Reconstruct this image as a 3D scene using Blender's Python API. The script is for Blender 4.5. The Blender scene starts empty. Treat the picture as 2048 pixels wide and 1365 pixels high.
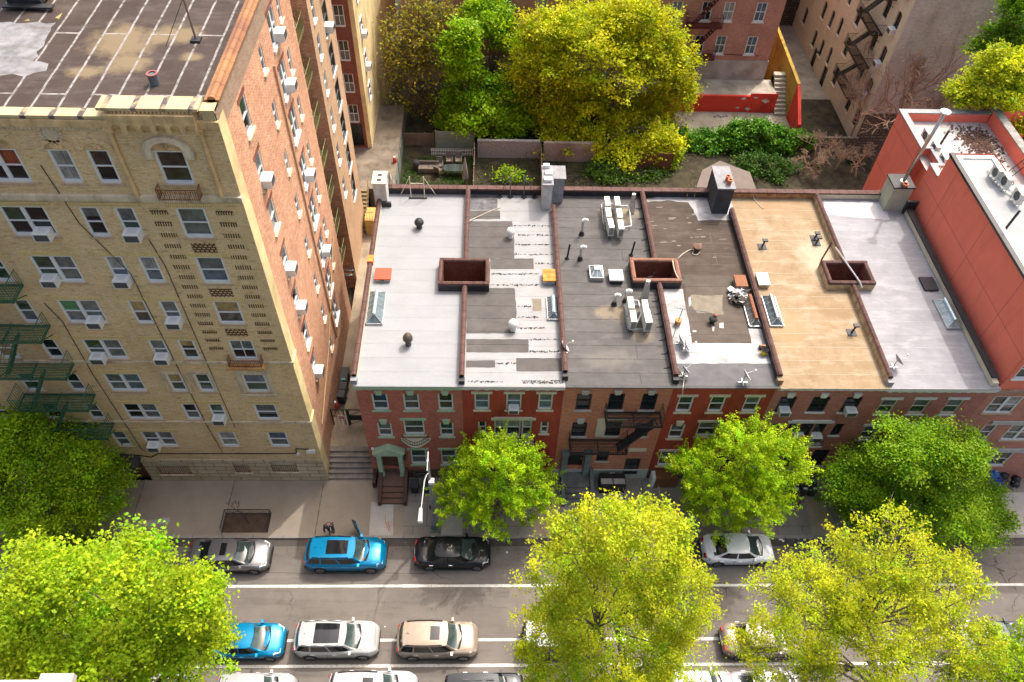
SKYS, SUNS = .31, 2.8
import bpy, math, random
import numpy as np
from mathutils import Vector
random.seed(7)
sc = bpy.context.scene
COL = sc.collection
# ------------------------------------------------------------------ camera model (used to survey points of the photo in metres)
FPX, PITCH, YAW, ROLL, CAMH = 1557.43, 0.8771817, -0.0444944, 0.0409297, 44.0
_c, _s = math.cos(PITCH), math.sin(PITCH)
_r, _u, _f = np.array([1., 0, 0]), np.array([0, _s, _c]), np.array([0, _c, -_s])
_a, _b = math.cos(ROLL), math.sin(ROLL)
_r, _u = _a*_r+_b*_u, -_b*_r+_a*_u
_a, _b = math.cos(YAW), math.sin(YAW)
RZ = np.array([[_a, -_b, 0], [_b, _a, 0], [0, 0, 1]])
_r, _u, _f = RZ@_r, RZ@_u, RZ@_f
CAM = np.array([0, 0, CAMH])
def ray(px, py): return _r*(px-1024)/FPX-_u*(py-682.5)/FPX+_f
def G(px, py, z=0.0):                 # point of the photo on the level z
    d = ray(px, py); p = CAM+d*(z-CAMH)/d[2]; return float(p[0]), float(p[1]), z
def FY(px, py, Y):                    # ... on the vertical plane y = Y
    d = ray(px, py); p = CAM+d*Y/d[1]; return float(p[0]), Y, float(p[2])
def SX(px, py, X):
    d = ray(px, py); p = CAM+d*X/d[0]; return X, float(p[1]), float(p[2])
def depth(p): return float(np.dot(np.array(p)-CAM, _f))

# ------------------------------------------------------------------ materials
MATS = {}
def nodes(name):
    m = bpy.data.materials.new(name); m.use_nodes = True
    nt = m.node_tree; b = nt.nodes['Principled BSDF']; MATS[name] = m
    return m, nt, b
def N(nt, t, **k):
    n = nt.nodes.new(t)
    for a, v in k.items():
        if a in n.inputs.keys(): n.inputs[a].default_value = v
        else: setattr(n, a, v)
    return n
def L(nt, a, b): nt.links.new(a, b)
def rgb(c): return (c[0], c[1], c[2], 1)
def sc_(c, k): return tuple(min(1, x*k) for x in c)
def mixc(nt, fac, a, b, mode='MIX'):
    n = N(nt, 'ShaderNodeMix', data_type='RGBA', blend_type=mode)
    for i, v in ((0, fac), (6, a), (7, b)):
        if isinstance(v, (int, float)): n.inputs[i].default_value = v
        elif isinstance(v, tuple): n.inputs[i].default_value = rgb(v)
        else: L(nt, v, n.inputs[i])
    return n.outputs[2]
def ramp(nt, fac, p0, p1):
    n = N(nt, 'ShaderNodeMapRange'); L(nt, fac, n.inputs[0]); n.inputs[1].default_value = p0; n.inputs[2].default_value = p1
    return n.outputs[0]
def objco(nt): return N(nt, 'ShaderNodeTexCoord').outputs['Object']
def noise(nt, co, s, det=6, rough=.6, vec=None):
    n = N(nt, 'ShaderNodeTexNoise'); n.inputs['Scale'].default_value = s; n.inputs['Detail'].default_value = det; n.inputs['Roughness'].default_value = rough
    if vec:
        mp = N(nt, 'ShaderNodeMapping'); mp.inputs['Scale'].default_value = vec; L(nt, co, mp.inputs[0]); co = mp.outputs[0]
    L(nt, co, n.inputs['Vector']); return n.outputs['Fac']
def bump(nt, b, h, d=.02, st=.6):
    n = N(nt, 'ShaderNodeBump'); n.inputs['Strength'].default_value = st; n.inputs['Distance'].default_value = d
    L(nt, h, n.inputs['Height']); L(nt, n.outputs[0], b.inputs['Normal'])
def M(name, c=None, rough=.75, var=.18, s=1.2, metal=0., grain=.12, c2=None, st=None, spec=.4, bmp=0):
    """mottled surface: broad noise between two tones and a fine grain; st = (scale vector) adds streaks"""
    if name in MATS: return MATS[name]
    m, nt, b = nodes(name); co = objco(nt)
    f = ramp(nt, noise(nt, co, s), .3, .7)
    col = mixc(nt, f, sc_(c, 1-var), c2 or sc_(c, 1+var))
    g = ramp(nt, noise(nt, co, s*14, 3), .25, .75)
    col = mixc(nt, g, mixc(nt, 1., col, sc_((1, 1, 1), 1-grain), 'MULTIPLY'), col)
    if st:
        k = ramp(nt, noise(nt, co, 1., 5, .7, st), .45, .72)
        col = mixc(nt, k, col, mixc(nt, 1., col, (.55, .5, .45), 'MULTIPLY'))
    L(nt, col, b.inputs['Base Color']); b.inputs['Roughness'].default_value = rough; b.inputs['Metallic'].default_value = metal
    b.inputs['Specular IOR Level'].default_value = spec
    if bmp: bump(nt, b, g, .01, bmp)
    return m
def wallco(nt):
    """(along the wall, height) whatever way the wall faces"""
    tc = N(nt, 'ShaderNodeTexCoord'); ge = N(nt, 'ShaderNodeNewGeometry')
    a = N(nt, 'ShaderNodeSeparateXYZ'); L(nt, tc.outputs['Object'], a.inputs[0])
    n = N(nt, 'ShaderNodeSeparateXYZ'); L(nt, ge.outputs['Normal'], n.inputs[0])
    ab = N(nt, 'ShaderNodeMath', operation='ABSOLUTE'); L(nt, n.outputs[0], ab.inputs[0])
    gt = N(nt, 'ShaderNodeMath', operation='GREATER_THAN'); L(nt, ab.outputs[0], gt.inputs[0]); gt.inputs[1].default_value = .6
    mx = N(nt, 'ShaderNodeMix'); L(nt, gt.outputs[0], mx.inputs[0]); L(nt, a.outputs[0], mx.inputs[2]); L(nt, a.outputs[1], mx.inputs[3])
    c = N(nt, 'ShaderNodeCombineXYZ'); L(nt, mx.outputs[0], c.inputs[0]); L(nt, a.outputs[2], c.inputs[1])
    return c.outputs[0]
def brick(name, c1, c2, mort, w=.22, h=.072, ms=.012, dirt=(.5, .45, .4), var=.25, streak=.5, rough=.85, dark=None):
    if name in MATS: return MATS[name]
    m, nt, b = nodes(name); co = wallco(nt)
    br = N(nt, 'ShaderNodeTexBrick'); L(nt, co, br.inputs['Vector'])
    br.inputs['Color1'].default_value = rgb(c1); br.inputs['Color2'].default_value = rgb(c2); br.inputs['Mortar'].default_value = rgb(mort)
    for k, v in (('Scale', 1), ('Mortar Size', ms), ('Brick Width', w), ('Row Height', h), ('Bias', -.1)): br.inputs[k].default_value = v
    f = ramp(nt, noise(nt, co, .55, 8), .25, .75)
    col = mixc(nt, f, mixc(nt, 1., br.outputs[0], sc_((1, 1, 1), 1-var), 'MULTIPLY'), br.outputs[0])
    g = ramp(nt, noise(nt, co, 9, 4), .3, .7)
    col = mixc(nt, g, mixc(nt, 1., col, (.8, .79, .78), 'MULTIPLY'), col)
    st = ramp(nt, noise(nt, co, 1, 6, .7, (.9, .12, 1)), .5, .75)
    sm = N(nt, 'ShaderNodeMath', operation='MULTIPLY'); L(nt, st, sm.inputs[0]); sm.inputs[1].default_value = streak
    col = mixc(nt, sm.outputs[0], col, mixc(nt, 1., col, dirt, 'MULTIPLY'))
    if dark:
        st = ramp(nt, noise(nt, co, 2.2, 6, .7, (1, 2.5, 1)), .55, .68)
        sm = N(nt, 'ShaderNodeMath', operation='MULTIPLY'); L(nt, st, sm.inputs[0]); sm.inputs[1].default_value = .7
        col = mixc(nt, sm.outputs[0], col, dark)
    L(nt, col, b.inputs['Base Color']); b.inputs['Roughness'].default_value = rough; b.inputs['Specular IOR Level'].default_value = .2
    bump(nt, b, br.outputs['Fac'], -.01, .5)
    return m
def seamed(name, c, c2, seam, w=7., h=.95, ms=.02, rough=.7, s=.5, stain=None, flip=False, jig=.05, streak=None, metal=0, tone=.93, spots=(), blotch=None):
    """roofing felt: mottled sheets with lapped seams; the seams run along x"""
    if name in MATS: return MATS[name]
    c, c2, seam = sc_(c, .81), sc_(c2, .81), sc_(seam, .81); blotch = sc_(blotch, .81) if blotch else None
    m, nt, b = nodes(name); co = objco(nt)
    nz = N(nt, 'ShaderNodeTexNoise'); nz.inputs['Scale'].default_value = 1.1; L(nt, co, nz.inputs['Vector'])
    ad = N(nt, 'ShaderNodeVectorMath', operation='MULTIPLY_ADD'); L(nt, nz.outputs['Color'], ad.inputs[0]); ad.inputs[1].default_value = (jig,)*3; L(nt, co, ad.inputs[2])
    v = N(nt, 'ShaderNodeVectorMath', operation='ADD'); L(nt, ad.outputs[0], v.inputs[0]); v.inputs[1].default_value = (w*.37, .31, 0) if not flip else (.31, w*.37, 0)
    v = v.outputs[0]
    if flip:
        mp = N(nt, 'ShaderNodeMapping'); mp.inputs['Rotation'].default_value = (0, 0, math.pi/2); L(nt, v, mp.inputs[0]); v = mp.outputs[0]
    br = N(nt, 'ShaderNodeTexBrick'); L(nt, v, br.inputs['Vector'])
    for k, q in (('Scale', 1), ('Mortar Size', ms), ('Mortar Smooth', .3), ('Brick Width', w), ('Row Height', h)): br.inputs[k].default_value = q
    br.inputs['Color1'].default_value = (tone, tone, tone, 1); br.inputs['Color2'].default_value = (1, 1, 1, 1); br.inputs['Mortar'].default_value = (1, 1, 1, 1)
    col = mixc(nt, ramp(nt, noise(nt, co, s, 8, .65), .3, .7), c, c2)
    col = mixc(nt, 1., col, br.outputs[0], 'MULTIPLY')
    g = ramp(nt, noise(nt, co, 22, 3), .25, .75)
    col = mixc(nt, g, mixc(nt, 1., col, (.84, .84, .84), 'MULTIPLY'), col)
    sk = ramp(nt, noise(nt, co, 1, 6, .7, streak or (.5, 3, 1)), .5, .8)
    sm = N(nt, 'ShaderNodeMath', operation='MULTIPLY'); L(nt, sk, sm.inputs[0]); sm.inputs[1].default_value = .5
    col = mixc(nt, sm.outputs[0], col, mixc(nt, 1., col, stain or (.7, .68, .65), 'MULTIPLY'))
    if blotch:
        bm_ = ramp(nt, noise(nt, co, 1., 8, .72, (.55, 1.7, 1)), .5, .68); sm2 = N(nt, 'ShaderNodeMath', operation='MULTIPLY'); L(nt, bm_, sm2.inputs[0]); sm2.inputs[1].default_value = .75
        col = mixc(nt, sm2.outputs[0], col, blotch)
    for (sx_, sy_, rx_, ry_, cc, st_) in spots:
        a1 = N(nt, 'ShaderNodeVectorMath', operation='SUBTRACT'); L(nt, co, a1.inputs[0]); a1.inputs[1].default_value = (sx_, sy_, 0)
        a2 = N(nt, 'ShaderNodeVectorMath', operation='MULTIPLY'); L(nt, a1.outputs[0], a2.inputs[0]); a2.inputs[1].default_value = (1/rx_, 1/ry_, 0)
        a3 = N(nt, 'ShaderNodeVectorMath', operation='LENGTH'); L(nt, a2.outputs[0], a3.inputs[0])
        a4 = N(nt, 'ShaderNodeMath', operation='MULTIPLY_ADD'); L(nt, noise(nt, co, 1.3, 6, .65), a4.inputs[0]); a4.inputs[1].default_value = -1.5; L(nt, a3.outputs['Value'], a4.inputs[2])
        a5 = N(nt, 'ShaderNodeMath', operation='MULTIPLY'); L(nt, ramp(nt, a4.outputs[0], .3, -.25), a5.inputs[0]); a5.inputs[1].default_value = st_
        col = mixc(nt, a5.outputs[0], col, cc)
    sf = N(nt, 'ShaderNodeMath', operation='MULTIPLY'); L(nt, br.outputs['Fac'], sf.inputs[0]); L(nt, ramp(nt, noise(nt, co, 3, 4), .3, .55), sf.inputs[1])
    col = mixc(nt, sf.outputs[0], col, seam)
    L(nt, col, b.inputs['Base Color']); b.inputs['Roughness'].default_value = rough; b.inputs['Specular IOR Level'].default_value = .15
    b.inputs['Metallic'].default_value = metal
    bump(nt, b, br.outputs['Fac'], .015, .6)
    return m
def glassy(name, c, rough=.08, spec=.45, fold_shade=0):
    """window pane: a glossy sheet showing the dark room, the blind or a painted reflection"""
    if name in MATS: return MATS[name]
    m, nt, b = nodes(name); co = wallco(nt)
    f = ramp(nt, noise(nt, co, 2.2, 4), .35, .65)
    col = mixc(nt, f, sc_(c, .6), sc_(c, 1.25))
    if fold_shade:
        k = ramp(nt, noise(nt, co, 1, 2, .5, (16, .3, 1)), .35, .65); col = mixc(nt, k, mixc(nt, 1., col, (.6, .6, .6), 'MULTIPLY'), col)  # darker upright bands paint the shade in the curtain folds
    L(nt, col, b.inputs['Base Color']); b.inputs['Roughness'].default_value = rough; b.inputs['Specular IOR Level'].default_value = spec
    b.inputs['Coat Weight'].default_value = .25; b.inputs['Coat Roughness'].default_value = .03
    return m
def paint(name, c, rough=.3, metal=.25, coat=.3):
    if name in MATS: return MATS[name]
    m, nt, b = nodes(name); co = objco(nt)
    g = ramp(nt, noise(nt, co, 3, 5), .3, .7)
    L(nt, mixc(nt, g, sc_(c, .9), c), b.inputs['Base Color']); b.inputs['Metallic'].default_value = metal
    L(nt, ramp2(nt, noise(nt, co, 2, 5), rough*.8, rough*1.3), b.inputs['Roughness'])
    b.inputs['Specular IOR Level'].default_value = .3; b.inputs['Coat Weight'].default_value = coat; b.inputs['Coat Roughness'].default_value = .06
    return m
def ramp2(nt, fac, o0, o1):
    n = N(nt, 'ShaderNodeMapRange'); L(nt, fac, n.inputs[0]); n.inputs[3].default_value = o0; n.inputs[4].default_value = o1; return n.outputs[0]
def leafmat(name, c, tr=.35):
    if name in MATS: return MATS[name]
    m, nt, b = nodes(name)
    at = N(nt, 'ShaderNodeAttribute'); at.attribute_name = 'tint'
    col = mixc(nt, 1., c, at.outputs['Color'], 'MULTIPLY')
    L(nt, col, b.inputs['Base Color']); b.inputs['Roughness'].default_value = .55; b.inputs['Specular IOR Level'].default_value = .25
    t = N(nt, 'ShaderNodeBsdfTranslucent'); L(nt, mixc(nt, 1., col, (1., 1., .5), 'MULTIPLY'), t.inputs[0])
    mx = N(nt, 'ShaderNodeMixShader'); mx.inputs[0].default_value = tr
    L(nt, b.outputs[0], mx.inputs[1]); L(nt, t.outputs[0], mx.inputs[2])
    L(nt, mx.outputs[0], nt.nodes['Material Output'].inputs[0]); return m

# ------------------------------------------------------------------ objects
ORG = {}
def thing(name, label, cat, loc=(0, 0, 0), group=None, kind=None):
    o = bpy.data.objects.new(name, None); COL.objects.link(o); o.location = loc; o.empty_display_size = .3
    o['label'] = label; o['category'] = cat
    if group: o['group'] = group
    if kind: o['kind'] = kind
    ORG[o.name] = tuple(loc); return o
def tag(o, label, cat, group=None, kind=None):
    o['label'] = label; o['category'] = cat
    if group: o['group'] = group
    if kind: o['kind'] = kind
    return o
def copy_tree(o, parent=None):
    c = o.copy(); COL.objects.link(c)
    if parent: c.parent = parent
    for ch in o.children: copy_tree(ch, c)
    return c
class MB:
    def __init__(s): s.v, s.f, s.m = [], [], []
    def face(s, pts, mi=0):
        n = len(s.v); s.v += [tuple(p) for p in pts]; s.f.append(tuple(range(n, n+len(pts)))); s.m.append(mi); return s
    def box(s, x0, y0, z0, x1, y1, z1, mi=0):
        return s.hexa([(x0, y0, z0), (x1, y0, z0), (x1, y1, z0), (x0, y1, z0), (x0, y0, z1), (x1, y0, z1), (x1, y1, z1), (x0, y1, z1)], mi)
    def hexa(s, p, mi=0):
        n = len(s.v); s.v += [tuple(q) for q in p]
        for f in ((3, 2, 1, 0), (4, 5, 6, 7), (0, 1, 5, 4), (1, 2, 6, 5), (2, 3, 7, 6), (3, 0, 4, 7)):
            s.f.append(tuple(n+i for i in f)); s.m.append(mi)
        return s
    def cyl(s, a, b, r0, r1=None, n=10, mi=0, cap=True):
        r1 = r0 if r1 is None else r1; a = Vector(a); b = Vector(b); d = (b-a).normalized()
        q = d.orthogonal().normalized(); w = d.cross(q); k = len(s.v)
        for c, r in ((a, r0), (b, r1)):
            for i in range(n):
                t = 2*math.pi*i/n; s.v.append(tuple(c+q*r*math.cos(t)+w*r*math.sin(t)))
        for i in range(n):
            j = (i+1) % n; s.f.append((k+i, k+j, k+n+j, k+n+i)); s.m.append(mi)
        if cap:
            s.f.append(tuple(k+n-1-i for i in range(n))); s.m.append(mi); s.f.append(tuple(k+n+i for i in range(n))); s.m.append(mi)
        return s
    def tube(s, pts, r, n=6, mi=0):
        for i in range(len(pts)-1):
            ra = r[i] if isinstance(r, (list, tuple)) else r; rb = r[i+1] if isinstance(r, (list, tuple)) else r
            s.cyl(pts[i], pts[i+1], ra, rb, n, mi)
        return s
    def prism(s, poly, z0, z1, mi=0):
        n = len(poly); k = len(s.v)
        s.v += [(p[0], p[1], z0) for p in poly]+[(p[0], p[1], z1) for p in poly]
        for i in range(n):
            j = (i+1) % n; s.f.append((k+i, k+j, k+n+j, k+n+i)); s.m.append(mi)
        s.f.append(tuple(k+n-1-i for i in range(n))); s.m.append(mi); s.f.append(tuple(k+n+i for i in range(n))); s.m.append(mi)
        return s
    def lathe(s, c, prof, n=14, mi=0):
        k = len(s.v)
        for r, z in prof:
            for i in range(n):
                t = 2*math.pi*i/n; s.v.append((c[0]+r*math.cos(t), c[1]+r*math.sin(t), c[2]+z))
        for a in range(len(prof)-1):
            for i in range(n):
                j = (i+1) % n; s.f.append((k+a*n+i, k+a*n+j, k+a*n+n+j, k+a*n+n+i)); s.m.append(mi)
        return s
    def ball(s, c, r, n=8, mi=0, sz=1.):
        return s.lathe(c, [(max(.001, r*math.sin(math.pi*i/n)), -sz*r*math.cos(math.pi*i/n)) for i in range(n+1)], n*2, mi)
    def build(s, name, mats, parent=None, smooth=False, label=None, local=False):
        if not isinstance(mats, (list, tuple)): mats = [mats]
        o3 = (0, 0, 0)
        if parent is not None and not local: o3 = ORG.get(parent.name, (0, 0, 0))
        me = bpy.data.meshes.new(name)
        me.from_pydata([(x-o3[0], y-o3[1], z-o3[2]) for x, y, z in s.v], [], s.f)
        for m in mats: me.materials.append(m)
        me.polygons.foreach_set('material_index', s.m)
        if smooth: me.polygons.foreach_set('use_smooth', [True]*len(s.f))
        me.update(); o = bpy.data.objects.new(name, me); COL.objects.link(o)
        if parent is not None: o.parent = parent; ORG[o.name] = o3
        if label: o['label'] = label
        return o
def structure(o): o['kind'] = 'structure'; return o

class Plane:
    """a facade: maps (u along it, n outward, z) to the world. d: '-y', '+x', '-x'"""
    def __init__(s, d, at): s.d, s.at = d, at
    def p(s, u, n, z):
        if s.d == '-y': return (u, s.at-n, z)
        if s.d == '+x': return (s.at+n, u, z)
        return (s.at-n, u, z)
    def box(s, mb, u0, u1, n0, n1, z0, z1, mi=0):
        a, b = s.p(u0, n0, z0), s.p(u1, n1, z1)
        mb.box(min(a[0], b[0]), min(a[1], b[1]), min(a[2], b[2]), max(a[0], b[0]), max(a[1], b[1]), max(a[2], b[2]), mi)
    def quad(s, mb, u0, u1, z0, z1, n, mi=0): mb.face([s.p(u0, n, z0), s.p(u1, n, z0), s.p(u1, n, z1), s.p(u0, n, z1)], mi)
def wall_holes(mb, pl, u0, u1, z0, z1, holes, dep=.14, mi=0):
    us = sorted({u0, u1, *[q for h in holes for q in h[:2] if u0 < q < u1]}); zs = sorted({z0, z1, *[q for h in holes for q in h[2:4] if z0 < q < z1]})
    for i in range(len(us)-1):
        cu = (us[i]+us[i+1])/2; run = None
        for j in range(len(zs)-1):
            cz = (zs[j]+zs[j+1])/2
            hole = any(h[0] < cu < h[1] and h[2] < cz < h[3] for h in holes)
            if not hole and run is None: run = zs[j]
            if hole and run is not None: pl.quad(mb, us[i], us[i+1], run, zs[j], 0, mi); run = None
        if run is not None: pl.quad(mb, us[i], us[i+1], run, z1, 0, mi)
    for a, b, c, d in [h[:4] for h in holes]:
        a, b, c, d = max(a, u0), min(b, u1), max(c, z0), min(d, z1)
        if a >= b or c >= d: continue
        for q in ([(a, 0, c), (a, -dep, c), (a, -dep, d), (a, 0, d)], [(b, 0, c), (b, 0, d), (b, -dep, d), (b, -dep, c)], [(a, 0, d), (a, -dep, d), (b, -dep, d), (b, 0, d)], [(a, 0, c), (b, 0, c), (b, -dep, c), (a, -dep, c)]):
            mb.face([pl.p(*t) for t in q], mi)
# glass sorts
PANE = {}
def panes():
    PANE.update(dark=glassy('pane_dark', (.012, .017, .02)), grey=glassy('pane_blind_grey', (.12, .135, .135), .25), white=glassy('pane_curtain', (.34, .35, .33), .35, fold_shade=1),
        tan=glassy('pane_shade_tan', (.33, .24, .09), .3), green=glassy('pane_painted_tree_reflection', (.035, .07, .04)), blue=glassy('pane_painted_sky_reflection', (.1, .14, .18)),  # green and blue: reflections of trees and sky painted into the pane colour
        red=glassy('pane_red_curtain', (.3, .07, .03), .3, fold_shade=1), bgreen=glassy('pane_green_shade', (.03, .22, .08), .3), brown=glassy('pane_brown_room', (.055, .045, .036)))
SORTS = ['dark']*5+['grey']*4+['green']*3+['white']*2+['blue']*2+['tan', 'brown']
def window(parent, pl, u0, u1, z0, z1, fm, n=-.1, cols=1, sort=None, low=None, sill=None, lintel=None, fw=.09, depth_=.07, key=None, rail=True, extra=None, grid=False, name='window', sillw=.08, silh=.11):
    """a sash window: frame (own mesh) > pane, sill, lintel, keystone"""
    mb = MB(); pm = MB(); keys = []
    def mi(k):
        if k not in keys: keys.append(k)
        return keys.index(k)
    pl.box(mb, u0, u0+fw, n, n+depth_, z0, z1); pl.box(mb, u1-fw, u1, n, n+depth_, z0, z1)
    pl.box(mb, u0+fw, u1-fw, n, n+depth_, z1-fw*.8, z1); pl.box(mb, u0+fw, u1-fw, n, n+depth_+.03, z0, z0+fw*1.4)
    cw = (u1-u0-2*fw); mw = .16 if cols == 2 else .11
    for c in range(cols):
        a = u0+fw+cw*c/cols+(mw/2 if c else 0); b = u0+fw+cw*(c+1)/cols-(mw/2 if c < cols-1 else 0)
        if c: pl.box(mb, a-mw, a, n, n+depth_+.01, z0+fw*1.4, z1-fw*.8)
        zm = z0+(z1-z0)*(.5+random.uniform(-.01, .01))
        if rail: pl.box(mb, a, b, n+.005, n+.055, zm-.028, zm+.028)
        if grid:
            pl.box(mb, (a+b)/2-.02, (a+b)/2+.02, n+.01, n+.045, z0+fw*1.4, z1-fw*.8)
        t = sort if isinstance(sort, str) else (sort[c] if sort else random.choice(SORTS))
        l = low or (t if random.random() < .35 else random.choice(['dark', 'dark', 'grey', 'green']))
        f = random.choice([.5, .5, .5, .35, .75]) if not sort else .5
        zb = z0+fw*1.4; zt = z1-fw*.8; zs = zt-(zt-zb)*f
        pl.quad(pm, a, b, zs, zt, n+.012, mi(t)); pl.quad(pm, a, b, zb, zs, n+.004, mi(l))
    w = mb.build(name, fm, parent)
    pm.build('pane', [PANE[k] for k in keys], w)
    if sill:
        q = MB(); pl.box(q, u0-.09, u1+.09, n, sillw, z0-silh, z0-.002); q.build('sill', sill, w)
    if lintel:
        q = MB(); pl.box(q, u0-.16, u1+.16, n+.02, .05, z1+.002, z1+.2); q.build('lintel', lintel, w)
    if key:
        q = MB(); c = (u0+u1)/2; h = []
        for nn in (.002, .1):
            h.append([pl.p(c-.15, nn, z1+.003), pl.p(c+.15, nn, z1+.003), pl.p(c+.23, nn, z1+.42), pl.p(c-.23, nn, z1+.42)])
        q.hexa(h[0]+h[1]); q.build('keystone', key, w)
    return w
def railing(mb, pts, h=1., step=.12, r=.012, mi=0):
    """bars and two rails along a polyline"""
    for a, b in zip(pts[:-1], pts[1:]):
        a, b = Vector(a), Vector(b); ln = (b-a).length; up = Vector((0, 0, h)); d = (b-a)/ln
        mb.cyl(a+up, b+up, r*1.7, n=5, mi=mi); mb.cyl(a+up*.12, b+up*.12, r*1.4, n=4, mi=mi)
        for k in range(int(ln/step)+1):
            p = a+d*min(ln, k*step); mb.cyl(p, p+up, r, n=4, mi=mi, cap=False)
panes()
# ------------------------------------------------------------------ shared materials
WHITE = M('window_white_paint', (.72, .73, .72), .5, .06, 3)
STONE = M('limestone', (.64, .55, .39), .85, .2, 1.5, st=(2, .3, .4))
TERRA = M('terracotta_trim', (.68, .49, .25), .8, .2, 2.5, st=(1.5, 1.5, .3))
CREAM = M('cream_paint', (.58, .54, .39), .7, .1, 2)
GREENP = M('pale_green_paint', (.36, .50, .33), .65, .1, 2)
BROWNST = M('brownstone', (.14, .075, .05), .85, .2, 1.5)
IRON = M('black_iron', (.018, .018, .02), .5, .3, 4)
FEGREEN = M('green_escape_paint', (.035, .12, .065), .55, .3, 5, c2=(.06, .16, .09))
RUSTP = M('rusty_iron', (.20, .07, .03), .8, .5, 6)
GALV = M('galvanised_steel', (.55, .57, .58), .35, .12, 4, metal=.7)
DARKG = M('dark_louvre', (.07, .075, .08), .6, .3, 30)
ACW = M('white_enamel', (.74, .74, .71), .45, .05, 3)
CONC = M('concrete', (.33, .29, .24), .9, .22, .8, st=(.5, .5, .5))
CONCL = M('pale_concrete', (.42, .39, .35), .9, .18, .9)
TAR = M('tar', (.025, .026, .03), .55, .4, 3, bmp=.4)
CLAY = seamed('clay_coping', (.11, .058, .05), (.19, .108, .092), (.035, .02, .018), w=30, h=.62, ms=.022, s=2.2, jig=.01)
CLAYX = seamed('clay_coping_across', (.11, .058, .05), (.19, .108, .092), (.035, .02, .018), w=30, h=.62, ms=.022, s=2.2, flip=True, jig=.01)
ORANGET = seamed('orange_tile_coping', (.24, .11, .085), (.56, .29, .12), (.12, .06, .04), w=30, h=.8, ms=.02, s=.35, jig=.01)

# ------------------------------------------------------------------ ground, road, pavements
def sheet(name, x0, y0, x1, y1, z, m, kind='structure'):
    o = MB().face([(x0, y0, z), (x1, y0, z), (x1, y1, z), (x0, y1, z)]).build(name, m)
    o['kind'] = kind; return o
EARTH = M('earth', (.075, .055, .035), .95, .5, .8, c2=(.10, .09, .045))
sheet('ground', -600, -500, 600, 700, -.2, EARTH)
def asphalt():
    m, nt, b = nodes('asphalt'); co = objco(nt)
    col = mixc(nt, ramp(nt, noise(nt, co, .35, 8, .65), .3, .7), (.15, .132, .118), (.215, .192, .17))
    col = mixc(nt, ramp(nt, noise(nt, co, 1, 6, .7, (.25, 2.2, 1)), .5, .75), col, mixc(nt, 1., col, (.72, .7, .68), 'MULTIPLY'))
    col = mixc(nt, ramp(nt, noise(nt, co, 30, 2), .3, .7), mixc(nt, 1., col, (.82, .82, .82), 'MULTIPLY'), col)
    v = N(nt, 'ShaderNodeTexVoronoi', feature='DISTANCE_TO_EDGE'); v.inputs['Scale'].default_value = .16
    nz = N(nt, 'ShaderNodeTexNoise'); nz.inputs['Scale'].default_value = .8; nz.inputs['Detail'].default_value = 6; L(nt, co, nz.inputs['Vector'])
    ad = N(nt, 'ShaderNodeVectorMath', operation='MULTIPLY_ADD'); L(nt, nz.outputs['Color'], ad.inputs[0]); ad.inputs[1].default_value = (2.2, 2.2, 0); L(nt, co, ad.inputs[2]); L(nt, ad.outputs[0], v.inputs['Vector'])
    ck = N(nt, 'ShaderNodeMath', operation='LESS_THAN'); L(nt, v.outputs[0], ck.inputs[0]); ck.inputs[1].default_value = .0035
    gap = N(nt, 'ShaderNodeMath', operation='MULTIPLY'); L(nt, ck.outputs[0], gap.inputs[0]); L(nt, ramp(nt, noise(nt, co, .3, 3), .42, .6), gap.inputs[1])
    col = mixc(nt, gap.outputs[0], col, mixc(nt, 1., col, (.45, .45, .45), 'MULTIPLY'))
    col = mixc(nt, ramp(nt, noise(nt, co, .9, 9, .7), .6, .72), col, mixc(nt, 1., col, (.62, .61, .6), 'MULTIPLY'))
    L(nt, col, b.inputs['Base Color']); b.inputs['Roughness'].default_value = .85; b.inputs['Specular IOR Level'].default_value = .15
    bump(nt, b, noise(nt, co, 40, 3), .01, .3); return m
ASPH = asphalt()
sheet('road', -90, 11.0, 110, 21.0, -.14, ASPH)
KERB = seamed('kerb_stone', (.36, .33, .29), (.46, .42, .37), (.10, .09, .08), w=1.8, h=30, ms=.02, s=1.2, rough=.9, jig=.01, tone=.85)
SW = seamed('pavement_concrete', (.34, .28, .22), (.44, .37, .29), (.10, .08, .06), w=5.6, h=30, ms=.03, s=.45, rough=.9, jig=.02, stain=(.8, .78, .75), streak=(1.2, 1.2, 1))
SWG = seamed('pavement_grey', (.30, .265, .23), (.41, .365, .32), (.11, .10, .09), w=1.6, h=1.7, ms=.02, s=.6, rough=.9, jig=.02, stain=(.7, .68, .66), streak=(.8, .8, 1))
def slab(name, x0, y0, x1, y1, m):
    return structure(MB().box(x0, y0, -.3, x1, y1, 0).build(name, m))
slab('pavement', -90, 21.17, -5.2, 26.4, SW); slab('pavement', -5.198, 21.17, 110, 26.4, SWG)
structure(MB().box(-90, 21.0, -.32, 110, 21.166, .012).build('kerb', KERB))
slab('pavement', -90, 5.0, 110, 10.85, SWG); structure(MB().box(-90, 10.853, -.32, 110, 11.0, .012).build('kerb', KERB))
PALE = M('new_concrete', (.50, .47, .42), .9, .1, 1.5); PATCH = M('old_patch', (.20, .175, .15), .9, .25, 1.5)
BUFF = M('buff_patch', (.37, .29, .20), .9, .14, 1.2); REDM = M('red_spray_paint', (.42, .12, .08), .9, .3, 3)
def patch(name, pts, m, z=.004):
    return structure(MB().face([G(x, y, z) for x, y in pts]).build(name, m))
patch('pavement_patch', [(1158, 1074), (1157, 1038), (1191, 1038), (1195, 1072)], PALE)
patch('pavement_patch', [(1130, 1066), (1130, 1050), (1156, 1050), (1157, 1066)], PATCH)
patch('pavement_patch', [(738, 1074), (742, 1004), (787, 1004), (786, 1074)], CONCL)
patch('pavement_patch', [(882, 1071), (884, 1032), (925, 1032), (925, 1071)], PALE, .005)
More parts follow.
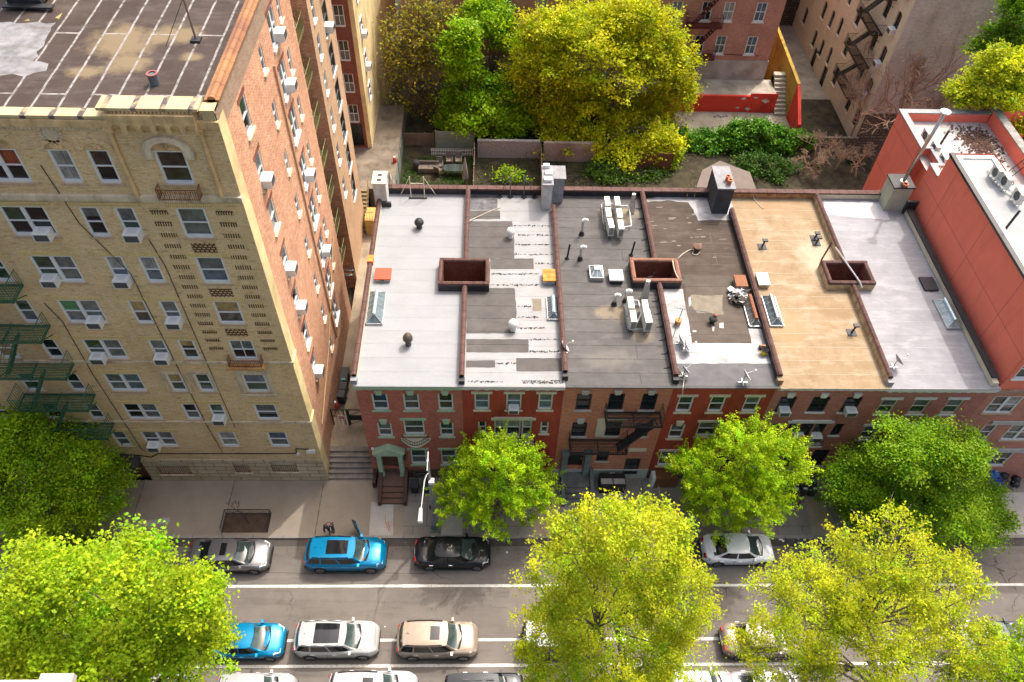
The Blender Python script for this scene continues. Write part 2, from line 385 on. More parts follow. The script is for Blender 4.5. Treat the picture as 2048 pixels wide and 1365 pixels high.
patch('pavement_patch', [(838, 1042), (838, 1003), (885, 1003), (886, 1042)], SWG, .003)
patch('pavement_patch', [(1068, 1072), (1066, 1000), (1117, 1000), (1119, 1072)], BUFF, .003)
patch('pavement_patch', [(1220, 1042), (1222, 982), (1245, 982), (1248, 1042)], CONCL, .003)
patch('pavement_patch', [(1626, 1072), (1606, 990), (1640, 1000), (1690, 1072)], BUFF, .003)
patch('pavement_patch', [(1960, 1070), (1990, 985), (2070, 985), (2075, 1070)], CONCL, .003)
patch('pavement_patch', [(265, 1047), (340, 1035), (341, 1045), (300, 1052)], CONCL, .004)
for x, y in ((774, 1048), (1092, 1050), (1098, 1030), (1140, 1006), (1165, 1004)):
    mb = MB(); random.seed(x)
    for k in range(5):
        a, b, _ = G(x+random.uniform(-9, 9), y+random.uniform(-12, 12), .006+k*.0007); t = random.uniform(0, 3); l = .35; w = .03
        mb.face([(a-l*math.cos(t)-w, b-l*math.sin(t), .006+k*.0007), (a+l*math.cos(t), b+l*math.sin(t)-w, .006+k*.0007), (a+l*math.cos(t)+w, b+l*math.sin(t), .006+k*.0007), (a-l*math.cos(t), b-l*math.sin(t)+w, .006+k*.0007)])
    structure(mb.build('pavement_marking', REDM))
def linepaint():
    m, nt, b = nodes('road_line_paint'); co = objco(nt)
    f = ramp(nt, noise(nt, co, 7, 8, .75), .52, .66); L(nt, mixc(nt, f, (.66, .64, .58), (.24, .21, .185)), b.inputs['Base Color']); b.inputs['Roughness'].default_value = .8; return m
LINE = linepaint()
def worn(y, x0, x1, w=.17):
    mb = MB(); x = x0; random.seed(int(y*10))
    while x < x1:
        d = random.uniform(.5, 1.2); a, b = w/2*random.uniform(.8, 1.05), w/2*random.uniform(.8, 1.05)
        mb.face([(x, y-a, -.136), (x+d, y-b, -.136), (x+d, y+b, -.136), (x, y+a, -.136)]); x += d
    structure(mb.build('lane_line', LINE))
for y in (18.07, 14.96, 13.58): worn(y, -60, 80)
KERB_SHADE = M('asphalt_kerb_shadow', (.075, .066, .058), .85, .3, 1.2); LTP = M('light_asphalt', (.18, .155, .13), .9, .15, 1.5)
def rpatch(pts, m, z=-.137): structure(MB().face([(x, y, z) for x, y in pts]).build('road_patch', m))
rpatch([(-60, 20.55), (80, 20.5), (80, 20.98), (-60, 20.98)], KERB_SHADE, -.1365)  # shadow line along the far kerb, painted as a darker strip
rpatch([(1.2, 16.2), (4.9, 16.15), (4.9, 18.0), (1.25, 17.95)], LTP)
rpatch([(-13, 18.75), (-4.5, 18.72), (-4.5, 18.86), (-13, 18.84)], LTP, -.1372)
# sealed cracks
SEAL = M('crack_sealer', (.03, .028, .027), .6, .2, 3)
mb = MB(); random.seed(4)
for pts in ([(21.6, 20.4), (21.0, 19.2), (20.3, 18.3), (20.4, 17.2)], [(22.0, 20.3), (21.7, 19.3), (20.7, 18.3)], [(-13, 18.9), (-9, 18.8), (-6, 18.85), (-3.5, 18.8)]):
    for a, b in zip(pts[:-1], pts[1:]):
        dx, dy = b[0]-a[0], b[1]-a[1]; l = math.hypot(dx, dy); w = .025 if pts[0][0] > 0 else .012; nx, ny = -dy/l*w, dx/l*w
        mb.face([(a[0]-nx, a[1]-ny, -.133), (b[0]-nx, b[1]-ny, -.133), (b[0]+nx, b[1]+ny, -.133), (a[0]+nx, a[1]+ny, -.133)])
structure(mb.build('road_crack', SEAL))
# gutter litter and fallen leaves
mb = MB(); random.seed(11)
for x, y, s in [(1561, 1077, .16), (1566, 1083, .12)]+[(random.uniform(1585, 1710), random.uniform(1071, 1090), random.uniform(.03, .09)) for _ in range(22)]+[(random.uniform(760, 1330), random.uniform(1076, 1092), random.uniform(.02, .05)) for _ in range(14)]+[(1014, 1105, .08), (770, 1254, .04), (788, 1072, .05)]:
    a, b, _ = G(x, y, -.12); t = random.uniform(0, 3)
    mb.face([(a+s*math.cos(t+k)*random.uniform(.5, 1.2), b+s*math.sin(t+k)*random.uniform(.5, 1.2), -.12+random.uniform(0, .03)) for k in (0, 1.2, 2.6, 3.7, 5)])
o = mb.build('litter', M('paper_scrap', (.7, .69, .66), .9, .1, 3)); tag(o, 'scraps of white paper litter scattered along the far gutter', 'litter', kind='stuff')
mb = MB()
for _ in range(420):
    x = random.uniform(-14, 26); y = 20.95-abs(random.gauss(0, .55)); s = random.uniform(.02, .06); t = random.uniform(0, 3)
    mb.face([(x+s*math.cos(t+k), y+s*math.sin(t+k), -.128+.002*k) for k in (0, 1.5, 3, 4.5)])
o = mb.build('fallen_leaves', M('dead_leaf', (.10, .06, .03), .9, .4, 3)); tag(o, 'brown fallen leaves and grit lying along the kerb', 'fallen leaves', kind='stuff')

# ------------------------------------------------------------------ window air conditioners
def make_ac(name='window_air_conditioner'):
    t = thing(name, 'x', 'air conditioner')
    MB().box(-.34, -.42, 0, .34, .12, .44).build('casing', ACW, t)
    q = MB().box(-.29, -.432, .05, .29, -.421, .39)
    q.build('grille', DARKG, t)
    v = MB()
    for k in range(4): v.box(-.2, -.3+k*.07, .441, .2, -.275+k*.07, .447)
    v.build('top_vent', M('pale_grey_vent', (.5, .5, .5), .6, .1, 5), t)
    MB().box(-.2, -.3, -.06, -.14, .1, -.002).box(.14, -.3, -.06, .2, .1, -.002).build('support_bracket', ACW, t)
    return t
_ac = [None]
def ac(pl, u, z, label, grp='window air conditioners', s=1.):
    if _ac[0] is None: _ac[0] = make_ac(); t = _ac[0]
    else: t = copy_tree(_ac[0])
    t.location = pl.p(u, 0, z); t.rotation_euler = (0, 0, {'-y': 0, '+x': math.pi/2, '-x': -math.pi/2}[pl.d]); t.scale = (s, s, s)
    t['label'] = label; t['group'] = grp; return t

# ------------------------------------------------------------------ tan apartment tower
TANB = brick('tan_brick', (.86, .60, .29), (.96, .76, .45), (.70, .55, .33), dirt=(.62, .52, .42), dark=(.24, .15, .08), var=.22, streak=.35)
YELB = brick('yellow_soldier_brick', (.84, .66, .28), (.9, .74, .36), (.42, .30, .14), w=.075, h=.5, ms=.012, var=.1, streak=.2)
SOLD = brick('soldier_panel_brick', (.66, .48, .22), (.82, .64, .34), (.10, .06, .035), w=.105, h=.6, ms=.03, var=.2, streak=.3)
DIAM = brick('woven_panel_brick', (.72, .54, .3), (.52, .34, .15), (.09, .05, .03), w=.2, h=.14, ms=.035, var=.2, streak=.2)
ORB = brick('orange_brick', (.60, .20, .08), (.86, .48, .27), (.80, .58, .43), dirt=(.72, .62, .55), var=.3, streak=.6, dark=(.84, .58, .42))
GRYB = brick('weathered_parapet_brick', (.40, .22, .13), (.50, .38, .27), (.40, .34, .28), var=.2, streak=.3)
REDB2 = brick('dark_red_brick', (.30, .08, .055), (.40, .14, .10), (.2, .12, .09))
BASEST = brick('rusticated_limestone', (.60, .50, .34), (.72, .61, .43), (.20, .15, .09), w=1.25, h=.42, ms=.022, dirt=(.6, .5, .4), var=.3, streak=.7)
BEIGE = M('beige_render', (.78, .63, .33), .85, .12, 1.2, st=(.4, .4, .3))
T = thing('apartment_tower', 'tall tan brick apartment tower with green fire escape and grey felt roof', 'apartment building', (-20, 30, 0))
PF = Plane('-y', 25.0); PS = Plane('+x', -10.2)
rows = [(22.37, 20.73), (19.55, 17.9), (16.68, 15.05), (13.80, 12.26), (11.0, 9.45), (8.27, 6.75)]
cols_ = [(-24.8, -23.85, 1), (-22.4, -21.6, 1), (-20.3, -18.42, 2), (-17.06, -16.24, 1), (-15.6, -14.78, 1), (-13.1, -11.86, 1)]
wins = []
for ri, (zt, zb) in enumerate(rows):
    for ci, (a, b, n) in enumerate(cols_): wins.append((a, b, zb, zt, n, ri, ci))
    wins.append((-27.6, -26.7, zb, zt, 1, ri, -1))
for ci, (a, b, n) in enumerate([(-19.9, -18.26, 2), (-17.1, -16.25, 1), (-15.62, -14.75, 1), (-13.05, -11.85, 1)]): wins.append((a, b, 23.62, 25.24, n, -1, ci))
for a, b, n in [(-24.8, -23.85, 1), (-21.94, -21.1, 1), (-20.22, -18.4, 2), (-15.82, -14.8, 1), (-12.97, -11.83, 1)]: wins.append((a, b, 3.9, 5.47, n, 9, 0))
mb = MB()
base_h = [(-20.5, -18.5, .72, 2.2), (-15.75, -14.8, .95, 2.2), (-13.45, -11.9, 1.05, 2.25), (-22.7, -21.2, 0, 2.2)]
wall_holes(mb, PF, -34, -10.2, 2.43, 26.6, [(w[0], w[1], w[2], w[3]) for w in wins], .16)
wf = mb.build('front_wall', TANB, T)
mb = MB(); pb = Plane('-y', 24.93); wall_holes(mb, pb, -34, -10.17, -.2, 2.4, base_h, .3)
PF.box(mb, -34, -10.2, 0, .07, 2.395, 2.43); mb.build('stone_base', BASEST, T)
for (a, b, z0, z1), lab in zip(base_h[:3], 'abc'):
    mb = MB(); pb.quad(mb, a, b, z0, z1, -.2); g = mb.build('blocked_window', CREAM, T)
    mb = MB(); n = int((b-a)/.13); zt = z0+(z1-z0)*.62
    for k in range(n+1):
        u = a+.03+(b-a-.06)*k/n; mb.cyl(pb.p(u, -.03, z0+.03), pb.p(u, -.03, zt), .016, n=5)
    for z in (z0+.05, zt-.05): mb.cyl(pb.p(a, -.03, z), pb.p(b, -.03, z), .02, n=5)
    mb.build('window_bars', RUSTP, g)
    mb = MB(); pb.box(mb, a-.1, b+.1, -.2, .06, z0-.1, z0-.003); mb.build('sill', STONE, g)
mb = MB(); pb.box(mb, -22.66, -21.24, -.28, -.2, 0, 2.15); pb.box(mb, -22.0, -21.9, -.2, -.17, 0, 2.1); mb.build('entrance_door', M('dark_red_door', (.12, .04, .03), .5, .2, 2), T)
mb = MB(); zc = 2.75      # round entrance canopy
for k in range(8):
    t0, t1 = math.pi*k/8, math.pi*(k+1)/8; r = .95; x = -21.95
    mb.face([(x-r*math.cos(t0), 24.93, zc+.42*math.sin(t0)), (x-r*math.cos(t1), 24.93, zc+.42*math.sin(t1)), (x-r*math.cos(t1), 23.7, zc-.15+.42*math.sin(t1)), (x-r*math.cos(t0), 23.7, zc-.15+.42*math.sin(t0))])
mb.build('entrance_canopy', M('charcoal_canvas', (.03, .028, .027), .8, .2, 3), T)
random.seed(21)
forced = {(0, 2): ['green', 'dark'], (0, 4): ['grey'], (0, 5): ['grey'], (1, 2): ['green', 'grey'], (1, 3): ['white'], (1, 4): ['white'], (1, 5): ['grey'], (2, 2): ['bgreen', 'grey'], (2, 3): ['tan'], (2, 5): ['tan'], (2, 1): ['green'], (-1, 0): ['red', 'red'], (-1, 1): ['white'], (-1, 2): ['brown'], (-1, 3): ['brown']}
lows = {(0, 5): 'grey', (1, 3): 'blue', (1, 5): 'blue', (2, 2): 'grey', (2, 3): 'brown', (2, 5): 'brown', (-1, 0): 'dark', (-1, 1): 'white', (-1, 3): 'brown', (1, 4): 'blue'}
PINKS = M('pinkish_sill', (.50, .36, .24), .8, .15, 2)
for a, b, z0, z1, n, ri, ci in wins:
    w = window(T, PF, a, b, z0, z1, WHITE, cols=n, sort=forced.get((ri, ci)), low=lows.get((ri, ci)), fw=.1, sill=PINKS, sillw=.05, silh=.12, grid=(ri == 3 and ci == 5))
    if ri >= 0 and ri != 3 or ri == 3 and ci != 5:
        if not (ri == 4 and ci >= 3):
            mb = MB(); PF.box(mb, a-.33, b+.33, .001, .03, z1+.04, z1+.26); mb.build('lintel', YELB, w)
    if ri == -1:
        c = (a+b)/2; r0 = (b-a)/2+.02; r1 = r0+(.34 if ci == 3 else .24); mb = MB(); k = 14; z = z1
        for q in range(k):
            t0, t1 = math.pi*q/k, math.pi*(q+1)/k; h = []
            for nn in (.001, .14 if ci == 3 else .05): h.append([PF.p(c+r*math.cos(t), nn, z+.72*r*math.sin(t)+.02) for r, t in ((r0, t0), (r1, t0), (r1, t1), (r0, t1))])
            mb.hexa(h[0]+h[1])
        if ci == 3:
            for s in (-1, 1): PF.box(mb, c+s*(r0+r1)/2-.2, c+s*(r0+r1)/2+.2, .002, .16, z-.3, z+.02)
        mb.build('window_arch', STONE if ci == 3 else TANB, w)
        mb = MB(); mb.face([PF.p(c+r0*math.cos(math.pi*q/k), .012, z+.72*r0*math.sin(math.pi*q/k)+.02) for q in range(k+1)])
        for _ in range(16):
            t = random.uniform(.3, 2.8); r = random.uniform(.1, .8)*r0; mb.ball(PF.p(c+r*math.cos(t), .02, z+.05+.7*r*math.sin(t)*.9), random.uniform(.04, .09), 5)
        mb.build('carved_tympanum', TERRA, w)
# belts, ledge, cornice, corbel gable
for z, h, n, m in ((11.97, .16, .08, STONE), (6.5, .14, .08, STONE), (22.85, .22, .16, STONE), (26.35, .3, .14, TERRA)):
    mb = MB(); PF.box(mb, -34, -10.2+.05, .001, n, z, z+h)
    if h > .2: PF.box(mb, -34, -10.2+.02, .001, n*.6, z-.12, z-.002)
    mb.build('belt_course', m, T)
mb = MB()
for k in range(150):
    u = -33.9+k*.16
    if u < -14.5: PF.box(mb, u, u+.09, .001, .1, 26.2, 26.345)
mb.build('dentil_course', STONE, T)
mb = MB(); PF.box(mb, -34, -14.3, -.42, .1, 26.68, 26.82)
COPB = seamed('painted_stone_coping', (.62, .50, .28), (.72, .60, .36), (.12, .10, .10), w=1.05, h=30, ms=.13, s=2, jig=.06)
mb.build('front_coping', COPB, T)
mb = MB(); PF.box(mb, -14.42, -10.75, -.62, .2, 27.13, 27.25); mb.build('gable_coping', COPB, T)
mb = MB(); PF.box(mb, -14.2, -10.95, -.5, .12, 26.6, 27.128); PF.box(mb, -14.2, -10.95, .121, .3, 26.85, 27.0); nA = 6; wA = 3.25/nA; zs = 26.2
for k in range(nA+1):
    u = -14.2+k*wA; PF.box(mb, max(-14.2, u-.09), min(-10.95, u+.09), .143, .28, zs, 26.848)
for k in range(nA):
    for q in range(6):
        t0, t1 = math.pi*q/6, math.pi*(q+1)/6; c = -14.2+(k+.5)*wA; r = wA/2-.09; h = []
        for nn in (.15, .27): h.append([PF.p(c+r*math.cos(t0), nn, 26.4+r*math.sin(t0)), PF.p(c+r*math.cos(t0), nn, 26.847), PF.p(c+r*math.cos(t1), nn, 26.847), PF.p(c+r*math.cos(t1), nn, 26.4+r*math.sin(t1))])
        mb.hexa(h[0]+h[1])
for k in range(22): PF.box(mb, -14.1+k*.145, -14.03+k*.145, .122, .19, 27.02, 27.12)
mb.build('corbel_arcade', TERRA, T)
mb = MB(); PF.box(mb, -10.7, -10.25, -.4, .04, 26.65, 27.0); PF.box(mb, -10.74, -10.2, -.45, .08, 27.002, 27.12); mb.build('corner_pier', COPB, T)
for u in (-14.35, -10.95):
    mb = MB(); mb.cyl(PF.p(u, .08, 23.08), PF.p(u, .08, 26.2), .09, n=10); PF.box(mb, u-.14, u+.14, .002, .22, 26.2, 26.34); mb.build('colonette', TERRA, T)
mb = MB()
for k in range(16):
    t0, t1 = 2*math.pi*k/16, 2*math.pi*(k+1)/16; c = PF.p(-16.6, 0, 26.0); mb.face([(c[0], 24.97, c[2]), (c[0]+.3*math.cos(t0), 24.97, c[2]+.3*math.sin(t0)), (c[0]+.3*math.cos(t1), 24.97, c[2]+.3*math.sin(t1))])
    mb.box(c[0]+.38*math.cos(t0)-.06, 24.95, c[2]+.38*math.sin(t0)-.05, c[0]+.38*math.cos(t0)+.06, 24.999, c[2]+.38*math.sin(t0)+.05)
mb.build('medallion', STONE, T)
for k in range(15):
    z = 13.05+k*.64
    for u in (-14.15, -11.45): mb = MB(); PF.box(mb, u, u+.72, .001, .014, z, z+.24); mb.build('soldier_panel', SOLD, T)
for z in (19.85, 17.0, 14.15):
    mb = MB(); PF.box(mb, -13.0, -11.95, .001, .012, z, z+.55); mb.build('woven_panel', DIAM, T)
# balconets of the end bay
def balconet(u0, u1, z, base, m, bars=.09):
    mb = MB(); pts = [PF.p(u0, .02, z), PF.p(u0, .42, z), PF.p(u1, .42, z), PF.p(u1, .02, z)]; railing(mb, pts, .55, bars, .012)
    for k in range(int((u1-u0)/.2)): mb.cyl(PF.p(u0+k*.2, .42, z+.05), PF.p(u0+k*.2+.2, .42, z+.5), .01, n=4)
    r = mb.build('balconet_railing', m, T)
    if base: q = MB(); PF.box(q, u0-.1, u1+.1, .17, .5, z-.16, z-.002); q.build('balconet_floor', M('rust_stained_stone', (.52, .27, .10), .85, .3, 2), r)
balconet(-13.35, -11.72, 23.1, False, RUSTP); balconet(-13.3, -11.65, 12.15, True, RUSTP)
mb = MB(); PF.box(mb, -13.4, -13.12, .001, .05, 9.3, 11.3); PF.box(mb, -11.84, -11.55, .001, .05, 9.3, 11.3); PF.box(mb, -13.119, -11.841, .001, .05, 11.02, 11.3); PF.box(mb, -13.5, -11.5, .052, .12, 9.2, 9.32); mb.build('window_surround', STONE, T)
for u in (-17.1, -15.65):
    mb = MB(); PF.box(mb, u-.2, u-.02, .001, .04, 9.35, 11.15); PF.box(mb, u+.9, u+1.08, .001, .04, 9.35, 11.15); PF.box(mb, u-.019, u+.899, .001, .04, 11.03, 11.2); mb.build('window_surround', STONE, T)
# side wall along the alley
sw = []
for z in (25.6, 22.8, 20.15, 17.2, 14.3, 11.5, 8.7): sw.append((27.6, 28.5, z-1.65, z, 1))
for z in (25.7, 22.9, 20.1, 17.3, 14.4, 11.5, 8.8, 5.9): sw.append((31.65, 32.2, z-1.25, z, 1)); 
for z in (26.0, 23.3, 20.7, 17.75, 14.8, 11.85, 9.0, 6.3): sw.append((33.9, 35.2, z-1.65, z, 2))
for z in (25.9, 23.1, 20.4, 17.5, 14.8, 12.0, 9.2): sw.append((35.95, 36.5, z-1.3, z, 1))
sw = [w for w in sw if w[3] < 26.2]
mb = MB(); wall_holes(mb, PS, 25.85, 38.45, -.3, 26.0, sw, .16); mb.build('side_wall', ORB, T)
mb = MB(); PS.quad(mb, 25.0, 25.85, -.3, 26.6, .003); PS.box(mb, 24.95, 25.8, .004, .09, 11.97, 12.13); PS.box(mb, 24.95, 25.8, .004, .09, 6.5, 6.64); mb.build('corner_render', BEIGE, T)
mb = MB(); PS.quad(mb, 25.85, 38.45, 26.0, 27.1, 0); PS.quad(mb, 25.0, 25.85, 26.6, 27.1, 0); mb.face([(-10.6, 25, 26.6), (-10.6, 38.45, 26.6), (-10.6, 38.45, 27.1), (-10.6, 25, 27.1)]); mb.build('side_parapet', GRYB, T)
mb = MB(); mb.box(-10.68, 25.5, 27.1, -10.12, 38.5, 27.2); mb.cyl((-10.4, 25.5, 27.18), (-10.4, 38.5, 27.18), .17, n=8); mb.build('tile_coping', ORANGET, T)
random.seed(5)
for a, b, z0, z1, n in sw:
    w = window(T, PS, a, b, z0, z1, WHITE, cols=n, fw=.08, sill=WHITE if n == 2 else STONE, sillw=.1, silh=.14)
    if n == 1 and b-a > .8 or n == 2: mb = MB(); PS.box(mb, a-.15, b+.15, .001, .015, z1+.03, z1+.25); mb.build('lintel', REDB2, w)
# pipes and cables on the walls
mb = MB(); mb.tube([PS.p(33.2, .06, 24), PS.p(33.2, .06, 6.0), PS.p(33.3, .06, 4.2)], .05); mb.tube([PS.p(37.5, .05, 9.4), PS.p(31, .05, 5.6), PS.p(26.5, .05, 4.1)], .035); mb.build('drain_pipe', M('tan_pipe', (.45, .30, .16), .7, .2, 3), T)
CAB = M('black_cable', (.02, .018, .017), .7, .1, 3)
def cable(pts, r=.018, parent=T):
    mb = MB(); mb.tube(pts, r, 5); return mb.build('cable', CAB, parent)
for s in ([(-17.6, 24.5), (-17.3, 21.5), (-16.2, 18.5), (-16.15, 6), (-16.0, 3.4)], [(-20.9, 16.5), (-20.6, 15.2), (-20.75, 11), (-20.7, 3.4)], [(-14.7, 20.6), (-14.5, 19), (-14.6, 9), (-14.6, 6)]): cable([PF.p(u, .03, z) for u, z in s])
cable([PF.p(u, .06, z) for u, z in ((-21.2, 3.0), (-20.4, 2.75), (-19.9, 3.15), (-12.0, 3.2), (-11.6, 3.25), (-11.55, 3.75), (-10.8, 3.7))], .03)
mb = MB(); PF.box(mb, -10.95, -10.45, .01, .16, 3.35, 3.62); mb.build('utility_box', ACW, T)
mb = MB(); PF.box(mb, -11.6, -11.42, .01, .14, 3.1, 3.28); mb.build('light_fixture', ACW, T)
# roof
FELT = seamed('tower_felt', (.06, .042, .035), (.10, .075, .064), (.36, .34, .33), w=9, h=1.0, ms=.055, s=.35, stain=(.6, .55, .52), flip=True, jig=.06, streak=(3, .5, 1), spots=[(x_+20, y_-30, a_, b_, (.21, .16, .095), .8) for x_, y_, a_, b_ in ((-15.4, 30.6, 1.6, 1.5), (-13.4, 31.2, 1.4, .9), (-14.6, 28.9, 1.1, .8), (-16.2, 28.2, .8, .6), (-19.4, 31.4, .5, .25), (-12.3, 29.4, .5, .4))], blotch=(.12, .10, .088))
mb = MB(); mb.face([(-34, 25.4, 26.6), (-10.6, 25.4, 26.6), (-10.6, 38.45, 26.6), (-34, 38.45, 26.6)]); rf = mb.build('roof', FELT, T)
def blob(pts, z, m, name, parent, jag=.12, seed=0):
    """an irregular patch lying on a flat roof; pts in photo pixels on level z"""
    random.seed(seed or len(pts)); out = []; P3 = [G(x, y, z) for x, y in pts]
    for a, b in zip(P3, P3[1:]+P3[:1]):
        l = math.hypot(b[0]-a[0], b[1]-a[1]); n = max(1, int(l/.35))
        for k in range(n):
            t = k/n; j = jag if k else 0; out.append((a[0]+(b[0]-a[0])*t+random.uniform(-j, j), a[1]+(b[1]-a[1])*t+random.uniform(-j, j), z))
    return MB().face(out).build(name, m, parent)
SILV = M('silver_coating', (.32, .32, .33), .5, .25, 1.3, c2=(.43, .43, .44), st=(.6, 1.5, 1), bmp=.3)
OCHRE = M('dried_ochre_mud', (.17, .125, .075), .9, .3, 1.0, c2=(.10, .08, .065))
YEL = M('yellow_lichen', (.36, .27, .10), .9, .3, 2)
blob([(-90, 45), (112, 46), (66, 122), (97, 128), (93, 142), (48, 154), (25, 148), (-60, 160)], 26.606, M('old_silver_coating', (.20, .20, .205), .55, .3, 1.6, c2=(.33, .33, .34), st=(.6, 1.5, 1), bmp=.3), 'silver_patch', rf, .1)
blob([(110, 36), (125, 26), (118, 38)], 26.607, YEL, 'lichen_patch', rf, .06); blob([(48, 42), (57, 38), (60, 42)], 26.608, YEL, 'lichen_patch', rf, .06)
x0, y0, _ = G(22, 14, 26.6); x1 = G(85, 16, 26.6)[0]
mb = MB(); mb.box(x0, y0, 26.73, x1, y0+5, 29.2); bk = mb.build('bulkhead', CREAM, T)
mb = MB(); mb.box(x0-.05, y0-.05, 26.73, x1+.05, y0+5, 26.95); mb.box(x0-.15, y0-.4, 26.731, x1+.6, y0-.06, 26.80); mb.build('bulkhead_flashing', TAR, bk)
SLEEVE = M('grey_sleeve', (.12, .14, .16), .6, .2, 3)
c = G(311, 168, 26.6); t = thing('vent_stub', 'short round vent stub standing on the dark felt roof of the tan tower', 'roof vent', c)
mb = MB(); mb.cyl(c, (c[0], c[1], c[2]+.42), .2, n=14); mb.build('sleeve', SLEEVE, t); mb = MB(); mb.lathe((c[0], c[1], c[2]+.42), [(.22, 0), (.22, .05), (.15, .05), (.15, 0)], 14); mb.build('rim', M('dull_red', (.3, .1, .09), .6, .2, 4), t)
c = G(393, 82, 26.6); t = thing('antenna_mast', 'tall thin weathered mast standing on the dark tower roof near the orange coping', 'mast', c)
mb = MB(); mb.cyl(c, (c[0]-.1, c[1]+.2, c[2]+3.6), .05, .035, n=7); mb.build('pole', M('weathered_wood', (.22, .17, .11), .8, .3, 4), t); mb = MB(); mb.box(c[0]-.2, c[1]-.2, c[2]+.004, c[0]+.2, c[1]+.2, c[2]+.1); mb.build('foot', TAR, t)
mb = MB(); mb.tube([(c[0]-.05, c[1]+.1, c[2]+1.8), (c[0]-1.1, c[1]-.6, c[2]+.05)], .015, 4); mb.build('stay', CAB, t)
# ---- rear wings and courts of the tower
mb = MB()
def xw(Y0, Y1, X, z0, z1, holes, m, name, tt=T):
    mb = MB(); wall_holes(mb, Plane('+x', X), Y0, Y1, z0, z1, holes, .16); return mb.build(name, m, tt)
mb = MB(); mb.face([(-13.6, 38.45, 0), (-10.2, 38.45, 0), (-10.2, 38.45, 27), (-13.6, 38.45, 27)]); mb.face([(-13.6, 38.45, 0), (-13.6, 41.8, 0), (-13.6, 41.8, 27), (-13.6, 38.45, 27)]); mb.face([(-13.6, 41.8, 0), (-10.2, 41.8, 0), (-10.2, 41.8, 27), (-13.6, 41.8, 27)]); mb.build('court_wall', ORB, T)
TANR = brick('pinkish_tan_brick', (.68, .43, .24), (.78, .55, .35), (.5, .36, .24), dirt=(.75, .7, .65))
h2 = [(42.7, 43.4, z-1.45, z) for z in (25.1, 22.4, 20.1, 17.7, 15.1, 12.4, 9.6)]+[(45.2, 46.6, z-1.9, z) for z in (26.0, 23.2, 20.6, 17.9, 15.3, 12.8, 10.2, 7.6)]
xw(41.8, 48.2, -10.2, 0, 26.8, h2, TANR, 'rear_wing_wall')
random.seed(9)
for a, b, z0, z1 in h2: window(T, PS, a, b, z0, z1, WHITE if b-a < 1 else DARKG, fw=.07, sort='dark' if b-a > 1 else None, sill=WHITE)
mb = MB(); mb.face([(-13.2, 48.2, 0), (-10.2, 48.2, 0), (-10.2, 48.2, 26.8), (-13.2, 48.2, 26.8)]); mb.face([(-13.2, 48.2, 0), (-13.2, 55.6, 0), (-13.2, 55.6, 26.8), (-13.2, 48.2, 26.8)]); mb.build('rear_court_wall', TANR, T)
P3 = Plane('-y', 55.6); h3 = [(-11.75, -10.95, z-1.7, z) for z in (18.3, 15.5, 12.7, 9.9, 7.1)]+[(-11.8, -10.8, 3.1, 5.3)]
mb = MB(); wall_holes(mb, P3, -13.2, -10.55, 2, 26.8, h3, .16); mb.build('rear_wing_wall', REDB2, T)
mb = MB(); P3.quad(mb, -10.55, -10.2, 2, 26.8, 0); mb.face([(-10.2, 55.6, 0), (-10.2, 80, 0), (-10.2, 80, 26.8), (-10.2, 55.6, 26.8)]); mb.build('corner_render', BEIGE, T)
for a, b, z0, z1 in h3: window(T, P3, a, b, z0, z1, WHITE if z0 > 4 else IRON, sort='dark', low='dark' if z0 < 4 else 'grey', grid=True, fw=.07)
hw = [(57.2, 58.3, z-1.5, z) for z in (19, 16.2, 13.4, 10.6, 7.8)]
for a, b, z0, z1 in hw: window(T, PS, a, b, z0, z1, WHITE, n=.005, fw=.07, sort='dark')
mb = MB()
for Y0, Y1 in ((41.8, 48.2), (55.6, 80)): mb.face([(-34, Y0, 26.8), (-10.2, Y0, 26.8), (-10.2, Y1, 26.8), (-34, Y1, 26.8)])
mb.face([(-34, 38.45, 26.7), (-13.6, 38.45, 26.7), (-13.6, 41.8, 26.7), (-34, 41.8, 26.7)]); mb.face([(-34, 48.2, 26.7), (-13.2, 48.2, 26.7), (-13.2, 55.6, 26.7), (-34, 55.6, 26.7)]); mb.build('rear_roof', FELT, T)
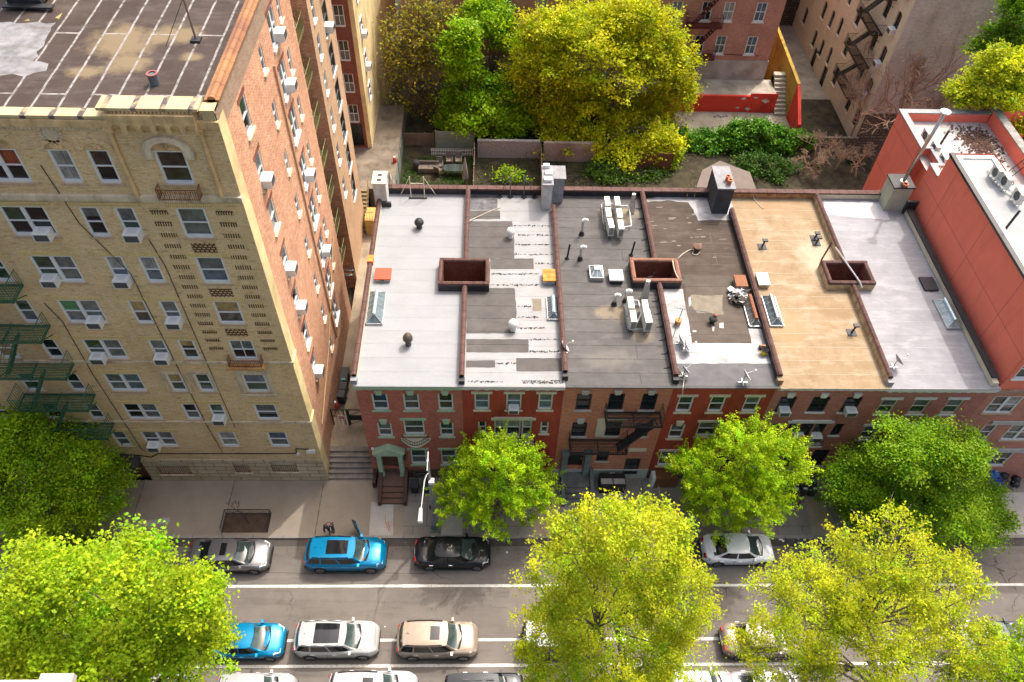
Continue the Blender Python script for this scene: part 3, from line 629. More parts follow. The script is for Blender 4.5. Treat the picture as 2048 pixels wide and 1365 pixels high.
# fire escapes
def escape(parent, pl, levels, u0, u1, m, n1=1.1, stair=None, rail_h=.95, name='fire_escape', brackets=True, ladder=False, n0=.02, gap=True):
    root = None
    for i, z in enumerate(levels):
        mb = MB(); pl.box(mb, u0, u1, n1-.06, n1, z-.08, z+.03); pl.box(mb, u0, u1, n0, n0+.05, z-.08, z+.03)
        k = int((n1-n0)/.11)
        for q in range(1, k): a = n0+.05+(n1-n0-.1)*q/k; pl.box(mb, u0, u1, a-.017, a+.017, z-.015, z+.012)
        for u in (u0, (u0+u1)/2, u1-.06): pl.box(mb, u, u+.06, n0, n1, z-.085, z-.016)
        o = mb.build('platform', m, parent)
        mb = MB(); railing(mb, [pl.p(u0, n0, z), pl.p(u0, n1, z), pl.p(u1, n1, z), pl.p(u1, n0, z)], rail_h, .14, .012); mb.build('railing', m, o)
        if brackets:
            mb = MB()
            for u in (u0+.2, u1-.2): mb.cyl(pl.p(u, n1-.05, z-.06), pl.p(u, .01, z-.75), .03, n=5)
            mb.build('bracket', m, o)
        if stair and i < len(levels)-1:
            zb = levels[i+1]; ua, ub = stair; mb = MB(); nn = (n1*.42, n1*.9); k = max(5, int((z-zb)/.23))
            for n in nn: mb.hexa([pl.p(ua, n, z-.1), pl.p(ub, n, zb), pl.p(ub, n+.03, zb), pl.p(ua, n+.03, z-.1), pl.p(ua+.02, n, z+.12), pl.p(ub+.02, n, zb+.2), pl.p(ub+.02, n+.03, zb+.2), pl.p(ua+.02, n+.03, z+.12)])
            for q in range(1, k): t = q/k; u = ua+(ub-ua)*t; zz = z+(zb-z)*t; pl.box(mb, u-.1, u+.1, nn[0]+.03, nn[1], zz-.01, zz+.02)
            for n in nn: mb.cyl(pl.p(ua, n, z+.8), pl.p(ub, n, zb+.85), .016, n=4)
            mb.build('stair', m, o)
fe = []
escape(T, PF, [20.6, 17.75, 14.9, 12.0, 9.2, 6.45], -25.1, -21.3, FEGREEN, 1.15, stair=(-22.6, -24.3))
YG = M('yellow_green_iron', (.17, .2, .08), .6, .5, 5, c2=(.34, .31, .13))
pc = Plane('+x', -13.0); escape(T, pc, [24.2, 21.4, 18.6, 15.8, 13.0, 10.2, 7.4, 4.6], 38.7, 41.5, YG, 2.5, stair=(39.2, 41.0), brackets=False)
escape(T, Plane('-y', 55.6), [20, 17.2, 14.4, 11.6, 8.8, 6.0], -12.9, -11.9, YG, 1.3, stair=(-12.0, -12.8), brackets=False)
# ACs of the tower
tw = ['fifth', 'fourth', 'third', 'second', 'first']
A = 'white air conditioner in '
for u, z, lab in [(-18.95, 20.75, A+'the right sash of the top paired window below the arched row'), (-15.2, 20.75, A+'the single window beside the patterned bay, highest of its column'),
        (-19.85, 17.92, A+'the left sash of the second paired window from the top'), (-16.65, 17.92, A+'the single window with a white curtain, beside a paired window unit'),
        (-18.95, 15.07, 'boxy white air conditioner beside a bright green shade on the tan wall'), (-15.2, 15.07, A+'a single window right of the amber shaded window'),
        (-19.85, 12.28, A+'a paired window just above the middle stone belt course'), (-16.65, 12.28, A+'a single window just above the middle stone belt course'),
        (-15.2, 6.77, A+'a single window just above the lower stone belt course'), (-19.75, 3.92, A+'the lowest paired window above the stone base')]: ac(PF, u, z, lab, 'air conditioners on the tan tower')
for u, z, lab in [(28.05, 21.2, A+'the highest near window of the orange brick side wall'), (28.05, 15.6, A+'the middle near window of the orange side wall, above another unit'), (28.05, 12.7, A+'the orange side wall a floor below the middle near unit'),
        (28.05, 7.1, A+'the lowest near window of the orange side wall above the alley'), (34.9, 24.4, A+'the paired window highest up the orange side wall'), (34.9, 21.7, A+'the second paired window down the orange side wall'),
        (34.9, 16.1, A+'the fourth paired window down the orange side wall'), (34.9, 10.3, A+'a low paired window of the orange side wall')]: ac(PS, u, z, lab, 'air conditioners on the tan tower')
for u, z, lab in [(45.9, 21.4, A+'a dark window of the narrow rear wing near the fire escape'), (45.9, 18.8, A+'the rear wing one floor below another unit'), (57.7, 11.9, A+'the far rear wing beside the bare trees'), (57.7, 9.1, A+'the far rear wing below another unit beside the trees')]: ac(PS, u, z, lab, 'air conditioners on the tan tower')
# ------------------------------------------------------------------ the six row houses
BX = [-7.3, -1.5, 4.09, 10.1, 15.8, 21.85, 28.0]; YF = 25.2; YB = 41.0; ZR = 10.2
PR = Plane('-y', YF)
def cx(x): return x*YF/25.9
def cz(z): return 44-(44-z)*YF/25.9
RED1 = brick('red_brick', (.52, .11, .07), (.66, .22, .145), (.48, .24, .17), var=.25, streak=.35)
RED2 = M('oxblood_painted_brick', (.40, .062, .034), .75, .16, 1.2, st=(1, 1, .3)); RED3 = brick('orange_red_brick', (.60, .19, .09), (.74, .31, .17), (.55, .3, .21), var=.22, streak=.35)
RED5 = brick('maroon_brick', (.47, .135, .10), (.62, .23, .17), (.5, .28, .23), var=.25, streak=.4)
WELL = brick('dark_well_brick', (.34, .12, .08), (.46, .18, .12), (.04, .025, .02), w=.2, h=.09, ms=.02, var=.4)
RW1 = seamed('white_roof_coating', (.35, .368, .388), (.385, .402, .42), (.27, .275, .28), w=40, h=.98, ms=.012, rough=.55, jig=.03, stain=(.9, .89, .87), blotch=(.365, .375, .385))
RW2 = seamed('worn_white_roof', (.34, .345, .35), (.43, .438, .445), (.22, .20, .18), w=40, h=.95, ms=.012, rough=.5, jig=.05, stain=(.72, .68, .6), s=.9, blotch=(.33, .32, .30))
RG3 = seamed('grey_felt_roof', (.105, .10, .096), (.15, .142, .137), (.05, .046, .044), w=9, h=.98, ms=.022, jig=.05, stain=(.7, .64, .58), s=.8, blotch=(.165, .155, .145), spots=[(1.3, 13.6, 1.5, .8, (.27, .215, .14), .75), (.3, 5.1, 1.6, .8, (.24, .195, .13), .7), (1.7, 3.4, .8, .6, (.22, .18, .12), .6), (-.5, 1.6, 1.8, .8, (.17, .16, .14), .5)])
RB4 = seamed('brown_felt_roof', (.066, .046, .035), (.105, .08, .062), (.19, .16, .13), w=9, h=.95, ms=.012, jig=.05, stain=(.6, .55, .5), s=.9, blotch=(.135, .11, .088))
RT5 = seamed('tan_roof_coating', (.31, .21, .11), (.43, .325, .205), (.47, .39, .29), w=40, h=.98, ms=.02, jig=.09, stain=(.74, .6, .44), s=.8, streak=(2.2, .6, 1), blotch=(.47, .375, .26), spots=[(1.6, -2.6+8, 1.2, .8, (.22, .15, .08), .6), (-1.8, 4.2, 1.5, 2.0, (.33, .21, .10), .5), (1.9, 9.9, 1.6, 2.5, (.46, .39, .29), .6), (-2.6, 11.5, .8, 2.5, (.26, .17, .09), .5), (.5, 14.6, 3, .8, (.30, .19, .10), .5)])
RS6 = seamed('aluminium_roof_coating', (.31, .31, .33), (.41, .41, .43), (.47, .47, .48), w=40, h=.98, ms=.014, jig=.06, stain=(.78, .76, .77), s=.9, blotch=(.45, .45, .465))
hd = ['red brick row house with bright white roof, pale green cornice and pedimented door', 'oxblood red row house with striped black and white roof and cream window heads', 'orange brick row house with dark grey roof and black front fire escape', 'oxblood row house with patched brown and silver roof and a dark chimney', 'maroon brick row house with a tan coated roof', 'maroon brick row house with a silver coated roof, next to the tall red stucco building']
HOUSES = [thing('brick_row_house', hd[i], 'row house', ((BX[i]+BX[i+1])/2, 25.2, 0), 'attached brick row houses') for i in range(6)]
H1, H2, H3, H4, H5, H6 = HOUSES
FRW = [RED1, RED2, RED3, RED2, RED5, RED5]
ROOF = [RW1, RW2, RG3, RB4, RT5, RS6]
WH = PALEGW = M('white_green_paint', (.62, .68, .62), .55, .06, 2)
CRM = M('cream_stone_paint', (.62, .57, .42), .65, .1, 2); GRYL = M('grey_stone_paint', (.45, .45, .41), .7, .15, 2); WSTONE = M('white_stone_paint', (.64, .63, .60), .65, .1, 2)
BLK = M('black_window_frame', (.02, .022, .025), .4, .2, 3)
# windows: (x0, x1, z0, z1) measured on the plane y = 25.9
W1 = [(-6.7, -5.8, 6.48, 8.05), (-4.92, -4.02, 6.49, 8.07), (-2.94, -2.08, 6.5, 8.08), (-6.69, -5.84, 3.66, 5.1), (-5.11, -3.89, 3.86, 5.45), (-2.97, -2.14, 3.69, 5.14), (-4.94, -3.94, .4, 2.15), (-3.04, -2.08, .4, 2.15)]
W2 = [(-.86, 0, 6.55, 8.15), (.97, 1.84, 6.56, 8.16), (2.81, 3.64, 6.57, 8.17), (.3, .93, 3.75, 5.5), (1.0, 1.88, 3.75, 5.5), (1.95, 2.55, 3.75, 5.5), (-.67, -.18, 4.05, 5.29), (3.07, 3.56, 4.05, 5.3), (-.7, .3, .4, 2.1), (1.0, 2.0, .4, 2.1)]
W3 = [(4.99, 5.86, 6.59, 8.17), (6.84, 7.74, 6.6, 8.19), (8.76, 9.63, 6.6, 8.2), (4.98, 5.87, 3.74, 5.26), (7.04, 7.95, 3.8, 5.4), (8.8, 9.67, 3.76, 5.2), (6.83, 7.59, .85, 2.0)]
W4 = [(10.89, 11.77, 6.4, 7.95), (12.75, 13.63, 6.42, 7.96), (14.77, 15.65, 6.44, 7.97), (10.95, 11.83, 3.55, 5.05), (12.61, 13.84, 3.78, 5.35), (14.9, 15.7, 3.6, 5.05), (10.85, 11.85, .3, 2.08), (12.7, 13.6, .3, 2.08)]
W5 = [(16.75, 17.72, 6.45, 7.97), (18.66, 19.67, 6.48, 7.98), (20.6, 21.56, 6.45, 7.99), (18.1, 18.75, 3.6, 5.32), (18.82, 19.62, 3.6, 5.32), (19.7, 20.4, 3.6, 5.32), (17.0, 17.5, 4, 5.2), (20.91, 21.46, 3.95, 5.2), (17.2, 18.2, .3, 2.1), (20.61, 21.6, .35, 2.27)]
W6 = [(22.8, 23.75, 6.3, 7.75), (24.72, 25.7, 6.3, 7.78), (26.68, 27.64, 6.3, 7.8), (22.8, 23.7, 3.5, 5.0), (24.6, 25.8, 3.5, 5.2), (26.7, 27.6, 3.5, 5.0), (23, 24, .3, 2.1), (25, 26, .3, 2.1)]
DOORS = [(-6.8, -5.62, .05, 2.0), (2.75, 3.75, .05, 2.2), (5.05, 6.02, .2, 1.9), (14.6, 15.6, .1, 2.2), (18.9, 19.9, .1, 2.2), (26.8, 27.7, .1, 2.2)]
EXTRA = {0: [(-4.92, -3.97, -1.45, -.5)], 2: [(8.76, 9.72, -.85, 1.15)]}
def cv(w): return (cx(w[0]), cx(w[1]), cz(w[2]), cz(w[3]))
random.seed(31)
styles = [dict(fm=WH, sill=GREENP), dict(fm=WH, sill=CRM, lintel=CRM), dict(fm=BLK, sill=GRYL), dict(fm=WHITE, sill=CRM, lintel=CRM), dict(fm=BLK, sill=WSTONE), dict(fm=CRM, sill=WSTONE, lintel=WSTONE)]
allw = [W1, W2, W3, W4, W5, W6]
DOORW = M('brown_wood', (.12, .05, .03), .5, .25, 3); DOORR = M('red_door_paint', (.4, .02, .03), .4, .1, 2); DOORK = M('black_door', (.015, .018, .018), .35, .2, 3)
for i, H in enumerate(HOUSES):
    x0, x1 = BX[i], BX[i+1]; ws = [cv(w) for w in allw[i]]; d = cv(DOORS[i]); ex = [cv(w) for w in EXTRA.get(i, [])]
    holes = ws+[d]+ex
    base = .95
    if i in (1, 3):
        m = FRW[i]
    mb = MB(); wall_holes(mb, PR, x0+.003, x1-.003, base, 9.7, holes, .16); mb.build('front_wall', FRW[i], H)
    mb = MB(); pb = Plane('-y', YF-.05); wall_holes(mb, pb, x0+.003, x1-.003, -.2, base, holes, .2); pb.box(mb, x0+.003, x1-.003, -.05, .03, base, base+.09)
    mb.build('base_course', [BROWNST, BROWNST, GRYL, M('dark_brown_stone', (.09, .045, .035), .8, .2, 2), BROWNST, BROWNST][i], H)
    for k, w in enumerate(ws):
        st = dict(styles[i]); kw = {}
        big = w[1]-w[0] > 1.1
        if i == 0:
            if k in (0, 1, 2, 3, 5): kw['key'] = GREENP
            else: st['lintel'] = GREENP
            kw['sort'] = ['dark', 'green', 'dark', 'green', 'green', 'green', 'green', 'green'][k]; kw['low'] = 'brown' if k < 6 else 'grey'
        if i == 1:
            kw['sort'] = 'grey' if k < 3 else 'white' if k in (3, 4, 5) else 'dark'; kw['low'] = 'blue' if k < 3 else 'dark'
            if 3 <= k <= 5 or k in (6, 7): st.pop('lintel')
        if i == 2: kw['sort'] = 'dark'; kw['low'] = 'dark'; kw['key'] = GRYL if k in (0, 1, 2, 3) else None
        if i == 3 and k in (3, 5): st.pop('lintel'); kw['key'] = CRM
        if i == 3: kw['sort'] = 'green' if k < 2 else 'grey'; kw['low'] = 'brown'
        if i == 4:
            kw['sort'] = 'dark'; kw['low'] = 'dark'; kw['key'] = WSTONE if k in (0, 1, 2) else None; kw['grid'] = k in (3, 4, 5)
        if i == 5: kw['sort'] = 'grey'; kw['low'] = 'green'
        window(H, PR, *w, n=-.12, **{'fw': .085, **st, **kw})
    # door leaf with panels
    dm = [DOORW, DOORR, DOORK, DOORK, DOORK, DOORK][i]
    mb = MB(); a, b, c, e = d; PR.box(mb, a, b, -.16, -.1, c, e)
    for q in range(2):
        for r in range(3): PR.box(mb, a+.1+q*(b-a-.1)/2, a+q*(b-a-.1)/2+(b-a)/2-.05, -.099, -.08, c+.12+r*(e-c-.1)/3, c+.05+(r+1)*(e-c-.1)/3)
    o = mb.build('door', dm, H); mb = MB(); mb.ball(PR.p(b-.12, -.06, (c+e)/2), .04, 6); mb.build('handle', GALV, o)
    # roof, party wall, parapets
    wells = [(-2.85, -.28, 32.1, 33.85), (8.72, 11.22, 32.5, 34.0), (20.55, 22.95, 32.45, 33.95)]
    mb = MB(); pz = Plane('z', 0); pz.p = lambda u, n, z: (u, z, ZR+n)
    wall_holes(mb, pz, x0, x1, YF-.28, YB, wells, .02); mb.build('roof', ROOF[i], H)
    mb = MB(); mb.face([(x0+.01, YB, -1), (x1-.01, YB, -1), (x1-.01, YB, 10.3), (x0+.01, YB, 10.3)]); mb.build('rear_wall', FRW[i], H)
    mb = MB(); mb.box(x0+.02, YB-.25, ZR+.003, x1-.02, YB, 10.62); mb.build('rear_parapet', [TAR, TAR, TAR, TAR, M('stained_tan_parapet', (.42, .22, .09), .8, .5, 2.5), CRM][i], H)
    mb = MB(); mb.box(x0+.02, YB-.32, 10.622, x1-.02, YB+.07, 10.74); mb.build('rear_coping', CLAYX, H)
    # cornice: stepped, with a crown
    cm = [GREENP, WSTONE, M('rusty_gutter', (.42, .28, .14), .75, .45, 6, c2=(.2, .09, .04)), M('rusty_gutter', (.3, .2, .1)), WSTONE, WSTONE][i]
    hh = [.44, .4, .16, .16, .3, .42][i]; n = .26
    mb = MB(); PR.box(mb, x0, x1, .001, n, ZR-hh, ZR-hh*.45); PR.box(mb, x0, x1, .001, n+.1, ZR-hh*.45+.001, ZR-.012)
    if i in (0, 1, 5): PR.box(mb, x0, x1, .001, .12, ZR-hh-.1, ZR-hh-.001)
    for k in range(int((x1-x0)/.55)): PR.box(mb, x0+.15+k*.55, x0+.35+k*.55, .121, .22, ZR-hh-.09, ZR-hh-.002)
    mb.build('cornice', cm, H)
    mb = MB(); mb.box(x0, YF-.38, ZR-.011, x1, YF-.2, ZR+.035); mb.build('roof_edge', ROOF[i] if i not in (2, 3) else TAR, H)
# cream long lintels over the triple windows, balconets
def lint(H, u0, u1, z, m, name='lintel'):
    mb = MB(); PR.box(mb, u0, u1, .001, .09, z, z+.17); PR.box(mb, u0+.2, u1-.2, .001, .11, z+.171, z+.26); return mb.build(name, m, H)
lint(H2, cx(.1), cx(2.75), cz(5.55), CRM); lint(H5, cx(17.9), cx(20.7), cz(5.36), WSTONE)
for H, u0, u1 in ((H2, cx(.1), cx(2.75)), (H5, cx(17.95), cx(20.5))):
    m = CRM if H is H2 else WSTONE
    mb = MB(); PR.box(mb, u0, u1, .001, .5, cz(3.3), cz(3.42)); fl = mb.build('balconet', m, H)
    mb = MB(); railing(mb, [PR.p(u0+.03, .03, cz(3.43)), PR.p(u0+.03, .46, cz(3.43)), PR.p(u1-.03, .46, cz(3.43)), PR.p(u1-.03, .03, cz(3.43))], .5, .11, .012); mb.build('railing', IRON, fl)
# house 1 curved balconet and pedimented door
mb = MB(); pts = []
for k in range(13):
    t = k/12; u = cx(-5.3)+t*(cx(-3.65)-cx(-5.3)); pts.append(PR.p(u, .12+.45*math.sin(math.pi*t), cz(3.5)))
mb.prism([(cx(-5.4), YF-.001), (cx(-3.55), YF-.001)]+[(p[0], p[1]-.06) for p in reversed(pts)], cz(3.38), cz(3.49)); fl = mb.build('balconet', CREAM, H1)
mb = MB(); railing(mb, [(p[0], p[1], cz(3.495)) for p in pts], .42, .11, .011); mb.build('railing', IRON, fl)
a, b = cx(-7.05), cx(-5.42); zt = cz(2.1)
mb = MB()
for u in (a, b-.28): PR.box(mb, u, u+.28, .001, .34, .75, zt-.12); PR.box(mb, u-.05, u+.33, .001, .4, zt-.119, zt-.005); PR.box(mb, u-.04, u+.32, .001, .39, .62, .749)
dc = mb.build('door_column', GREENP, H1)
mb = MB(); PR.box(mb, a-.1, b+.1, .001, .45, zt, zt+.18); h = []
for n in (.002, .46): h.append([PR.p(a-.18, n, zt+.181), PR.p(b+.18, n, zt+.181), PR.p((a+b)/2+.05, n, zt+.72), PR.p((a+b)/2-.05, n, zt+.72)])
mb.hexa(h[0]+h[1]); mb.build('pediment', GREENP, H1)
mb = MB(); PR.box(mb, a+.3, b-.3, -.08, .05, cz(2.02), zt-.005); mb.build('fanlight', PANE['dark'], H1)
for u in (cx(-7.22), cx(-1.55)):
    mb = MB(); mb.ball(PR.p(u, .12, cz(2.45)), .09, 7); mb.build('wall_lamp', ACW, H1)
for u in (cx(-7.1), cx(-5.3)):
    mb = MB(); mb.cyl(PR.p(u, .16, cz(1.3)), PR.p(u, .16, cz(1.75)), .1, .13, 8); mb.build('door_lantern', M('bronze_lantern', (.07, .05, .05), .4, .3, 5), H1)
# bars on low windows
def bars(H, w, m=IRON, dz=.1):
    mb = MB(); a, b, c, e = w; k = int((b-a)/.11)
    for q in range(k+1): u = a+(b-a)*q/k; mb.cyl(PR.p(u, .1, c), PR.p(u, .1, e), .012, n=4)
    for z in (c+.05, (c+e)/2, e-.05): mb.cyl(PR.p(a, .1, z), PR.p(b, .1, z), .014, n=4)
    mb.build('window_bars', m, H)
w = cv(EXTRA[0][0]); bars(H1, w); window(H1, PR, *w, CREAM, n=-.12, sort='dark', low='dark')
w = cv(EXTRA[2][0]); window(H3, PR, *w, BLK, n=-.12, sort='dark', low='grey', grid=True, name='garden_door')
d = cv(DOORS[2]); mb = MB()
for u in (d[0]-.42, d[1]+.05): PR.box(mb, u, u+.36, .002, .3, .6, d[3]+.1); PR.box(mb, u-.06, u+.42, .002, .36, d[3]+.101, d[3]+.3)
mb.build('door_column', M('slate_blue_stone', (.15, .18, .19), .7, .2, 2), H3)
mb = MB(); PR.box(mb, cx(8.7), cx(9.85), .002, .12, cz(2.15), cz(2.4)); mb.build('door_hood', CRM, H3)
mb = MB(); PR.box(mb, cx(6.45), cx(7.0), .001, .04, cz(3.7), cz(5.5)); PR.box(mb, cx(6.4), cx(8.2), .001, .07, cz(5.52), cz(5.72)); mb.build('window_surround', CREAM, H3)
# front stoops
def stoop(H, x0, x1, yl, zl, n, m, mside, run=.3):
    mb = MB(); rise = zl/n
    mb.box(x0, yl, -.02, x1, YF-.06, zl)
    for k in range(1, n): mb.box(x0, yl-run*k, -.02, x1, yl-run*(k-1)-.002, zl-rise*k)
    o = mb.build('stoop', m, H); yf = yl-run*(n-1)-.1
    for s in ((x0-.22, x0-.004), (x1+.004, x1+.22)):
        q = MB(); q.hexa([(s[0], yf, -.02), (s[1], yf, -.02), (s[1], YF-.06, -.02), (s[0], YF-.06, -.02), (s[0], yf, .45), (s[1], yf, .45), (s[1], YF-.06, zl+.55), (s[0], YF-.06, zl+.55)])
        q.build('stoop_wall', mside, o)
    return o
stoop(H1, -6.65, -5.3, 24.15, .72, 4, M('brown_painted_step', (.155, .085, .06), .75, .15, 2), M('dark_brown_paint', (.075, .035, .025), .7, .2, 2))
stoop(H3, 4.75, 6.35, 24.1, .72, 4, M('grey_painted_step', (.11, .11, .11), .75, .4, 1.2, c2=(.2, .2, .19)), M('slate_paint', (.10, .12, .13), .7, .2, 2))
stoop(H2, 2.6, 3.7, 24.2, .72, 4, BROWNST, BROWNST); stoop(H5, 18.3, 19.4, 24.2, .7, 4, BROWNST, BROWNST); stoop(H4, 14.1, 15.3, 24.2, .7, 4, BROWNST, BROWNST)
# front fire escape of house 3
mk = lambda **k: escape(H3, PR, [7.42, 4.5], 0, 0, IRON)
escape(H3, PR, [7.4], 6.55, 9.75, IRON, 1.05, rail_h=.9); escape(H3, PR, [4.5], 4.75, 8.15, IRON, 1.05, rail_h=.9)
mb = MB()
for n in (.45, .98): mb.hexa([PR.p(9.35, n, 7.3), PR.p(7.5, n, 4.5), PR.p(7.5, n+.03, 4.5), PR.p(9.35, n+.03, 7.3), PR.p(9.37, n, 7.5), PR.p(7.52, n, 4.7), PR.p(7.52, n+.03, 4.7), PR.p(9.37, n+.03, 7.5)]); mb.cyl(PR.p(9.35, n, 8.2), PR.p(7.5, n, 5.3), .016, n=4)
for q in range(1, 13): t = q/13; u = 9.35-1.85*t; PR.box(mb, u-.1, u+.1, .48, .98, 7.4-2.9*t-.01, 7.4-2.9*t+.02)
mb.build('fire_stair', IRON, H3)
# party walls with clay copings
ends = [(25.25, 39.6), (25.25, YB), (25.6, 39.2), (25.4, YB), (25.4, 39.1), (25.3, YB), (25.3, 39.5)]
PARTY = [CRM, RW1, M('grey_parapet', (.2, .19, .18), .7, .25, 2), TAR, TAR, M('rust_streaked_tan', (.50, .33, .15), .8, .4, 2.2, c2=(.62, .5, .32), st=(1.2, 2.5, .5)), CRM]
split = {1: (31.88, 34.07), 3: (32.28, 34.22), 5: (32.23, 34.17)}
for k, x in enumerate(BX):
    H = HOUSES[min(k, 5)]; y0, y1 = ends[k]; runs = [(y0, y1)] if k not in split else [(y0, split[k][0]), (split[k][1], y1)]
    xo = {0: .05, 6: -.35}.get(k, 0)
    mb = MB(); mc = MB()
    for a, b in runs:
        mb.box(x+xo-.13, a, ZR+.003, x+xo+.13, b, 10.62)
        if k == 6: mc.box(x+xo-.2, a, 10.62, x+xo+.2, b, 10.72)
        else: mc.box(x+xo-.15, a, 10.622, x+xo+.15, b, 10.67); mc.cyl((x+xo, a, 10.65), (x+xo, b, 10.65), .13, n=8)
    pw = mb.build('party_wall', PARTY[k], H); mc.build('coping', TAR if k == 6 else CLAY, pw)
    mb = MB(); mb.box(x+xo-.16, y0-.28, ZR+.003, x+xo+.16, y0-.004, 10.55); mb.build('party_wall_end', [RW1, TAR, TAR, TAR, RT5, RS6, CRM][k], pw)
mb = MB(); mb.box(BX[0]+.05-.18, 33.7, 10.5, BX[0]+.05+.18, 34.25, 10.835); mb.build('orange_patch', M('orange_sealant', (.75, .22, .03), .6, .15, 4), H1)
# mastic lines where house 3's felt laps up its parapet
for k in range(9):
    y = 26.3+k*1.0; mb = MB(); mb.tube([(10.1-.145-.02*0, y, 10.5), (10.1-.16, y-.06, 10.26), (9.6, y-.12, 10.215)], .03, 4); mb.build('mastic_line', TAR, H3)
for k in range(6):
    y = 34.6+k*1.0; mb = MB(); mb.tube([(10.1-.145, y, 10.5), (10.1-.16, y-.06, 10.26), (9.6, y-.12, 10.215)], .03, 4); mb.build('mastic_line', TAR, H3)
# light wells
for k, (H, w) in enumerate(((H1, wells[0]), (H3, wells[1]), (H5, wells[2]))):
    a, b, c, d = w; mb = MB()
    for q in ([(a, c), (b, c)], [(b, c), (b, d)], [(b, d), (a, d)], [(a, d), (a, c)]):
        (p0, q0), (p1, q1) = q; mb.face([(p0, q0, 1), (p1, q1, 1), (p1, q1, 10.75), (p0, q0, 10.75)])
    mb.face([(a, c, 8.6), (b, c, 8.6), (b, d, 8.6), (a, d, 8.6)])
    lw = mb.build('light_well', WELL, H)
    mb = MB(); t = .22
    for x0, y0, x1, y1 in ((a-t, c-t, b+t, c-.003), (a-t, d+.003, b+t, d+t), (a-t, c, a-.003, d), (b+.003, c, b+t, d)): mb.box(x0, y0, ZR+.004, x1, y1, 10.72)
    mb.build('curb_wall', [TAR, TAR, PARTY[5]][k], lw)
    mb = MB(); z = 10.72
    for x0, y0, x1, y1 in ((a-t, c-t/2, b+t, c-t/2), (a-t, d+t/2, b+t, d+t/2), (a-t/2, c, a-t/2, d), (b+t/2, c, b+t/2, d)): mb.cyl((x0, y0, z+.03), (x1, y1, z+.03), .14, n=8)
    mb.build('coping', [CLAYX, M('orange_clay', (.24, .11, .07), .7, .3, 3), CLAYX][k], lw)
# ------------------------------------------------------------------ roof patches
def rp(H, pts, m, z=.006, jag=.0, name='roof_patch', seed=1): return blob(pts, ZR+z, m, name, H, jag, seed)
FE = seamed('dark_felt_patch', (.105, .098, .093), (.15, .14, .132), (.045, .042, .04), w=30, h=.98, ms=.02, jig=.05, stain=(.7, .65, .58), s=1.2)
SHINY = M('shiny_tar', (.05, .053, .062), .35, .4, 2.5, c2=(.16, .16, .17), st=(3, 3, 1))
Z1 = lambda x, y: (700+x/4.655, 330+y/4.655); Z2 = lambda x, y: (700+x/4.655, 540+y/4.655); Z3 = lambda x, y: (1080+x/4.655, 330+y/4.655); Z4 = lambda x, y: (1100+x/4.267, 540+y/4.267)
q = lambda Z, *p: [Z(*t) for t in p]
rp(H2, q(Z1, (1108, 285), (1375, 285), (1372, 420), (1104, 420)), SHINY)
for P in (q(Z1, (1102, 425), (1395, 425), (1398, 505), (1098, 505)), q(Z1, (1095, 525), (1508, 525), (1530, 700), (1530, 870), (1090, 870)), q(Z1, (1305, 872), (1708, 872), (1712, 970), (1308, 970)), q(Z2, (1085, 165), (1532, 170), (1552, 400), (1535, 592), (1082, 592)), q(Z2, (1082, 645), (1660, 645), (1662, 770), (1082, 768)), q(Z2, (1080, 845), (1350, 843), (1352, 908), (1080, 910)), q(Z2, (1548, 822), (1990, 822), (1995, 945), (1550, 945))): rp(H2, P, FE, .006+.0006*len(P), .02)
rp(H2, q(Z2, (1690, 270), (1780, 270), (1785, 385), (1700, 385)), M('dried_mud_stain', (.19, .165, .12), .9, .2, 3), .004, .06)
CRK = M('weathered_black_seam', (.03, .028, .026), .8, .4, 5)
random.seed(77); mb = MB()
def crackline(Z, x0, x1, y):
    n = max(6, int((x1-x0)/9)); prev = None; mb = MB()
    for k in range(n+1):
        px, py = Z(x0+(x1-x0)*k/n, y); a, b, _ = G(px, py, ZR+.008); w = abs(random.gauss(.0, .04))+.008; o = random.uniform(-.05, .05)
        cur = ((a, b+o-w, ZR+.008), (a, b+o+w, ZR+.008))
        if prev and random.random() < .8: mb.face([prev[0], cur[0], cur[1], prev[1]])
        prev = cur
    mb.build('worn_seam', CRK, H2)
for y in (568, 655, 742, 835): crackline(Z1, 1520, 1890, y)
crackline(Z1, 1715, 1895, 920); crackline(Z1, 1310, 1760, 1016); crackline(Z1, 1310, 1765, 1118)
for x0, x1, y in ((1560, 1690, 342), (1560, 1765, 442), (1560, 1815, 542), (1665, 1955, 648), (1670, 1960, 762), (1355, 1545, 870), (1600, 1985, 1036), (1600, 1980, 1050), (1100, 1420, 1040)): crackline(Z2, x0, x1, y)
# house 4: silver coated areas, brown felt, dark front strip
rp(H4, q(Z3, (985, 320), (1130, 285), (1390, 270), (1785, 300), (1790, 515), (1470, 520), (1430, 420), (1380, 350), (1180, 330), (1000, 350)), SILV, .006, .07)
RB4b = seamed('weathered_grey_felt', (.095, .076, .06), (.15, .122, .098), (.07, .06, .05), w=20, h=.95, ms=.02, jig=.06, stain=(.62, .57, .5), s=1.1)
rp(H4, q(Z4, (1145, 45), (1530, 45), (1560, 150), (1640, 300), (1720, 620), (1210, 620), (1190, 480), (1160, 300)), RB4b, .009, .03)
rp(H4, q(Z4, (965, 165), (1135, 165), (1145, 250), (1190, 480), (1210, 625), (1720, 628), (1690, 500), (1820, 505), (1895, 800), (1080, 800), (1040, 560)), SILV, .0065, .02, seed=6)
rp(H4, q(Z4, (1085, 802), (1895, 802), (1950, 990), (1085, 990)), M('fresh_dark_felt', (.085, .083, .09), .7, .25, 1.5), .0072, .0)
rp(H4, q(Z4, (1200, 215), (1480, 215), (1485, 380), (1260, 370), (1200, 300)), MATS['dried_mud_stain'], .0105, .1, seed=8)
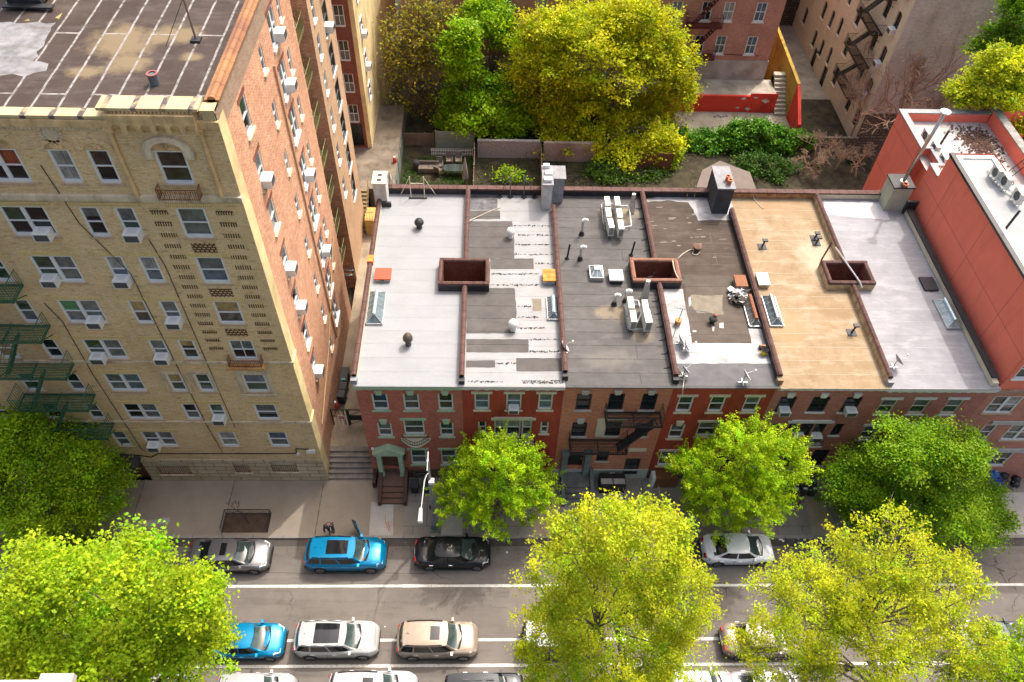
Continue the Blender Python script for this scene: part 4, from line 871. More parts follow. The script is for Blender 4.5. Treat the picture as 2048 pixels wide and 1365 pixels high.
for P in (q(Z4, (1380, 475), (1405, 490), (1400, 530), (1385, 520)), q(Z4, (1445, 455), (1480, 450), (1485, 500), (1445, 495)), q(Z4, (1215, 518), (1250, 518), (1248, 532), (1220, 530)), q(Z4, (1180, 240), (1200, 225), (1205, 300), (1185, 320))): rp(H4, P, SILV, .012, .04, seed=2)
random.seed(5)
for k in range(26):
    x, y = Z3(random.uniform(1010, 1700), random.uniform(380, 860)); l = random.uniform(4, 15); h = random.uniform(.5, 1.2)
    rp(H4, [(x, y), (x+l, y-h), (x+l+3, y+h), (x+3, y+h*1.6)], M('worn_felt_mark', (.21, .175, .14), .9, .2, 3), .0075+.0001*k, .03, 'worn_mark', k)
rp(H6, [(1648, 402), (1770, 405), (1780, 440), (1650, 430)], M('pale_aluminium', (.47, .47, .48), .5, .1, 2), .004, .1)

# ------------------------------------------------------------------ red stucco building and its brick front
STUC = M('red_stucco', (.82, .20, .13), .85, .06, .5, grain=.1)
def stucco():
    m, nt, b = nodes('red_stucco_panels'); co = wallco(nt); br = N(nt, 'ShaderNodeTexBrick'); L(nt, co, br.inputs['Vector'])
    for k, v in (('Scale', 1), ('Mortar Size', .018), ('Brick Width', 4.6), ('Row Height', 3.1)): br.inputs[k].default_value = v
    br.offset = 0; br.inputs['Color1'].default_value = (.84, .21, .135, 1); br.inputs['Color2'].default_value = (.81, .20, .128, 1); br.inputs['Mortar'].default_value = (.40, .085, .055, 1)
    c = mixc(nt, ramp(nt, noise(nt, co, .7, 6), .3, .7), mixc(nt, 1., br.outputs[0], (.9, .9, .9), 'MULTIPLY'), br.outputs[0])
    c = mixc(nt, ramp(nt, noise(nt, co, 40, 2), .3, .7), mixc(nt, 1., c, (.86, .86, .86), 'MULTIPLY'), c)
    c = mixc(nt, ramp(nt, noise(nt, co, 1, 7, .7, (1.6, .18, 1)), .5, .8), c, mixc(nt, 1., c, (.80, .76, .74), 'MULTIPLY'))
    L(nt, c, b.inputs['Base Color']); b.inputs['Roughness'].default_value = .9; bump(nt, b, noise(nt, co, 60, 2), .006, .5); return m
STP = stucco()
RB = thing('stucco_building', 'taller red stucco building with white roofs and metal edged parapets, right of the silver roof', 'building', (30, 33, 0))
x0, x1 = 28.2, 38.0
mb = MB()
def bl(mb, x0, y0, z0, x1, y1, z1): mb.face([(x0, y0, z0), (x1, y0, z0), (x1, y0, z1), (x0, y0, z1)]); mb.face([(x1, y1, z0), (x0, y1, z0), (x0, y1, z1), (x1, y1, z1)]); mb.face([(x0, y1, z0), (x0, y0, z0), (x0, y0, z1), (x0, y1, z1)]); mb.face([(x1, y0, z0), (x1, y1, z0), (x1, y1, z1), (x1, y0, z1)])
mb.face([(28.2, 39.0, -1), (28.2, 25.22, -1), (28.2, 25.22, 15.35), (28.2, 39.0, 15.35)])       # west wall, tall part
mb.face([(28.2, 40.35, -1), (28.2, 39.0, -1), (28.2, 39.0, 13.55), (28.2, 40.35, 13.55)])
mb.face([(28.95, 42.1, -1), (28.95, 40.35, -1), (28.95, 40.35, 13.4), (28.95, 42.1, 13.4)])
mb.face([(28.2, 40.35, -1), (28.95, 40.35, -1), (28.95, 40.35, 13.55), (28.2, 40.35, 13.55)]); mb.face([(28.2, 42.1, -1), (28.95, 42.1, -1), (28.95, 42.1, 13.55), (28.2, 42.1, 13.55)])
mb.face([(28.2, 46.3, -1), (28.2, 42.1, -1), (28.2, 42.1, 13.55), (28.2, 46.3, 13.55)]); mb.face([(x1, 46.3, -1), (28.2, 46.3, -1), (28.2, 46.3, 13.55), (x1, 46.3, 13.55)])
mb.face([(28.2, 39.0, 12.8), (31, 39.0, 12.8), (31, 39.0, 15.35), (28.2, 39.0, 15.35)])
mb.face([(30.95, 36.2, 12.8), (30.95, 39.0, 12.8), (30.95, 39.0, 15.35), (30.95, 36.2, 15.35)])
mb.build('stucco_wall', STP, RB)
PFR = Plane('-y', 25.2); sh = [(28.5, 30.6, 10.75, 12.4)]; bh = [(28.45, 30.1, cz(6.45), cz(8.1)), (29.3, 30.05, cz(3.58), cz(5.14)), (30.95, 32.6, cz(3.5), cz(5.16)), (31.0, 32.6, cz(.36), cz(2.03)), (31.4, 33.0, cz(6.45), cz(8.1))]
bh[3] = (cx(31.2), cx(33.6), cz(.4), cz(2.0))
mb = MB(); wall_holes(mb, PFR, 28.2, x1, 9.75, 15.35, sh, .1); mb.build('front_stucco', STUC, RB)
mb = MB(); wall_holes(mb, PFR, 28.0, x1, -.2, 9.7, bh, .14); mb.build('front_brick', brick('coral_brick', (.54, .17, .11), (.64, .28, .2), (.58, .35, .27), var=.2, streak=.3), RB)
mb = MB(); PFR.box(mb, 28.1, x1, .001, .12, 9.5, 9.75); mb.build('brick_band', MATS['weathered_parapet_brick'], RB)
for w in sh+bh: window(RB, PFR, *w, WHITE, n=-.08, cols=2 if w[1]-w[0] > 1.2 else 1, sort='dark' if w in sh else None, sill=PINKS if w not in sh else WHITE, fw=.07)
mb = MB(); PFR.box(mb, 29.5, 33.5, .001, .1, cz(5.3), cz(5.6)); PFR.box(mb, 29.7, 34, .001, .14, cz(2.2), cz(2.5)); mb.build('stone_lintel', GRYL, RB)
RWR = seamed('white_membrane', (.40, .405, .41), (.44, .45, .455), (.52, .52, .53), w=40, h=1.05, ms=.014, jig=.02, stain=(.85, .83, .8), s=.8, blotch=(.40, .40, .40))
mb = MB(); mb.face([(28.3, 25.3, 15.22), (33.4, 25.3, 15.22), (33.4, 36.2, 15.22), (28.3, 36.2, 15.22)]); mb.face([(28.3, 36.2, 15.22), (30.85, 36.2, 15.22), (30.85, 39, 15.22), (28.3, 39, 15.22)]); mb.build('upper_roof', RWR, RB)
mb = MB(); mb.box(28.42, 25.4, 15.225, 28.75, 38.9, 15.3); mb.box(28.76, 38.6, 15.225, 30.85, 38.9, 15.3); mb.box(30.6, 36.2, 15.225, 30.9, 38.59, 15.3); mb.build('roof_curb', M('white_metal', (.68, .69, .70), .4, .08, 2), RB)
mb = MB(); mb.box(28.12, 25.2, 15.2, 28.41, 39.05, 15.37); mb.build('metal_edge', BLK, RB)
mb = MB(); mb.face([(28.3, 39, 12.85), (34.6, 39, 12.85), (34.6, 46.2, 12.85), (28.3, 46.2, 12.85)]); mb.face([(30.95, 30, 12.85), (34.6, 30, 12.85), (34.6, 39, 12.85), (30.95, 39, 12.85)]); mb.build('lower_roof', seamed('dusty_membrane', (.55, .53, .49), (.68, .67, .65), (.48, .47, .46), w=40, h=1.05, ms=.012, jig=.01, stain=(.72, .65, .55), s=.7), RB)
MGR = M('grey_metal_coping', (.22, .225, .24), .45, .12, 2)
mb = MB(); mb.box(28.14, 42.12, 13.5, 28.6, 46.36, 13.58); mb.box(28.61, 45.9, 13.5, 34.95, 46.36, 13.58); mb.box(28.14, 41.9, 13.5, 28.95, 42.115, 13.58); mb.box(28.75, 40.2, 13.45, 29.15, 41.89, 13.56); mb.box(28.14, 39.05, 13.5, 28.58, 40.36, 13.58); mb.box(28.585, 40.1, 13.5, 29.2, 40.36, 13.575); mb.build('metal_coping', MGR, RB)
mb = MB(); mb.box(34.5, 30, 12.86, 34.85, 45.88, 13.85); mb.box(28.62, 45.95, 12.86, 34.5, 46.28, 13.495); mb.build('inner_parapet', STUC, RB)
mb = MB(); mb.box(34.4, 30, 13.852, 34.98, 46, 13.93); mb.build('stone_coping', M('mossy_stone_coping', (.26, .25, .23), .9, .35, 3), RB)
lp = MB(); random.seed(8)
for _ in range(700):
    a = random.gauss(0, .5); b = random.gauss(0, .55); x = 33.0+.45*b+a*1.2; y = 43.6-.0+a*.4-b*1.5
    if x > 34.4: continue
    s = random.uniform(.05, .12); t = random.uniform(0, 6); z = 12.86+random.uniform(.005, .05)
    lp.face([(x+s*math.cos(t+k), y+s*math.sin(t+k), z+.01*k) for k in (0, 1.4, 3.1, 4.6)])
o = lp.build('leaf_litter', M('dead_leaf_litter', (.09, .045, .03), .9, .4, 2)); tag(o, 'heap of dead brown leaves on the white roof behind the red parapet', 'leaf litter', kind='stuff')

# ------------------------------------------------------------------ buildings beyond the gardens
PB = Plane('-y', 67.0)
BRB = brick('rear_red_brick', (.50, .18, .125), (.64, .30, .22), (.6, .38, .28), var=.3, streak=.4)
B = thing('brick_apartment_house', 'red brick apartment house with white sash windows on a plastered base behind the garden trees', 'apartment building', (10, 68, 3))
hb = []
for z in (13.8, 10.6, 7.4):
    for u in (-5.5, -2.5, .8, 4, 7.2, 10.2, 13.2, 16.0, 18.7, 20.7, 23.6): hb.append((u, u+.95, z-1.8, z))
mb = MB(); wall_holes(mb, PB, -8, 26.1, 5.0, 14.6, hb, .14); mb.build('front_wall', BRB, B)
random.seed(14)
for w in hb: window(B, PB, *w, WHITE, n=-.1, fw=.08, sort=random.choice(['dark', 'grey', 'white', 'dark', 'blue']), grid=True, sill=WSTONE)
mb = MB(); mb.box(-8, 66.9, 2.5, 26.15, 67.6, 4.99); mb.build('plaster_base', M('patched_plaster', (.36, .31, .25), .9, .3, .7, c2=(.5, .47, .42)), B)
mb = MB(); mb.face([(26.1, 67, 0), (26.1, 90, 0), (26.1, 90, 14.6), (26.1, 67, 14.6)]); mb.face([(-8, 90, 0), (-8, 67, 0), (-8, 67, 14.6), (-8, 90, 14.6)]); mb.build('side_wall', BRB, B)
escape(B, PB, [14.3, 11.9, 8.7, 5.6], 17.5, 20.6, M('dark_red_iron', (.10, .02, .018), .6, .3, 4), 1.1, stair=(20.2, 18.0), brackets=False)
mb = MB(); PB.box(mb, 18.6, 19.6, .101, .15, 2.6, 4.6); mb.build('cellar_door', M('grey_door_paint', (.2, .21, .23), .6, .15, 2), B)
cable([PB.p(u, .04, z) for u, z in ((18, 5.7), (20, 5.45), (22, 5.6), (25, 5.5))], .03, B)
PBX = Plane('-x', 33.45); BEB = brick('beige_brick', (.80, .67, .46), (.90, .78, .57), (.76, .65, .48), var=.2, streak=.45, dirt=(.7, .65, .6))
ZBE = 16.0
BE = thing('beige_apartment_house', 'beige brick apartment house with arched windows, black fire escape and a blank side wall', 'apartment building', (38, 65, 0))
he = []
for i in range(4):
    z = 3.9+i*3.05
    for u, w, k in ((60.5, .95, 0), (62.9, 1.0, 0), (67.3, 1.0, 0), (70.3, .75, .5), (72.6, .8, 0), (74.9, .9, -.3), (79, 1, 0), (82, 1, 0)): he.append((u, u+w, z+k-1.75, z+k))
he += [(73.4, 74.5, .3, 2.4), (69.8, 70.9, .0, 2.5)]
mb = MB(); wall_holes(mb, PBX, 59.6, 92, -.5, ZBE, he, .22); mb.build('west_wall', BEB, BE)
ARCHF = M('dark_bronze_frame', (.05, .05, .05), .5, .2, 3)
random.seed(2)
for a, b, c, d in he:
    w = window(BE, PBX, a, b, c, d, ARCHF, n=-.2, fw=.05, sort=random.choice(['dark', 'dark', 'green', 'brown']), sill=BEB)
    if d < 2.6: continue
    mb = MB()
    for s in (0, 1):       # segmental head closing the corners of the opening
        p = a if s == 0 else b; g = 1 if s == 0 else -1
        mb.face([PBX.p(p, .004, d), PBX.p(p, .004, d-.2), PBX.p(p+g*.18, .004, d-.07), PBX.p(p+g*(b-a)/2, .004, d)])
    mb.build('arch_brick', BEB, w)
SIDEB = brick('whitewashed_side_brick', (.74, .65, .53), (.88, .81, .71), (.62, .55, .47), h=.09, var=.35, streak=.8, dirt=(.62, .56, .5), dark=(.22, .18, .14))
mb = MB(); mb.face([(33.45, 59.6, -.5), (80, 59.6, -.5), (80, 59.6, ZBE), (33.45, 59.6, ZBE)]); mb.build('side_wall', SIDEB, BE)
mb = MB(); mb.box(33.46, 59.52, -.4, 80, 59.598, 4.4); mb.build('stone_plinth', brick('rubble_stone', (.20, .16, .12), (.30, .25, .19), (.09, .07, .05), w=.6, h=.3, ms=.04, var=.4), BE)
escape(BE, PBX, [13.4, 10.3, 7.2, 4.2], 62.3, 66.6, IRON, 1.0, stair=(63.0, 65.9), rail_h=.9)
for k, lab in enumerate(('highest of the corner column', 'second down in the corner column', 'third down in the corner column', 'lowest of the corner column')): ac(PBX, 61.0, [13.9, 10.85, 7.8, 4.75][k]-.2*0+.35, 'white air conditioner on the beige apartment house, '+lab, 'air conditioners on the beige building')
for (u, z), lab in zip(((67.8, 11.8), (75.3, 10.5)), ('beside the fire escape of the beige building', 'far along the beige building near its corner court')): ac(PBX, u, z, 'white air conditioner '+lab, 'air conditioners on the beige building')
mb = MB(); mb.box(26.1, 82, 0, 33.4, 83, 12); o = mb.build('court_end_wall', brick('blackened_stone', (.10, .08, .06), (.18, .15, .12), (.05, .04, .03), w=.5, h=.25, ms=.04, var=.5)); tag(o, 'dark stone wall closing the narrow passage between the brick and beige buildings', 'wall')
mb = MB(); mb.face([(33.45, 59.6, ZBE-.5), (80, 59.6, ZBE-.5), (80, 92, ZBE-.5), (33.45, 92, ZBE-.5)]); mb.build('roof', RG3, BE); mb = MB(); mb.face([(-8, 67, 14.2), (26.1, 67, 14.2), (26.1, 90, 14.2), (-8, 90, 14.2)]); mb.build('roof', RG3, B); mb = MB(); mb.face([(34.95, 25.22, -1), (34.95, 46.3, -1), (34.95, 46.3, 13.55), (34.95, 25.22, 13.55)]); mb.build('east_wall', STUC, RB)
# the near building, only its parapet corner reaches into the picture
NB = thing('near_building', 'corner of a near brick building with pale stone coping at the lower left edge', 'building', (-12, 5, 0))
zc = 20; cxy = [G(x, y, zc) for x, y in ((0, 1358), (85, 1356), (148, 1347), (160, 1365))]
xr, yr = cxy[2][0], cxy[2][1]
mb = MB(); mb.box(-40, yr-6, 0, xr-.1, yr-.1, zc-.25); mb.box(-39.8, yr-5.9, zc-.4, xr-.8, yr-.8, zc-.249); mb.build('wall', brick('near_dark_brick', (.12, .06, .045), (.18, .10, .07), (.15, .11, .09)), NB)
mb = MB(); mb.box(-40, yr-.75, zc-.248, xr-.95, yr-.15, zc-.08); mb.box(xr-.949, yr-.8, zc-.248, xr, yr, zc); mb.box(xr-.5, yr-6, zc-.248, xr, yr-.801, zc-.06); mb.build('stone_coping', M('pale_weathered_stone', (.5, .47, .42), .9, .2, 2.5), NB)
# ------------------------------------------------------------------ things on the roofs
ZU = ZR+.004
def rpos(px, py, z=ZU): return G(px, py, z)
def hatch(px0, py0, px1, py1, m, label, h=.42, side=GALV, name='roof_hatch', over=.05):
    """lid seen at pixels px0..px1, py0..py1 (its top face)"""
    z = ZU+h; a = G(px0, py0, z); b = G(px1, py1, z); x0, y1 = a[0], a[1]; x1, y0 = b[0], b[1]
    t = thing(name, label, 'roof hatch', ((x0+x1)/2, (y0+y1)/2, ZR))
    MB().box(x0+over, y0+over, ZU, x1-over, y1-over, z-.1).build('curb', side, t)
    MB().box(x0, y0, z-.098, x1, y1, z).build('lid', m, t)
    mb = MB(); mb.box((x0+x1)/2-.1, y0-.06, z-.09, (x0+x1)/2+.1, y0-.002, z-.05); mb.build('handle', IRON, t); return t
hatch(751, 536, 781, 559, M('red_hatch_paint', (.52, .075, .03), .55, .1, 2), 'square red roof hatch on the bright white roof beside the alley coping', .3)
hatch(1085, 538, 1112, 562, M('rusty_orange_sheet', (.62, .20, .015), .7, .35, 3, c2=(.75, .36, .05), st=(.6, 3, 1)), 'rusty orange roof hatch on the striped black and white roof')
hatch(1217, 539, 1248, 561, M('light_grey_lid', (.56, .60, .62), .5, .06, 2), 'light grey roof hatch on the dark grey roof beside a glass pyramid skylight', .4, TAR)
hatch(1511, 545, 1542, 570, WHITE, 'plain white roof hatch on the tan roof', .35, M('tan_coated_curb', (.5, .33, .16), .8, .25, 2))
hatch(1467, 550, 1497, 573, M('rust_brown_sheet', (.24, .095, .045), .8, .15, 2), 'rust brown roof hatch on the patched brown roof near a debris pile', .45)
hatch(1838, 554, 1879, 580, M('black_rubber_lid', (.025, .025, .035), .5, .3, 3), 'flat black roof hatch on the silver coated roof', .14, TAR)
SKG = glassy('skylight_glass', (.11, .15, .16), .12)
def skylight(fx, fy, bx, by, w, label, ridge=GALV, h=.55, glass=None, bars=5):
    """long hipped lantern light; fx,fy / bx,by = middle of its front and back foot"""
    a = rpos(fx, fy); b = rpos(bx, by); x = (a[0]+b[0])/2; y0, y1 = a[1], b[1]
    t = thing('skylight', label, 'skylight', (x, (y0+y1)/2, ZR), 'long lantern skylights')
    mb = MB(); mb.box(x-w/2, y0, ZU, x+w/2, y1, ZU+.14); mb.build('curb', GALV, t)
    z0, z1 = ZU+.142, ZU+h; e = w*.45; ins = .03; mb = MB()
    P = [(x-w/2+ins, y0+ins, z0), (x+w/2-ins, y0+ins, z0), (x+w/2-ins, y1-ins, z0), (x-w/2+ins, y1-ins, z0)]; R0, R1 = (x, y0+e, z1), (x, y1-e, z1)
    mb.face([P[0], P[1], R0]); mb.face([P[1], P[2], R1, R0]); mb.face([P[2], P[3], R1]); mb.face([P[3], P[0], R0, R1]); mb.build('glazing', glass or SKG, t)
    mb = MB()
    for k in range(bars):
        y = R0[1]+(R1[1]-R0[1])*k/(bars-1)
        for s in (-1, 1): mb.cyl((x+s*(w/2-ins), y, z0), (x, y, z1), .022, n=5)
    for p, r in ((P[0], R0), (P[1], R0), (P[2], R1), (P[3], R1)): mb.cyl(p, r, .028, n=5)
    mb.build('glazing_bar', GALV, t)
    mb = MB(); mb.cyl((x, R0[1]-.1, z1), (x, R1[1]+.1, z1), .11, n=8); mb.build('ridge_cap', ridge, t); return t
BLG = M('bluish_galvanised', (.34, .46, .52), .4, .1, 3, metal=.4)
skylight(749, 651, 756, 586, .98, 'long hipped glass skylight with pale blue ridge on the bright white roof', BLG)
skylight(1106, 642, 1105, 597, .7, 'small hipped glass skylight with blue ridge on the striped roof', BLG, .45, bars=7)
skylight(1551, 655, 1537, 595, .8, 'long glass skylight with round silver ridge on the tan roof', GALV, .5)
skylight(1510, 656, 1494, 596, .75, 'old skylight with rust red ridge on the patched brown roof', M('red_rust_ridge', (.27, .10, .05), .75, .3, 4), .5, glassy('old_wired_glass', (.12, .11, .10), .4))
skylight(1903, 660, 1882, 602, .85, 'glass lantern skylight with white bars on the silver coated roof', BLG, .5, glassy('pale_skylight_glass', (.3, .36, .38), .2))
a = G(1178, 531, ZU+.3); b = G(1208, 556, ZU+.3); t = thing('pyramid_skylight', 'square glass pyramid skylight on the dark grey roof beside a light grey hatch', 'skylight', ((a[0]+b[0])/2, (a[1]+b[1])/2, ZR))
x0, y1, x1, y0 = a[0], a[1], b[0], b[1]; MB().box(x0, y0, ZU, x1, y1, ZU+.3).build('curb', GALV, t)
cxm, cym, zz = (x0+x1)/2, (y0+y1)/2, ZU+.62; d = .16; Q = [(x0+.04, y0+.04, ZU+.302), (x1-.04, y0+.04, ZU+.302), (x1-.04, y1-.04, ZU+.302), (x0+.04, y1-.04, ZU+.302)]; C = [(cxm-d, cym-d, zz), (cxm+d, cym-d, zz), (cxm+d, cym+d, zz), (cxm-d, cym+d, zz)]
mb = MB()
for i in range(4): mb.face([Q[i], Q[(i+1) % 4], C[(i+1) % 4], C[i]])
mb.build('glazing', MATS['pale_skylight_glass'], t); mb = MB()
for i in range(4):
    mb.cyl(Q[i], C[i], .022, n=5); j = (i+1) % 4; mb.cyl([(Q[i][k]+Q[j][k])/2 for k in range(3)], [(C[i][k]+C[j][k])/2 for k in range(3)], .018, n=5)
mb.build('glazing_bar', WHITE, t); MB().box(cxm-d-.02, cym-d-.02, zz-.01, cxm+d+.02, cym+d+.02, zz+.05).build('vent_cap', WHITE, t)
# vents
def vent(px, py, r, h, m, label, name='mushroom_vent'):
    c = rpos(px, py); t = thing(name, label, 'roof vent', c); mb = MB(); mb.cyl(c, (c[0], c[1], c[2]+h*.5), r*.62, n=12); mb.build('neck', m, t)
    mb = MB(); mb.lathe((c[0], c[1], c[2]+h*.45), [(r*.7, 0), (r, .06), (r*1.02, h*.2), (r*.75, h*.42), (.01, h*.52)], 14); mb.build('cap', m, t, smooth=True); return t
BRNZ = M('dark_bronze_vent', (.10, .085, .07), .45, .3, 4, metal=.3)
vent(839, 456, .3, .75, M('black_vent', (.03, .033, .03), .5, .4, 5), 'black turbine vent near the back of the bright white roof', 'turbine_vent'); vent(817, 690, .28, .95, BRNZ, 'bronze round topped vent near the front of the bright white roof')
vent(1021, 475, .27, .8, WHITE, 'white domed vent on the striped roof, the farther one'); vent(1026, 660, .29, .85, WHITE, 'white domed vent on the striped roof, the nearer one')
t = vent(1424, 646, .24, .5, M('black_vent'), 'squat black vent with a red cap on the brown felt patch'); MB().lathe((rpos(1424, 646)[0]+.1, rpos(1424, 646)[1]+.1, ZU+.5), [(.12, 0), (.1, .12), (.01, .16)], 10).build('red_cap', MATS['dull_red'], t)
def gooseneck(px, py, h, label, m=GALV, elbow=True, r=.085):
    c = rpos(px, py); t = thing('vent_pipe', label, 'vent pipe', c)
    mb = MB(); mb.lathe(c, [(r*2.2, 0), (r*2.0, .05), (r*1.3, .3), (r*1.1, .3)], 10); mb.build('boot', TAR, t)
    mb = MB(); mb.cyl(c, (c[0], c[1], c[2]+h), r, n=9); mb.build('pipe', m, t)
    if elbow: mb = MB(); mb.tube([(c[0], c[1], c[2]+h-.02), (c[0]+.03, c[1], c[2]+h+.1), (c[0]+.15, c[1], c[2]+h+.14), (c[0]+.26, c[1]-.02, c[2]+h+.06)], r*1.25, 9); mb.build('elbow', WHITE, t)
    return t
gooseneck(1163, 470, 1.15, 'steel vent pipe with white elbow on the dark grey roof, farther from the pyramid skylight'); gooseneck(1160, 520, 1.0, 'steel vent pipe with white elbow on the dark grey roof just behind the pyramid skylight')
gooseneck(1228, 610, .75, 'short steel vent pipe with white elbow left of the nearer condenser cluster'); gooseneck(1250, 604, .85, 'short steel vent pipe touching the corner of the nearer condenser cluster')
BLKP = M('black_pipe', (.015, .015, .017), .5, .2, 4)
for px, py, h, lab in ((1134, 518, 1.25, 'thin black pipe standing on the dark grey roof beside the clay coping'), (1262, 511, 1.2, 'thin black pipe standing on the dark grey roof near the light well')):
    c = rpos(px, py); t = thing('standing_pipe', lab, 'pipe', c); mb = MB(); mb.cyl(c, (c[0]+.08, c[1], c[2]+h), .06, n=8); mb.build('pipe', BLKP, t); MB().lathe(c, [(.16, 0), (.07, .12)], 10).build('boot', TAR, t)
def duct(px, py, h, label):
    c = rpos(px, py); t = thing('flue_duct', label, 'flue', c); mb = MB(); mb.hexa([(c[0]-.2, c[1]-.16, c[2]), (c[0]+.2, c[1]-.16, c[2]), (c[0]+.2, c[1]+.16, c[2]), (c[0]-.2, c[1]+.16, c[2]), (c[0]-.12, c[1]-.05, c[2]+h), (c[0]+.1, c[1]-.05, c[2]+h), (c[0]+.1, c[1]+.12, c[2]+h), (c[0]-.12, c[1]+.12, c[2]+h)])
    mb.build('duct', M('crumpled_foil', (.6, .61, .6), .3, .3, 9, metal=.8, bmp=.8), t); return t
duct(1262, 425, 1.5, 'crumpled silver duct behind the farther condenser cluster'); duct(1289, 598, 1.5, 'crumpled silver duct in front of the light well on the dark grey roof')
def pad(px, py, h, label):
    c = rpos(px, py); t = thing('roof_stack', label, 'roof vent', c); mb = MB(); s = .26; mb.box(c[0]-s, c[1]-s, c[2], c[0]+s, c[1]+s, c[2]+.03); mb.build('flashing', TAR, t)
    mb = MB(); mb.cyl((c[0], c[1], c[2]+.02), (c[0]+.06, c[1], c[2]+h), .055, n=8); mb.box(c[0]-.1, c[1]-.12, c[2]+h, c[0]+.22, c[1]+.12, c[2]+h+.1); mb.build('cowl', BLKP, t)
pad(1524, 494, .5, 'black capped stack on a black pad, alone on the left of the tan roof'); pad(1629, 477, .4, 'black capped stack at the back of a pair on the tan roof'); pad(1632, 487, .45, 'black capped stack at the front of a pair on the tan roof'); pad(1703, 666, .6, 'black capped stack on the tan roof near the front party wall')
c = rpos(1643, 520); t = thing('leaning_pipe', 'slanted dark red pipe leaning beside the light well on the tan roof', 'pipe', c); mb = MB(); mb.cyl(c, (c[0]+.25, c[1]+.15, c[2]+1.4), .055, n=7); mb.build('pipe', BROWNST, t)
c0 = (20.9, 34.6, 10.9); mb = MB(); mb.tube([(21.6, 35.4, 10.78), (21.65, 34.3, 10.98), (22.1, 32.2, 10.98), (22.2, 31.9, 10.8)], .05, 6); o = mb.build('conduit', GALV); tag(o, 'grey conduit laid slantwise over the light well between the tan and silver roofs', 'conduit')
# condensers
def make_condenser():
    t = thing('condenser_unit', 'x', 'condenser')
    MB().box(-.17, -.44, .28, .17, .44, 1.0).build('casing', M('condenser_enamel', (.66, .65, .58), .5, .08, 2), t)
    q = MB(); q.lathe((0, 0, 0), [(.01, 0), (.3, 0), (.3, .012)], 16); q.v = [(.171+z, x+.06, y+.64) for x, y, z in q.v]; q.build('fan_grille', DARKG, t)
    q = MB()
    for k in range(9): q.box(-.13+k*.03, -.447, .36, -.115+k*.03, -.441, .92)
    q.build('coil_fins', DARKG, t)
    q = MB()
    for x in (-.15, .13):
        for y in (-.36, .34): q.box(x, y, 0, x+.03, y+.03, .279)
    q.box(-.2, -.4, .2, .2, -.37, .23); q.box(-.2, .37, .2, .2, .4, .23); q.build('stand', M('teal_stand', (.18, .26, .28), .5, .2, 3), t); return t
_cd = [None]
def condenser(px, py, rz, label, grp, z=ZU, s=1.):
    t = _cd[0] if _cd[0] is None or not _cd[0].get('used') else copy_tree(_cd[0])
    if t is None: t = _cd[0] = make_condenser()
    t['used'] = True
    c = G(px, py, z+1.0*s); t.location = (c[0], c[1], z); t.rotation_euler = (0, 0, rz); t.scale = (s,)*3; t['label'] = label; t['group'] = grp; return t
g1 = 'condensers on the dark grey roof'
for px, py, rz, lab in ((1215, 402, 0, 'cream condenser at the back left of the farther cluster'), (1235, 402, 0, 'cream condenser at the back right of the farther cluster'), (1217, 424, 0, 'cream condenser in the middle left of the farther cluster'), (1222, 446, .06, 'cream condenser at the front left of the farther cluster'), (1239, 426, 0, 'small cream condenser in the middle right of the farther cluster'), (1242, 449, 0, 'cream condenser at the front right of the farther cluster'),
        (1262, 605, 0, 'cream condenser at the back left of the nearer cluster'), (1291, 611, 0, 'cream condenser at the back right of the nearer cluster'), (1267, 632, 0, 'cream condenser at the front left of the nearer cluster'), (1296, 632, .05, 'big cream condenser at the front right of the nearer cluster')):
    condenser(px, py, rz, lab+' on the dark grey roof', g1, s=1.12 if 'big' in lab else 1.)
def pipeframe(pts, label, r=.035, m=WHITE, z=0):
    mb = MB(); mb.tube([G(x, y, ZU+h) for x, y, h in pts], r, 6); o = mb.build('pipe_run', m); tag(o, label, 'pipe run'); return o
pipeframe([(1207, 448, .1), (1203, 410, .15), (1210, 402, .4), (1232, 412, .5), (1255, 412, .5), (1259, 420, .4), (1263, 452, .3), (1247, 455, .3)], 'white insulated pipe looping round the farther condenser cluster')
pipeframe([(1259, 661, .1), (1251, 612, .2), (1262, 600, .3), (1277, 602, .6), (1282, 628, .4), (1275, 645, .3), (1268, 655, .1)], 'white insulated pipe looping round the nearer condenser cluster')
mb = MB()
for (a, b, c) in ((1215, 455, 6), (1262, 655, 5)):
    p = G(a, b, ZU+.25); 
    for k in range(2): mb.box(p[0]-.2, p[1]-.1+k*1.9, ZU+.16, p[0]+1.1, p[1]-.05+k*1.9, ZU+.21)
    mb.box(p[0]-.2, p[1]-.1, ZU+.1, p[0]-.15, p[1]+1.85, ZU+.15); mb.box(p[0]+1.05, p[1]-.1, ZU+.1, p[0]+1.1, p[1]+1.85, ZU+.15)
o = mb.build('condenser_rack', MATS['teal_stand']); tag(o, 'low teal steel rack under the condenser clusters on the dark grey roof', 'rack')
zt = 15.23
for px, py, lab in ((2000, 335, 'white condenser on the upper white roof, far one by the ladder'), (2018, 352, 'white condenser on the upper white roof, second one from the ladder'), (2044, 382, 'white condenser at the right edge of the upper white roof')): condenser(px, py, math.pi, lab, 'condensers on the stucco building', zt, .9)
for px, py, lab in ((1858, 262, 'condenser nearest the grey parapet corner on the lower white roof'), (1875, 288, 'middle condenser on the lower white roof behind the tall flue'), (1892, 312, 'condenser beside the tall white roofed block, on the lower white roof')): condenser(px, py, math.pi, lab, 'condensers on the stucco building', 12.9, .9)
mb = MB(); mb.tube([G(x, y, zt+h) for x, y, h in ((1982, 330, .3), (1985, 350, .3), (2000, 368, .25), (2030, 385, .25), (2046, 398, .2))], .06, 6); mb.tube([G(x, y, zt+h) for x, y, h in ((1990, 352, .2), (2008, 374, .2), (2048, 402, .2))], .05, 6); o = mb.build('pipe_run', WHITE); tag(o, 'white insulated pipes along the condensers on the upper white roof', 'pipe run')
